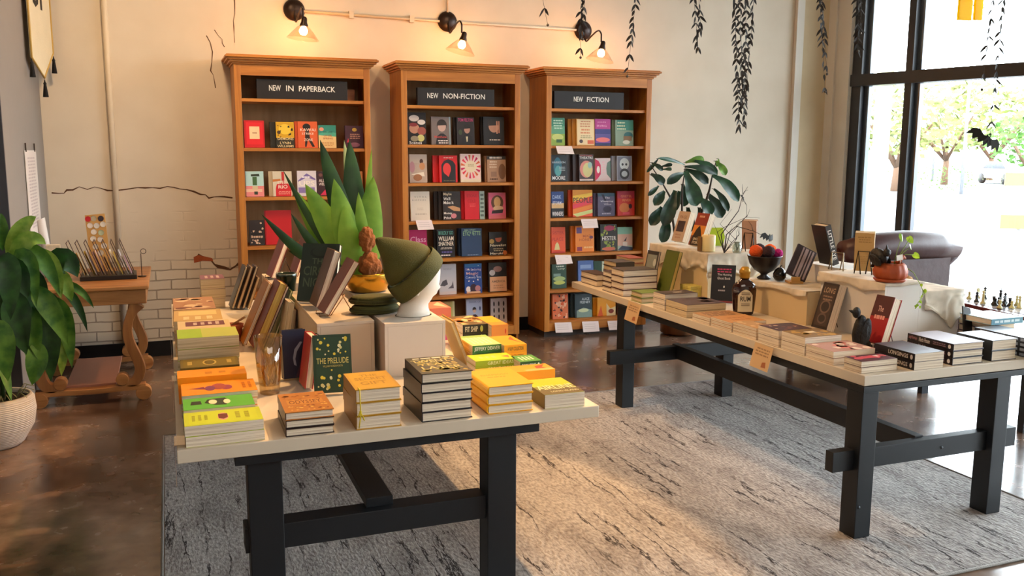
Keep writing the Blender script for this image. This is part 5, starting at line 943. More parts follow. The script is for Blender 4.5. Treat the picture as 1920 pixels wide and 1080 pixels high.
# bottle
_c = U(1399, 592, z=TZ); t = thing('syrup_bottle', 'flat brown liquor bottle with amber cap and cream RUM label', 'bottle', (_c.x, _c.y+.03, TZ+.001), R(-22)); t.scale = (1.4, 1.4, 1.22)
BM = mat('#2c0f0a', .06, Coat_Weight=.6); CP = mat('#b98a2c', .3, .3); LB = mat('#e0d2b0', .7)
S_ = Matrix.Diagonal((1.0, .55, 1, 1))
MB().lathe([(0, 0), (.036, 0), (.042, .006), (.046, .03), (.051, .10), (.052, .125), (.047, .148), (.033, .165), (.02, .175), (.018, .185), (0, .185)], BM, 36, S_).build('bottle_body', t)
MB().lathe([(0, .183), (.02, .183), (.022, .19), (.022, .205), (.024, .207), (.023, .222), (.014, .238), (0, .24)], CP, 24).build('cap', t)
mb = MB(); V = []; F = []
for i in range(9):
    a = -PI/2-.62+1.24*i/8; x = .0535*math.cos(a); y = .0535*.55*math.sin(a)-.0006
    k_ = math.cos((i-4)/4*1.2); V += [(x, y, .02), (x, y, .085+.045*max(0, k_))]
F = [(2*i, 2*i+2, 2*i+3, 2*i+1) for i in range(8)]
mb.add(V, F, LB); lb = mb.build('label_front', t)
for k_, (s_, z_, w_) in enumerate((('RUM', .072, .044),)):
    mb = MB(); Vt, Ft = text_geo(s_); P_ = []
    for x, y in Vt:
        xx = (x-.5)*w_; yy = -.0535*.55*math.sqrt(max(0, 1-(xx/.0535)**2))-.0012; P_.append((xx, yy, z_+y*.024))
    mb.add(P_, Ft, mat('#2a1a12', .7, var=0)); mb.build('label_word', lb)
for z_ in (.05, .058, .104, .112): MB().box((-.018, -.0312, z_), (.018, -.0304, z_+.003), mat('#5a4634', .7, var=0)).build('print_line', lb)
# bowl with pompoms, bat, gourd
zb = MZ+.008; _c = U(1432, 522, z=zb); bx, by = _c.x, _c.y
BLKC = mat('#1b1417', .35, .1)
t = thing('footed_bowl', 'black footed bowl full of yarn pompoms on the low tan riser', 'bowl', (bx, by, zb))
MB().lathe([(0, 0), (.035, 0), (.038, .006), (.018, .02), (.02, .028), (.055, .05), (.08, .085), (.092, .125), (.094, .13), (.089, .13), (.075, .088), (.05, .056), (0, .045)], BLKC, 36, Matrix.Scale(1.10, 4), lobes=16, la=.03).build('bowl_body', t)
for (x, y, z, r_, c_, l_) in ((-.062, .004, .156, .041, '#e0561a', 'orange yarn pompom at the left of the bowl'), (.058, .026, .158, .038, '#e8641c', 'orange yarn pompom at the right of the bowl'), (-.012, -.056, .160, .036, '#3c2730', 'plum felt ball at the front of the bowl'), (.0, .056, .165, .034, '#33222c', 'plum felt ball at the back of the bowl'), (.052, -.060, .146, .030, '#b81a78', 'magenta yarn pompom at the front right of the bowl'), (-.004, .004, .105, .03, '#33222c', 'plum felt ball half buried in the middle of the bowl')):
    tag(MB().ell((0, 0, 0), (r_, r_, r_), mat(c_, .95, bump=.8, bscale=120, var=.2, vscale=60), 24, nz=.12).build('yarn_pompom', None, T(bx+x, by+y, zb+z+.012)), l_, 'pompom')
t = thing('glossy_gourd', 'small glossy black gourd beside the footed bowl', 'gourd', (bx+.02, by-.125, zb))
MB().lathe([(0, 0), (.024, .004), (.038, .025), (.038, .047), (.026, .07), (.012, .082), (0, .084)], mat('#0b0b0c', .08), 28, lobes=10, la=.04).build('gourd_body', t); MB().tube([(0, 0, .076), (.004, 0, .088), (.012, 0, .094)], .004, mat('#1a1510')).build('stem', t)
def bat(px, py, Y, s, label, rz=0, ry=0, name='paper_bat'):
    P = U(px, py, Y=Y)
    pts = [(0, -.35), (.12, -.1), (.3, -.3), (.42, -.05), (.62, -.25), (.72, 0), (1, -.15), (.85, .25), (.55, .38), (.25, .18), (.12, .2), (.09, .34), (.04, .24), (-.04, .24), (-.09, .34), (-.12, .2), (-.25, .18), (-.55, .38), (-.85, .25), (-1, -.15), (-.72, 0), (-.62, -.25), (-.42, -.05), (-.3, -.3), (-.12, -.1)]
    V = [(x*s, abs(x)*s*.35, y*s) for x, y in pts]; V += [(x, y+.003, z) for x, y, z in V]; n = len(pts)
    F = [tuple(range(n)), tuple(range(2*n-1, n-1, -1))]+[(i, (i+1) % n, n+(i+1) % n, n+i) for i in range(n)]
    return tag(MB().add(V, F, mat('#17130f', .8)).build(name, None, T(P.x, P.y, P.z, 0, ry, rz)), label, 'bat')
bat(1444, 446, 4.875, .075, 'small black bat on the branch tip above the footed bowl', R(20), R(10))
# branches in a dark jar on the far riser
_c = U(1358, 478, z=BZ); t = thing('branch_arrangement', 'bare dark twigs standing in a small jar behind the candle', 'branches', (_c.x+.10, 5.0, BZ+.008))
JX, JY = _c.x+.10, 5.0
MB().lathe([(0, 0), (.025, 0), (.03, .01), (.03, .05), (.02, .065), (.022, .075), (.019, .075), (.018, .06), (0, .01)], glassy('jar_glass', (.6, .65, .6), .2, .05), 20).build('jar', t)
TW = mat('#2b1d18', .8); rs = random.Random(6)
def twig(pts, r0, sub=2, nm='twig'):
    P_ = [U(x, y, Y=JY+d) for x, y, d in pts]; P_ = [Vector((p.x-JX, p.y-JY, p.z-BZ-.008)) for p in P_]
    mb = MB(); mb.tube(P_, [r0*(1-.75*i/(len(P_)-1)) for i in range(len(P_))], TW, 6)
    for k in range(sub):
        i = rs.randrange(1, len(P_)-1); q = P_[i]; d = (P_[i+1]-P_[i]).normalized()
        e = q+Vector((rs.uniform(-.06, .06), rs.uniform(-.03, .03), rs.uniform(.01, .09))); mb.tube([q, q.lerp(e, .5)+Vector((rs.uniform(-.01, .01), 0, .005)), e], [r0*.5, r0*.35, r0*.15], TW, 5)
    mb.build(nm, t)
root = (1358, 474, 0)
twig([root, (1352, 440, 0), (1385, 395, 0), (1393, 365, .02), (1402, 350, .03)], .0045)
twig([root, (1345, 435, 0), (1360, 425, 0), (1400, 407, -.05), (1425, 409, -.08)], .003)
twig([root, (1362, 440, 0), (1380, 424, -.03), (1412, 433, -.08), (1440, 446, -.12)], .0045)
twig([root, (1368, 440, 0), (1400, 405, 0), (1400, 385, 0), (1388, 368, 0)], .003)
twig([root, (1380, 450, 0), (1350, 420, 0), (1372, 392, .02)], .003)
twig([root, (1372, 455, 0), (1386, 440, 0), (1386, 425, .02)], .003)
bat(1394, 372, 5.05, .03, 'tiny black bat perched on the highest branch', R(30), R(50))
# striped card in a wooden stand
_c = U(1497, 530, z=.998)
t = thing('striped_book', 'brown book with pale diagonal stripes tilted in a wooden stand', 'book', (U(1491, 531, z=MZ+.008).x, U(1491, 531, z=MZ+.008).y, MZ+.008), R(-20))
M_ = T(0, .0, .035, 0, R(27), 0) @ T(-.062, 0, 0, -R(18), 0, 0, 1.2)
mb = MB(); mb.box((0, 0, 0), (.105, .012, .165), mat('#2c1a1c', .5), M_)
for i, (a, c) in enumerate(((.03, .038), (.045, .062), (.07, .076), (.084, .094))): mb.box((a, -.0008, .006), (c, -.0001, .16), mat('#a08a88', .5), M_)
mb.build('cover', t)
WS = wood('stand_wood', '#c99a54', '#a87a3a', 0)
mb = MB(); mb.box((-.04, -.025, 0), (.04, .07, .012), WS); mb.build('stand_base', t); MB().box((-.03, -.028, .0121), (.02, -.012, .04), WS).build('stand_lip', t)
# easel books on the near risers
zl = U(1570, 500, Y=3.85).z
def spine_word(o, s, h_, t_, c):
    mb = MB(); V, F = text_geo(s)
    mb.add([(-.0008, .03+(1-x)*(h_-.06), t_*.22+y*t_*.56) for x, y in V], F, mat(c, .5, var=0)); mb.build('spine_title', o)
le = stand(1573, 500, _t+.009, 84, 17, .14, .24, .038, '#1c1716', 'black hardcover LITTLE EYE with white spine letters on an easel', [('l', .2, .3, .8, .6, 3, '#6a5850')], spine='#241c1a', anchor='L', group=g5)
spine_word(le, 'LITTLE EYE', .24, .038, '#ece8e2')
easel_front(1556, 504, _t+.009, -70, .12, .10, 'brass wire easel under the LITTLE EYE book', '#8a7a5c')
stand(1600, 512, _t+.009, -46, -10, .10, .215, .045, '#c9a468', 'thick tan paperback with small print on a black wire easel', [('l', .15, .75, .85, .9, 3, '#a8854c'), ('l', .2, .2, .8, .4, 5, '#b8945a')], group=g5, hard=False, pg=PAGES_D)
easel_front(1600, 512, _t+.009, -46, .10, .125, 'black wire easel in front of the thick tan paperback')
# pumpkin planter
PXc, PYc = U(1668, 527, z=_t+.009).x, U(1668, 527, z=_t+.009).y
t = thing('pumpkin_planter', 'orange terracotta pumpkin planter with pothos on the tall white riser', 'planter', (PXc, PYc, _t+.009))
OR = mat('#a8491c', .55, bump=.1, var=.1)
MB().lathe([(0, .006), (.06, .006), (.078, .03), (.080, .055), (.07, .085), (.058, .097), (.054, .093), (.06, .075), (0, .06)], OR, 48, lobes=12, la=.07).build('pumpkin_body', t)
MB().lathe([(0, 0), (.07, 0), (.082, .012), (.08, .016), (.066, .006), (0, .005)], OR, 36).build('saucer', t)
MB().lathe([(0, .07), (.052, .078), (.03, .09), (0, .092)], mat('#1c130e', .95, bump=.5), 20).build('soil', t)
MB().tube([(.03, -.01, .09), (.05, -.015, .115), (.07, -.012, .125), (.082, -.01, .115)], [.014, .011, .009, .007], OR, 8).build('pumpkin_stalk', t)
VG1 = leafmat('pothos_leaf', '#7fae1e', '#b8cf3c', 30, .3)
def heart(mb, c, s, rx, ry, rz, mt=VG1):
    pts = [(0, -1.1), (.45, -.6), (.62, -.1), (.5, .35), (.22, .5), (0, .36), (-.22, .5), (-.5, .35), (-.62, -.1), (-.45, -.6)]
    V = [(0, 0, 0)]+[(x*s, y*s, -abs(x)*s*.35) for x, y in pts]
    mb.add(V, [(0, i+1, (i+1) % 10+1) for i in range(10)], mt, T(*c, rx, ry, rz))
for (px, py, s, a) in ((1691, 443, .030, .3), (1706, 447, .028, -.5), (1716, 478, .026, -.9), (1708, 462, .022, .8)):
    P = U(px, py, Y=PYc-.02); c = (P.x-PXc, P.y-PYc, P.z-_t-.009); mb = MB(); heart(mb, c, s, R(70), a, a*.6); lf = mb.build('leaf', t)
    MB().tube([(.02, 0, .085), (c[0]*.6, c[1]*.6, .11+c[2]*.2), c], .0018, mat('#7c9a34'), 5).build('leaf_stem', t)
pv = [(.05, -.04, .08), (.085, -.07, .05), (.12, -.085, -.01), (.14, -.09, -.05), (.12, -.10, -.08), (.09, -.11, -.10), (.07, -.115, -.13)]
MB().tube(pv, .002, mat('#8aa83c'), 5).build('vine', t)
rs = random.Random(12)
for i in range(14):
    q = rs.random()*5.9+.05; k_ = int(q); c = Vector(pv[min(k_, 5)]).lerp(Vector(pv[min(k_+1, 6)]), q-k_) if k_ > 1 else Vector(pv[3]).lerp(Vector(pv[6]), rs.random())
    mb = MB(); heart(mb, (c.x+rs.uniform(-.012, .012), c.y-.006, c.z+rs.uniform(-.012, .012)), rs.uniform(.009, .014), R(70)+rs.uniform(-.4, .4), rs.uniform(-.8, .8), rs.uniform(-3, 3)); mb.build('leaf', t)
t2 = thing('plant_tag', 'white plant tag standing in the pumpkin planter', 'tag', (PXc+.005, PYc-.058, _t+.009+.085))
MB().tube([(0, 0, 0), (0, 0, .03)], .0015, mat('#e8e4da')).build('stake', t2); MB().box((-.02, -.001, .03), (.02, .001, .058), mat('#e6e0d4', .6), T(0, 0, 0, 0, R(-8), 0)).build('tag_plate', t2)
# black feathered crow lying behind the pumpkin
def crow(t, s=1.0):
    BF_ = mat('#101014', .55, bump=.6, bscale=60)
    MB().ell((0, 0, .06*s), (.04*s, .032*s, .062*s), BF_, 20, T(0, 0, 0, 0, R(14), 0), nz=.1).build('body', t)
    mb = MB(); mb.ell((-.012*s, 0, .13*s), (.022*s, .02*s, .021*s), BF_, 16); mb.build('crow_head', t)
    mb = MB(); mb.lathe([(.0075*s, 0), (.005*s, .014*s), (0, .03*s)], mat('#1a1a1c', .3), 8, T(-.03*s, 0, .132*s, 0, R(-75), 0)); mb.build('beak', t)
    MB().add([(0.02*s, -.02*s, .07*s), (.02*s, .02*s, .07*s), (.075*s, .028*s, .004*s), (.085*s, 0, .003*s), (.075*s, -.028*s, .004*s)], [(0, 1, 2, 3, 4)], BF_).build('tail', t, solid=.006)
    for y in (-1, 1): MB().ell((.012*s, y*.03*s, .065*s), (.03*s, .008*s, .055*s), BF_, 14, T(0, 0, 0, 0, R(18), 0), nz=.15).build('wing', t)
P = U(1622, 646, z=TZ); t = thing('crow_figurine', 'black crow figurine standing in front of the red leaning book', 'figurine', (P.x-.10, P.y-.05, TZ+.001), R(-12)); crow(t, 1.1); t.scale = (.85, .85, 1.25)
P = U(1652, 470, Y=PYc+.14)
t = thing('crow_figurine', 'black feathered crow lying across the top of the pumpkin planter', 'figurine', (PXc-.055, PYc+.075, _t+.009+.145), R(0)); crow(t, .95); t.rotation_euler = (R(90), R(78), R(-8))
# wood piece and small figure right of the pumpkin
P = U(1722, 540, Y=NY0+.1)
tag(MB().ell((0, 0, .02), (.03, .025, .03), mat('#b98a58', .8, bump=.5), 16, nz=.5).build('driftwood', None, T(NX1-.0+.035, NY0+.14, OZ+.022)), 'small knotted driftwood piece on the white riser right of the pumpkin', 'driftwood')
# tall dark book and red book leaning before the risers
_c = U(1572, 628, z=TZ)
NOVEL = stand(1549, 627, TZ, -86, 18, .115, .255, .055, '#2a1e1c', 'dark brown novel with circular ornaments leaning on the riser', [('r', .1, .06, .9, .95, '#3c2c26'), ('t', 'LONG', .15, .78, .85, .9, '#a58a6c'), ('d', .5, .48, .32, .15, '#6a5444'), ('d', .5, .48, .24, .11, '#2a1e1c'), ('d', .5, .22, .28, .12, '#5c4a40'), ('d', .5, .22, .2, .08, '#2a1e1c'), ('l', .2, .62, .8, .72, 2, '#8a6e58')], group=g5, anchor='R', hard=False)
REDB = stand(1650, 655, TZ, -84, 20, .11, .245, .056, '#a3141c', 'red and maroon hardcover leaning behind the crow figurine', [('r', 0, .55, 1, 1, '#4a1018'), ('t', 'The', .3, .66, .6, .78, '#e0b0a4'), ('l', .15, .5, .85, .58, 1, '#e6988c')], group=g5, anchor='R')
easel_behind(NOVEL, -86, 18, .115, .055, .09, 'dark wire easel behind the dark brown novel', '#2a1a14')
easel_behind(REDB, -84, 20, .11, .056, .11, 'maroon wire easel behind the red leaning hardcover', '#4a1414')
# hanging review cards on the table edge
def tcard(px, py, w_, h_, label, grp=None):
    P = U(px, py, z=TZ+.003); t = thing('review_card', label, 'card', (2.803, P.y, TZ+.003), R(-90), 'review cards hanging from the right table')
    M_ = T(0, -.004, -.006, R(-14), 0, R(-4)); mb = MB(); mb.box((0, -.001, -h_), (w_, 0, 0), mat('#cfae84', .7, var=.05), M_)
    mb.build('card_face', t)
    mb = MB(); art_on(mb, [('l', .1, .55, .9, .85, 3, '#9a7a58'), ('p', [(.6, .1), (.85, .12), (.8, .35), (.62, .3)], '#a0603a')], w_, h_, M_ @ T(0, -.0012, -h_, PI/2)); mb.build('handwriting', t)['kind'] = 'stuff'
tcard(1166, 563, .19, .125, 'tan handwritten review card hanging over the far table leg')
tcard(1405, 640, .165, .125, 'tan handwritten review card hanging from the middle of the table edge')
# ---- chess table
_c = U(1752, 545, z=.74)
cx0 = U(1800, 578, z=.74)
t = thing('chess_table', 'square table with maroon edge and chess board top by the window', 'table', (4.86, 3.86, 0), R(-8))
MB().box((-.0, .0, .715), (.75, 1.1, .74), mat('#5a2428', .25)).build('tabletop', t, bevel=.004)
mb = MB()
for i in range(8):
    for j in range(8): mb.box((.06+i*.078, .12+j*.078, .7402), (.138+i*.078, .198+j*.078, .7425), mat('#c9c6c4' if (i+j) % 2 else '#8a97a4', .15, var=0))
mb.build('board_inlay', t)
for (x, y) in ((.05, .05), (.65, .05), (.05, 1.0), (.65, 1.0)): MB().box((x, y, 0), (x+.05, y+.05, .714), mat('#26303a', .4)).build('leg', t)
CB = mat('#15171a', .2); CW = mat('#cfc48a', .25)
def piece(px, py, kind, dark, lab):
    P = U(px, py, z=.7425); t_ = thing('chess_'+kind, lab, 'chess piece', (P.x, P.y, .7428), 0, 'chess pieces standing on the chess board'); m_ = CB if dark else CW
    H = {'pawn': .048, 'rook': .055, 'bishop': .07, 'queen': .085, 'king': .092, 'knight': .062}[kind]
    pr = [(0, 0), (.017, 0), (.018, .006), (.012, .012), (.007, H*.45), (.009, H*.62), (.012, H*.68), (.006, H*.7)]
    MB().lathe(pr+[(0, H*.7)], m_, 18).build('piece_body', t_)
    mb = MB()
    if kind in ('pawn',): mb.ell((0, 0, H*.85), (.009, .009, .009), m_, 12)
    elif kind == 'rook': mb.lathe([(0, H*.7), (.009, H*.7), (.011, H), (.007, H), (.007, H*.92), (0, H*.92)], m_, 16)
    elif kind == 'bishop': mb.lathe([(.004, H*.7), (.010, H*.8), (.007, H*.92), (.002, H*.96), (.003, H), (0, H)], m_, 16)
    elif kind == 'knight': mb.prism([(-.01, 0), (.011, 0), (.012, .014), (.003, .026), (-.012, .02), (-.014, .013), (-.004, .012)], -.005, .005, m_, T(0, 0, H*.68, PI/2))
    else:
        mb.lathe([(.005, H*.7), (.011, H*.88), (.008, H*.9), (0, H*.93)], m_, 16)
        if kind == 'king': mb.box((-.0015, -.0015, H*.92), (.0015, .0015, H*1.04), m_).box((-.005, -.0015, H*.97), (.005, .0015, H*1.0), m_)
        else: mb.ell((0, 0, H*.95), (.004, .004, .004), m_, 8)
    mb.build('piece_top', t_)
PCS = [(1831, 566, 'bishop', 1), (1843, 569, 'king', 0), (1846, 560, 'queen', 1), (1833, 558, 'knight', 0), (1817, 560, 'pawn', 0), (1863, 571, 'rook', 1), (1866, 573, 'pawn', 1), (1872, 571, 'pawn', 1), (1875, 567, 'king', 1), (1883, 574, 'knight', 1), (1884, 568, 'bishop', 1), (1893, 574, 'rook', 1), (1897, 578, 'pawn', 0), (1874, 578, 'rook', 0), (1906, 573, 'bishop', 0), (1911, 578, 'queen', 0)]
for i, (a, c, k_, d_) in enumerate(PCS):
    nb = PCS[i-1]
    pos = ['front', 'middle', 'back'][0 if c > 574 else (1 if c > 567 else 2)]
    side = 'left' if a < 1850 else ('central' if a < 1888 else 'right')
    piece(a, c, k_, d_, '%s %s in the %s %s of the chess board, %s' % ('black' if d_ else 'cream', k_, pos, side, ['leftmost of its kind nearby', 'standing close to other pieces'][i % 2]))
# ---- leather armchair by the window
LE = mat('#42201d', .42, bump=.25, bscale=14, var=.2, vscale=5)
P = U(1680, 435, Y=5.75)
t = thing('armchair', 'dark oxblood leather armchair with rolled arms before the window', 'armchair', (5.04, 5.50, 0), R(180))
def cush(x0, y0, z0, x1, y1, z1, nm, r=.05):
    o = MB().box((x0, y0, z0), (x1, y1, z1), LE).build(nm, t); d = o.modifiers.new('Bevel', 'BEVEL'); d.width = r; d.segments = 5
    for p in o.data.polygons: p.use_smooth = True
    return o
cush(-.36, -.42, .14, .36, .40, .34, 'seat_base'); cush(-.30, -.44, .345, .30, .30, .48, 'seat_cushion')
ZA = U(1600, 435, Y=5.2).z
mb = MB(); V = []
# rolled back
mb = MB(); mb.box((-.44, .28, .16), (.44, .42, ZA-.12), LE); mb.build('backrest', t)
MB().tube([(-.52, .36, ZA-.14), (-.3, .38, ZA-.11), (0, .39, ZA-.10), (.3, .38, ZA-.11), (.52, .36, ZA-.14)], [.085, .105, .11, .105, .085], LE, 20).build('back_roll', t)
for s in (-1, 1):
    MB().box((s*.375, -.40, .12), (s*.47, .36, .60), LE).build('arm_panel', t)
    MB().tube([(s*.45, -.43, .62), (s*.45, 0, .64), (s*.49, .36, ZA-.16)], [.085, .085, .08], LE, 18).build('arm_roll', t)
for (x, y) in ((-.36, -.36), (.36, -.36), (-.36, .34), (.36, .34)): MB().lathe([(0, 0), (.02, 0), (.03, .06), (.034, .13), (0, .13)], mat('#1c0f0a', .4), 14, T(x, y, 0)).build('foot', t)
SD = mat('#b98a4c', .3, .8)
for i in range(12): pass
# ------------------------------------------------------------------ leafy things
def bez(P0, P1, P2, u): return P0*(1-u)**2+P1*2*u*(1-u)+P2*u*u
def bleaf(mb, P0, P1, P2, wd, mt, up=Vector((0, 0, 1)), seg=9, fold=.22, shape='lance', wavy=0, view=None):
    V = []; F = []
    for i in range(seg+1):
        u = i/seg; c = bez(P0, P1, P2, u); t = (bez(P0, P1, P2, min(1, u+.02))-bez(P0, P1, P2, max(0, u-.02))).normalized()
        s = t.cross(view if view is not None else up)
        s = (s if s.length > .05 else t.orthogonal()).normalized(); n = s.cross(t)
        if shape == 'lance': w_ = wd*math.sin(PI*(u**.8)*.98+.03)**.85 if u < 1 else 0
        else: w_ = wd*(.28+.72*math.sin(PI*(u**1.5)*.93)) if u < .999 else wd*.12
        w_ = max(w_, .0005); o = n*w_*fold; wv = n*wavy*w_*math.sin(u*17)
        V += [c-s*w_+o+wv, c-s*w_*.5+o*.35, c, c+s*w_*.5+o*.35, c+s*w_+o-wv]
    for i in range(seg):
        for k in range(4): F.append((i*5+k, i*5+k+1, i*5+k+6, i*5+k+5))
    mb.add(V, F, mt, None, True)
def veinleaf(name, c1, c2, vein, rough=.4, tr=.1):
    m = leafmat(name, c1, c2, 14, tr); m.node_tree.nodes['Principled BSDF'].inputs['Roughness'].default_value = rough
    return m
DL1 = veinleaf('broad_leaf_dark', '#123418', '#2a5a24', '#5a7a3c'); DL2 = veinleaf('broad_leaf_mid', '#2c6020', '#5d8f34', '#7a9a4c'); DL3 = veinleaf('broad_leaf_light', '#5f8f2c', '#9dbb50', '#a9b86a')
# big plant at the left frame edge
YP = 5.85; c0 = U(-12, 742, Y=YP)
t = thing('potted_plant', 'large leafy plant in a white ribbed pot at the left frame edge', 'plant', (c0.x, YP, 0))
zt_ = c0.z; rP = U(70, 780, Y=YP).x-c0.x
m, nt, N, b = newmat('white_ribbed_clay'); tc = N.new('ShaderNodeTexCoord'); wv = N.new('ShaderNodeTexWave'); wv.bands_direction = 'Z'; wv.inputs['Scale'].default_value = 28; wv.inputs['Distortion'].default_value = 1.5
nt.links.new(tc.outputs['Object'], wv.inputs[0]); b.inputs['Base Color'].default_value = (*lin('#d2c6b8'), 1); b.inputs['Roughness'].default_value = .8
bp = N.new('ShaderNodeBump'); bp.inputs['Distance'].default_value = .004; bp.inputs['Strength'].default_value = .6; nt.links.new(wv.outputs['Fac'], bp.inputs['Height']); nt.links.new(bp.outputs[0], b.inputs['Normal'])
MB().lathe([(0, 0), (rP*.55, 0), (rP*.66, .02), (rP*.93, .12), (rP, .21), (rP*.97, .28), (rP*.90, zt_), (rP*.84, zt_), (rP*.9, .26), (rP*.7, .1), (0, .1)], m, 48).build('pot', t)
MB().lathe([(0, zt_-.03), (rP*.86, zt_-.03)], mat('#2a1f16', .95, bump=.6), 24).build('soil', t)
rs = random.Random(21)
for i in range(7):
    a = rs.uniform(0, 6.28); q = rs.uniform(.02, .09); top = Vector((q*math.cos(a)*2.2, q*math.sin(a)*2.2, rs.uniform(.75, 1.12)))
    MB().tube([(q*math.cos(a), q*math.sin(a), zt_-.04), (top.x*.7, top.y*.7, .62), top], [.013, .011, .007], mat('#3f5a2c', .6), 8).build('stem', t)
def loc(px, py, dy=0):
    p = U(px, py, Y=YP+dy); return Vector((p.x-c0.x, dy, p.z))
LEAVES = [((12, 478), (40, 428), (68, 406), 15, DL3, 0), ((5, 470), (2, 430), (2, 400), 12, DL2, .05), ((20, 485), (55, 440), (86, 458), 17, DL3, -.03), ((25, 480), (62, 470), (68, 575), 16, DL2, -.1), ((30, 470), (80, 468), (112, 552), 17, DL2, -.02), ((70, 470), (100, 500), (115, 560), 18, DL3, .0), ((92, 520), (120, 470), (146, 520), 26, DL1, .05), ((95, 510), (120, 530), (135, 565), 17, DL3, .02), ((100, 530), (150, 540), (176, 578), 8, DL2, .1), ((105, 535), (145, 560), (164, 622), 9, DL1, .08), ((60, 540), (90, 570), (128, 650), 20, DL2, -.05), ((95, 560), (125, 590), (135, 690), 18, DL2, .03), ((35, 545), (20, 600), (50, 665), 26, DL1, -.12), ((0, 505), (30, 500), (52, 560), 24, DL1, -.16), ((60, 575), (55, 630), (65, 700), 20, DL2, -.04), ((80, 580), (95, 640), (95, 715), 22, DL1, .0), ((-10, 600), (5, 640), (15, 715), 24, DL2, -.18), ((70, 640), (72, 690), (60, 722), 20, DL2, -.06), ((110, 640), (120, 660), (115, 705), 12, DL3, .04), ((-20, 470), (-50, 440), (-90, 480), 22, DL2, 0), ((-20, 520), (-70, 540), (-110, 640), 24, DL1, .05), ((0, 480), (20, 500), (20, 600), 24, DL1, -.2), ((40, 500), (70, 540), (80, 620), 24, DL1, .06), ((75, 545), (100, 590), (112, 640), 22, DL1, .1), ((10, 520), (-5, 560), (-12, 640), 26, DL1, -.1)]
for (a, m_, c, w_, mt, dy) in LEAVES:
    mb = MB(); s_ = U(1, 0, Y=YP+dy).x-U(0, 0, Y=YP+dy).x
    bleaf(mb, loc(*a, dy), loc(m_[0], m_[1]-12, dy-.05), loc(*c, dy-.03), w_*s_*1.15, mt, view=Vector((.1, -1, .25)), fold=.3, wavy=.12); mb.build('leaf', t)
for i in range(26):
    a = rs.uniform(0, 6.28); z = rs.uniform(.55, 1.05); q = rs.uniform(.12, .3); P0 = Vector((.06*math.cos(a), .06*math.sin(a), z)); P2 = Vector((q*math.cos(a), q*math.sin(a), z-rs.uniform(.02, .32))); P1 = (P0+P2)/2+Vector((0, 0, rs.uniform(.08, .2)))
    mb = MB(); bleaf(mb, P0, P1, P2, rs.uniform(.035, .055), rs.choice([DL1, DL1, DL2]), wavy=.1); mb.build('leaf', t)
mb = MB()
for i in range(16):
    a = rs.uniform(-2.4, .6); p = Vector((rP*.6*math.cos(a), rP*.6*math.sin(a), zt_-.02)); e = Vector((rP*1.0*math.cos(a), rP*1.0*math.sin(a), zt_+rs.uniform(.0, .05)))
    mb.tube([p, p.lerp(e, .5)+Vector((0, 0, .04)), e], .0022, mat('#8a8a5c', .7), 5)
mb.build('trailing_stems', t)['kind'] = 'stuff'
# fiddle leaf fig in the corner
YF = 7.35; zf = 0
bf = U(1275, 600, z=0); FX = U(1272, 600, Y=YF).x
t = thing('potted_plant', 'fiddle leaf fig in a wooden planter in the back right corner', 'plant', (FX, YF, 0))
MB().lathe([(0, 0), (.13, 0), (.17, .02), (.175, .30), (.165, .30), (.16, .05), (0, .05)], wood('planter_wood', '#8a5a34', '#5f3a20', 2, .6), 36).build('pot', t)
MB().lathe([(0, .27), (.163, .27)], mat('#2a1d14', .95, bump=.5), 24).build('soil', t)
FG1 = veinleaf('fig_leaf_dark', '#1d3d2a', '#2f5a3c', 0, .3); FG2 = veinleaf('fig_leaf_deep', '#12291c', '#22402a', 0, .35); FG3 = veinleaf('fig_leaf_bright', '#4f7f2c', '#79a83c', 0, .35)  # dark, deepest and bright greens of the fig leaves
def fl(zx, zy, dy=0):
    p = U(1200+zx/4.696, 270+zy/4.696, Y=YF+dy); return Vector((p.x-FX, dy, p.z))
ST = mat('#3c2f22', .7)
for P_ in ([(340, 1500), (365, 900), (370, 580), (372, 400), (400, 190)], [(330, 1500), (320, 900), (262, 460), (200, 350), (90, 180)], [(350, 1500), (430, 900), (590, 480), (612, 400), (635, 290), (670, 150)]):
    q = [fl(*p) for p in P_]; q[0] = Vector((random.uniform(-.03, .03), 0, .2)); MB().tube(q, [.016, .013, .010, .007, .004], ST, 8).build('trunk', t)
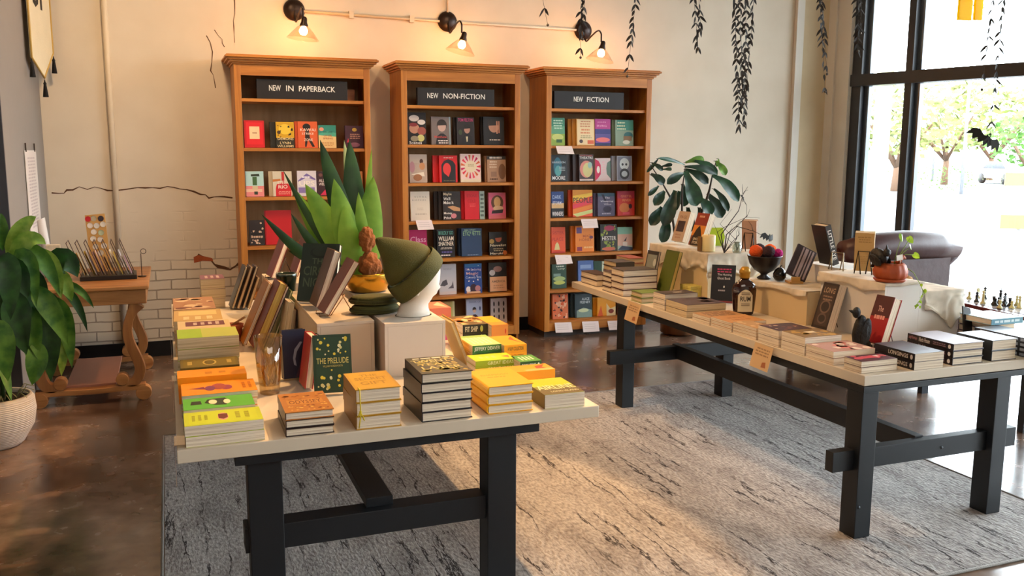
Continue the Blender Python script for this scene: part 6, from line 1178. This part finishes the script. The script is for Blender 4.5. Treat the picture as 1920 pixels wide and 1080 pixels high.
for (a, c, w_, mt, dy, b_) in [((395, 185), (158, 125), 22, FG1, 0, 18), ((400, 165), (565, 140), 38, FG3, .05, 25), ((480, 150), (680, 275), 48, FG1, .0, 40), ((400, 200), (660, 260), 40, FG2, -.06, 30), ((385, 260), (238, 352), 48, FG2, 0, 30), ((400, 225), (600, 350), 50, FG2, .06, 30), ((400, 240), (500, 545), 85, FG1, -.12, -20), ((640, 280), (868, 505), 62, FG1, -.08, 60), ((650, 395), (778, 592), 40, FG2, 0, 30), ((215, 415), (125, 540), 52, FG2, 0, 20), ((310, 410), (205, 720), 75, FG2, -.05, 15), ((190, 555), (90, 715), 62, FG2, .05, 10), ((345, 415), (275, 600), 50, FG2, .06, 0), ((600, 445), (722, 650), 72, FG2, .03, 20), ((510, 470), (630, 625), 62, FG1, -.04, 20), ((100, 165), (200, 235), 26, FG2, 0, 8), ((180, 200), (285, 180), 20, FG2, .03, 5), ((200, 225), (280, 225), 20, FG1, -.03, 8), ((95, 265), (210, 355), 45, FG2, 0, 15), ((165, 370), (70, 455), 26, FG2, 0, 12), ((375, 355), (385, 550), 55, FG2, .08, 0), ((665, 150), (755, 275), 40, FG3, -.02, 10), ((690, 130), (670, 200), 18, FG3, .02, 5), ((240, 620), (195, 870), 60, FG2, .02, 0), ((160, 130), (60, 250), 20, FG2, .1, 10), ((520, 560), (540, 760), 60, FG2, .1, 0), ((420, 560), (430, 780), 60, FG2, .12, 0)]:
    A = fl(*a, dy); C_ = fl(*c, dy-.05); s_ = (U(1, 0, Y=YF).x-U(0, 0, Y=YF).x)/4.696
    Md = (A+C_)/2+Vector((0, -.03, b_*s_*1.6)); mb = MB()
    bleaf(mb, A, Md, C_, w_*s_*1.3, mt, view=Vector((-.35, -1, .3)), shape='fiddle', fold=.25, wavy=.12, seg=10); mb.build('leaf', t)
    MB().tube([A+Vector((0, .03, -.0)), A, A.lerp(C_, .05)], .003, ST, 5).build('leaf_stalk', t)
# ------------------------------------------------------------------ carved side table with card rack
OAK = wood('carved_oak', '#b9814a', '#8a552a', 0, 1, .4); OAKD = wood('carved_oak_side', '#a66f3c', '#7c4a24', 2, 1, .4)
SY0, SY1 = 6.60, 7.62
t = thing('side_table', 'carved oak side table with S shaped scroll legs by the brick wall', 'table', (-.5, SY0, 0))
def lx(px, py=650): return U(px, py, Y=SY0+.03).x+.5
def lz(py, px=200): return U(px, py, Y=SY0+.03).z
MB().box((-.36, -.03, .785), (.345, SY1-SY0+.06, .812), OAK).build('tabletop', t, bevel=.006)
MB().box((-.33, -.01, .685), (.325, SY1-SY0+.03, .784), OAK).build('apron', t, bevel=.004)
def ribbon(path, wds, y0, y1, nm, mt):
    P_ = [Vector((x, z)) for x, z in path]
    for _ in range(2):
        Q = [P_[0]]; W_ = [wds[0]]
        for i in range(len(P_)-1): Q += [P_[i].lerp(P_[i+1], .25), P_[i].lerp(P_[i+1], .75)]; W_ += [wds[i]*.75+wds[i+1]*.25, wds[i]*.25+wds[i+1]*.75]
        P_ = Q+[P_[-1]]; wds = W_+[wds[-1]]
    V = []; F = []; n = len(P_)
    for i, p in enumerate(P_):
        d = (P_[min(i+1, n-1)]-P_[max(i-1, 0)]).normalized(); s_ = Vector((-d.y, d.x))*wds[i]/2
        for q in (p+s_, p-s_):
            V += [(q.x, y0, q.y), (q.x, y1, q.y)]
    for i in range(n-1):
        a = i*4; F += [(a, a+2, a+6, a+4), (a+1, a+5, a+7, a+3), (a, a+4, a+5, a+1), (a+2, a+3, a+7, a+6)]
    F += [(0, 1, 3, 2), ((n-1)*4, (n-1)*4+2, (n-1)*4+3, (n-1)*4+1)]
    return MB().add(V, F, mt).build(nm, t, bevel=.004)
cxm = lx(168)
for (y0, y1) in ((.0, .075), (SY1-SY0-.075, SY1-SY0)):
    for s in (1, -1):
        pts = [(lx(258, 570)-cxm, .684), (lx(250)-cxm, .62), (lx(240)-cxm, .52), (lx(242)-cxm, .42), (lx(256)-cxm, .30), (lx(262)-cxm, .22), (lx(254)-cxm, .145), (lx(240)-cxm, .125), (lx(228)-cxm, .15)]
        leg = ribbon([(cxm+s*x, z) for x, z in pts], [.10, .055, .06, .065, .065, .07, .07, .06, .045], y0, y1, 'scroll_leg', OAKD)
        mb = MB(); mb.lathe([(0, 0), (.042, 0), (.042, y1-y0+.006), (0, y1-y0+.006)], OAK, 22, T(cxm+s*(lx(226)-cxm), y1+.003, .158, PI/2), smooth=False); sc = mb.build('scroll', t, bevel=.003)
    ribbon([(cxm-.37, .09), (cxm-.25, .098), (cxm, .085), (cxm+.25, .098), (cxm+.34, .092)], [.05, .04, .036, .04, .05], y0, y1, 'runner', OAK)
    for s in (1, -1):
        MB().lathe([(0, 0), (.052, 0), (.052, y1-y0+.004), (0, y1-y0+.004)], OAK, 22, T(cxm+s*.325, y1+.002, .053, PI/2), smooth=False).build('runner_scroll', t, bevel=.003)
MB().box((cxm-.17, .07, .105), (cxm+.15, SY1-SY0-.07, .125), mat('#a3705c', .5)).build('stretcher_shelf', t, bevel=.002)
P = U(150, 528, z=.813); P2 = U(257, 524, z=.813)
t = thing('card_rack', 'black tiered rack with slanted clear dividers on the oak side table', 'rack', (P.x, P.y, .8135), R(2))
RW = P2.x-P.x; RK = mat('#17120f', .4); 
MB().box((0, 0, 0), (RW, .28, .03), RK).build('tray', t, bevel=.002)
DV = mat('#4a3028', .4)
for i in range(7):
    x = .012+i*(RW-.02)/6.2
    mb = MB(); mb.tube([(x, .01, .031), (x-.085, .01, .27)], .003, DV, 6).build('divider_bar', t)
    MB().tube([(x, .26, .031), (x-.085, .26, .27)], .003, DV, 6).build('divider_bar', t); MB().tube([(x-.085, .01, .27), (x-.085, .26, .27)], .003, DV, 6).build('divider_bar', t)
crs = random.Random(5)
CDL = ['tan', 'pale pink', 'grey', 'cream', 'brown', 'mauve', 'yellow']
for i in range(12):
    x = .012+(i//2+.33+.33*(i % 2))*(RW-.02)/6.2; h_ = crs.uniform(.13, .19); c_ = ['#cda86a', '#d8b9b0', '#a8a0a0', '#e6ddcc', '#7a5a4c', '#8a6a78', '#cdb04a'][(i*3) % 7]
    tag(MB().box((0, 0, 0), (.0015, .11, h_), mat(c_, .6, var=.3, vscale=25), T(P.x+x, P.y+.05+.01*(i % 3), .8135+.032, 0, R(-19.5), 0)).build('greeting_card'), '%s greeting card in the slanted rack, %s slot from left, %s of two' % (CDL[(i*3) % 7], ['first', 'second', 'third', 'fourth', 'fifth', 'sixth'][i//2], ['left', 'right'][i % 2]), 'card', 'greeting cards in the rack')
# tall sticker card and others on the side table
tk = thing('sticker_display', 'tall tan card display with red and white round stickers on the side table', 'display', (U(190, 470, Y=P.y+.40).x, P.y+.40, .8135))
mb = MB(); M_ = T(-.075, 0, 0, R(-8), R(-5), R(-10)); mb.box((0, 0, 0), (.14, .006, .44), mat('#c99a58', .7), M_); mb.build('backing_card', tk)
mb = MB(); z_ = 0
for i, (x, z, c) in enumerate([(.02, .41, '#c8232c'), (.06, .41, '#b9ac90'), (.11, .405, '#3c3440'), (.03, .36, '#e6dcd4'), (.075, .355, '#d9d4cc'), (.12, .36, '#e0dad0'), (.05, .31, '#e9e2da'), (.1, .30, '#b9c4a4'), (.04, .26, '#e6dcd0'), (.09, .25, '#e0d6cc'), (.05, .20, '#d9cfc4'), (.11, .20, '#e4dcd4'), (.08, .15, '#d6cabc')]):
    mb.lathe([(0, 0), (.021, 0)], mat(c, .5, var=.15, vscale=60), 14, M_ @ T(x, -.001, z, PI/2)); mb.lathe([(.021, 0), (.021, .003)], mat(c, .5, var=.15, vscale=60), 14, M_ @ T(x, -.001, z, PI/2))
mb.build('stickers', tk)['kind'] = 'stuff'
tag(MB().box((0, 0, 0), (.09, .05, .26), mat('#cdbfa4', .8, var=.35, vscale=30), T(U(88, 500, Y=6.95).x, 6.95, .8135)).build('paper_bag', None, bevel=.004), 'tan printed paper bag standing left of the card rack', 'bag')
tag(MB().lathe([(0, 0), (.03, 0), (.03, .20), (.027, .20), (.027, .01), (0, .01)], mat('#d9d2cc', .6), 20, T(0, 0, 0, 0, R(-12), 0)).build('paper_tube', None, T(U(90, 440, Y=7.3).x, 7.3, .8135+.0065)), 'white rolled paper tube on the side table by the grey wall', 'tube')
o_ = [o for o in COL.objects if o.name == 'paper_tube'][0]; o_.scale = (1, 1, 2.1)
tw = thing('wire_sign_holder', 'small wire holder with a ring at the right end of the side table', 'holder', (U(266, 512, Y=7.05).x, 7.05, .8135))
WR = mat('#3a2a20', .3, .6); MB().tube([(0, 0, 0), (0, 0, .17)], .003, WR, 6).build('rod', tw); MB().tube([(.018+.018*math.cos(a*PI/8), 0, .185+.018*math.sin(a*PI/8)) for a in range(17)], .0022, WR, 6).build('ring', tw); MB().lathe([(0, 0), (.03, 0), (.03, .006), (0, .006)], WR, 16).build('base', tw)
# ------------------------------------------------------------------ wall hangings on the grey partition
YB0 = U(58, 100, X=-.86).y; pr0 = Vector((-.862, YB0)); q_ = U(95, 60, Y=7.93); pr1 = Vector((q_.x, 7.93))
dB = (pr1-pr0); LB_ = dB.length; rzB = math.atan2(dB.y, dB.x)
t = thing('wall_pennant', 'cream pennant with gold trim, black tassels and black lettering on grey partition', 'pennant', (pr0.x, pr0.y, 0), rzB)
z1 = U(60, 108, X=-.86).z; zt = U(78, 146, Y=(YB0+7.93)/2).z; z3 = U(93, 100, Y=7.93).z
PN = mat('#dccfae', .8, bump=.2, bscale=90)
MB().prism([(0, z1), (LB_*.5, zt), (LB_, z3), (LB_, 3.3), (0, 3.3)], -.004, .004, PN, T(0, 0, 0, PI/2)).build('cloth', t)
MB().tube([(0, -.006, 3.3), (0, -.006, z1), (LB_*.5, -.006, zt), (LB_, -.006, z3), (LB_, -.006, 3.3)], .007, mat('#b8964a', .5), 6).build('gold_trim', t)
TS = mat('#15110f', .8)
for (x, z) in ((-.01, z1-.01), (LB_*.5, zt-.01), (LB_+.005, z3-.02)): MB().lathe([(.002, 0), (.006, -.02), (.012, -.03), (.010, -.04), (.02, -.13), (0, -.13)], TS, 14, T(x, -.006, z)).build('tassel', t)
z_u = U(75, 16, Y=7.6).z
for q, (s_, x0, x1) in enumerate((('U', .18, .50), ('P', .55, .87))):
    mb = MB(); text(mb, s_, T(LB_*x0, -.0045, z_u, PI/2), LB_*(x1-x0), .30, mat('#1d1712', .7, var=0)); mb.build('letter', t)
Y0_ = U(52, 360, X=-.893).y; Y1_ = U(73, 360, X=-.893).y
t = thing('wall_print', 'narrow white paper print clipped to the grey partition', 'print', (-.897, Y0_, 0))
zb_, ztp = U(62, 445, X=-.893).z, U(62, 282, X=-.893).z
MB().box((0.001, 0, zb_), (.004, Y1_-Y0_, ztp), mat('#d9cec4', .7, var=.03)).build('sheet', t)
mb = MB(); art_on(mb, [('l', .15, .1, .85, .92, 22, '#b9a8a2')], Y1_-Y0_, ztp-zb_, Matrix(((0, 0, 1, .0045), (1, 0, 0, 0), (0, 1, 0, zb_), (0, 0, 0, 1)))); o = mb.build('printed_lines', t); o['kind'] = 'stuff'
for y in (.08, .85): MB().box((0.001, (Y1_-Y0_)*y, ztp-.01), (.01, (Y1_-Y0_)*y+.012, ztp+.05), mat('#3a3028', .4)).build('clip', t)
# ------------------------------------------------------------------ paper leaf garlands
GLM = mat('#2a241f', .8, var=.2)
def garland(px0, px1, yb, Y, dens, label, sparse=0, n=1, sp=0, bead=True):
    top = U(px0, 0, Y=Y); bot = U(px1, yb, Y=Y)
    t = thing('leaf_garland', label, 'garland', (top.x, Y, 4.29), 0, 'black paper leaf garlands hanging from the ceiling')
    s_ = Vector((top.x, Y, 4.29)); rs = random.Random(int(px0)); k_ = 0
    for j in range(n):
        off = sp*(j-(n-1)/2); L = [Vector((off, 0, 0)), Vector((off*.9, 0, top.z-4.29)), Vector((bot.x-top.x+off*.4, 0, bot.z-4.29+(j % 2)*.12*(n > 1)))]
        MB().tube(L, .0012, mat('#3a322a'), 4).build('string', t)
        mb = MB(); d = L[2]-L[1]; ln = d.length; u = -.9
        while u < 1:
            p = (L[1]+d*u) if u >= 0 else L[1]+(L[0]-L[1])*(-u)*.35
            gap = 1/(ln*dens) if u < sparse or sparse == 0 else 2.2/(ln*dens)
            for s in (-1, 1):
                if rs.random() < .9:
                    a = s*rs.uniform(.25, .75); l_ = rs.uniform(.045, .065); e = p+Vector((math.sin(a)*l_, rs.uniform(-.03, .03), -math.cos(a)*l_)); p1 = p.lerp(e, .5)+Vector((0, .004, .004))
                    bleaf(mb, p, p1, e, .0085, GLM, view=Vector((rs.uniform(-.6, .6), -1, 0)), seg=5, fold=.15)
            u += gap
        mb.build('leaves', t)
        if bead: MB().ell(tuple(L[2]), (.009, .009, .009), mat('#4a4438'), 10).build('bead', t)
garland(1018, 1027, 47, 5.4, 16, 'short sparse paper leaf garland, leftmost of all', .3)
garland(1093, 1090, 108, 5.6, 22, 'paper leaf garland hanging in front of the right wall lamp', .55, 2, .03)
garland(1192, 1176, 143, 5.3, 26, 'paper leaf garland ending over the right bookcase cornice', .5)
garland(1306, 1311, 92, 5.2, 26, 'paper leaf garland over bare wall right of the bookcases', 0, 2, .04)
garland(1388, 1391, 236, 5.0, 26, 'longest and thickest paper leaf garland of several strands', .0, 3, .05)
garland(1413, 1399, 180, 5.16, 22, 'slender paper leaf garland just right of the thickest one', .7)
garland(1539, 1548, 172, 5.2, 24, 'paper leaf garland before the tan corner pilaster', .45, 2, .02)
garland(1612, 1610, 96, 5.0, 24, 'paper leaf garland against the window frame edge', 0, 2, .03)
garland(1862, 1841, 168, 4.4, 18, 'sparse paper leaf garland in the window, left of the bat string', .5)
garland(1882, 1857, 252, 4.4, 20, 'long paper leaf garland in the window holding a paper bat', .6)
bat(1850, 263, 4.40, .125, 'large black paper bat hanging in the window from a garland', R(-20), R(30), 'hanging_bat')
P = U(1822, 20, Y=5.2); t = thing('amber_pendant', 'amber yellow glass pendant at the top of the window', 'pendant', (P.x, 5.2, 0))
ym = leafmat('amber_sheet', '#ffd000', '#ffe000', 4, .85)
AG = glassy('amber_glass', (1, .72, .02), .15, .1)
for (a, c) in ((1799, 1823), (1829, 1843)):
    x0, x1 = U(a, 20, Y=5.2).x-P.x, U(c, 20, Y=5.2).x-P.x; MB().box((x0, 0, U(a, 37, Y=5.2).z), (x1, .02, 3.0), ym).build('glass_strip', t)
MB().tube([(0, .01, 3.0), (0, .01, 4.29)], .002, mat('#2a2622'), 5).build('cord', t); MB().box((-.09, 0, 3.0), (.09, .02, 3.02), mat('#2a2622')).build('bar', t)
# ------------------------------------------------------------------ outside
def far(px, d, z=-.2):
    p = _r*((px-960)/FOC)+_f; p.z = 0; p.normalize(); return Vector((p.x*d, p.y*d, z))
TG = [mat('#59681f', .8, var=.3, vscale=1), mat('#666f35', .8, var=.3, vscale=1), mat('#3f6a1c', .8, var=.3, vscale=1)]; BK = mat('#6a4f3c', .9)
def tree(px, d, h, wd, label, k=0, trunk=True, seed=1, nl=700):
    p = far(px, d); t = thing('tree' if trunk else 'shrub', label, 'tree' if trunk else 'shrub', p, 0, 'trees beyond the parking lot' if trunk else None); rs = random.Random(seed)
    mb = MB(); zc = h*.66 if trunk else h*.5; rz_ = h*.36 if trunk else h*.5
    for i in range(nl):
        a, b_, q = rs.uniform(0, 6.28), math.acos(rs.uniform(-1, 1)), rs.uniform(.45, 1)**.5; lump = 1+.25*math.sin(a*3+seed)
        c = Vector((math.sin(b_)*math.cos(a)*wd*q*lump, math.sin(b_)*math.sin(a)*wd*q*lump, zc+math.cos(b_)*rz_*q)); s_ = rs.uniform(.12, .3)*(h/5)
        u_ = Vector((rs.gauss(0, 1), rs.gauss(0, 1), rs.gauss(0, 1))).normalized(); v_ = u_.orthogonal().normalized()
        mb.add([c-u_*s_, c+v_*s_*.6, c+u_*s_, c-v_*s_*.6], [(0, 1, 2, 3)], TG[k])
    mb.build('foliage', t)
    if trunk:
        mb = MB(); mb.tube([(0, 0, 0), (.05, 0, h*.2), (0, 0, h*.3)], [.22, .17, .14], BK, 8)
        for i in range(6):
            a = rs.uniform(0, 6.28); mb.tube([(0, 0, h*.22), (wd*.3*math.cos(a), wd*.3*math.sin(a), h*.42), (wd*.6*math.cos(a), wd*.6*math.sin(a), h*.62)], [.11, .08, .04], BK, 6)
        mb.build('trunk', t)
tree(1665, 50, 5.4, 2.9, 'spreading tree seen through the narrow left window pane', 1, seed=2)
tree(1755, 62, 6.6, 4.0, 'wide tree with forked trunk behind the bright green shrub', 1, seed=3)
tree(1838, 74, 6.8, 3.6, 'yellow green tree left of the paper bat', 0, seed=5)
tree(1915, 52, 4.0, 1.9, 'small tree at the right frame edge beyond the parking lot', 2, seed=7)
tree(1755, 50, 1.3, 1.6, 'bright green shrub at the edge of the parking lot', 2, False, 8, 500); tree(1655, 52, 1.2, 1.4, 'pale shrub behind the narrow left window pane', 0, False, 9, 300)
tree(1850, 56, .8, 1.9, 'low brown green hedge right of the bright shrub', 1, False, 10, 400)
P = far(1868, 66); t = thing('parked_car', 'white parked car beyond the shrubs', 'car', P, R(70))
CW_ = mat('#c9ccd0', .3); 
MB().prism([(-2.1, .35), (2.1, .35), (2.15, .8), (1.5, .95), (.8, 1.4), (-.9, 1.42), (-1.6, .98), (-2.15, .9)], -.85, .85, CW_, T(0, 0, 0, PI/2)).build('body', t, bevel=.05)
MB().prism([(1.25, .97), (.72, 1.34), (-.82, 1.36), (-1.4, .98)], -.87, .87, mat('#30363c', .1), T(0, 0, 0, PI/2)).build('windows', t)
for x in (-1.35, 1.35):
    for y in (-.8, .8): MB().lathe([(0, -.1), (.32, -.1), (.33, 0), (.32, .1), (0, .1)], mat('#1a1a1c', .6), 20, T(x, y, .33, PI/2)).build('wheel', t)
for (px, d, h, l_) in ((1788, 48, 8.6, 'tall double headed street lamp seen in the upper window'), (1733, 70, 6.4, 'distant street lamp left of the tall one')):
    P = far(px, d); t = thing('street_lamp', l_, 'street lamp', P, R(20)); GP = mat('#7a7c80', .5)
    MB().tube([(0, 0, 0), (0, 0, h)], [.09, .06], GP, 8).build('pole', t)
    for s in (-1, 1): MB().tube([(0, 0, h), (s*.5, 0, h+.12)], .04, GP, 6).build('lamp_arm', t); MB().box((s*.4, -.15, h+.05), (s*.95, .15, h+.18), GP).build('lamp_fixture', t)
# neighbouring shop pier just outside the first pane and low roadside signs
p = far(1634, 12.2, -.2); tag(MB().box((-.075, -.07, 0), (.075, .07, 6), mat('#c9c998', .8)).build('exterior_pillar', None, T(p.x, p.y, -.2, 0, 0, R(-20))), 'pale yellow green building pillar outside the narrow pane', 'pillar')
for (px, d, w_, h_, zz, c, l_) in ((1905, 40, 1.5, .5, .7, '#c9a03a', 'yellow roadside sign at the right frame edge'), (1900, 26, .9, .35, .05, '#d0a038', 'low yellow sidewalk sign nearer than the other')):
    p = far(px, d); t = thing('roadside_sign', l_, 'sign', (p.x, p.y, -.2), R(-30)); MB().box((-w_/2, -.03, zz), (w_/2, .03, zz+h_), mat(c, .6)).build('panel', t); MB().box((-.04, .03, 0), (.04, .08, zz+h_*.8), mat('#8a8a88')).build('post', t)
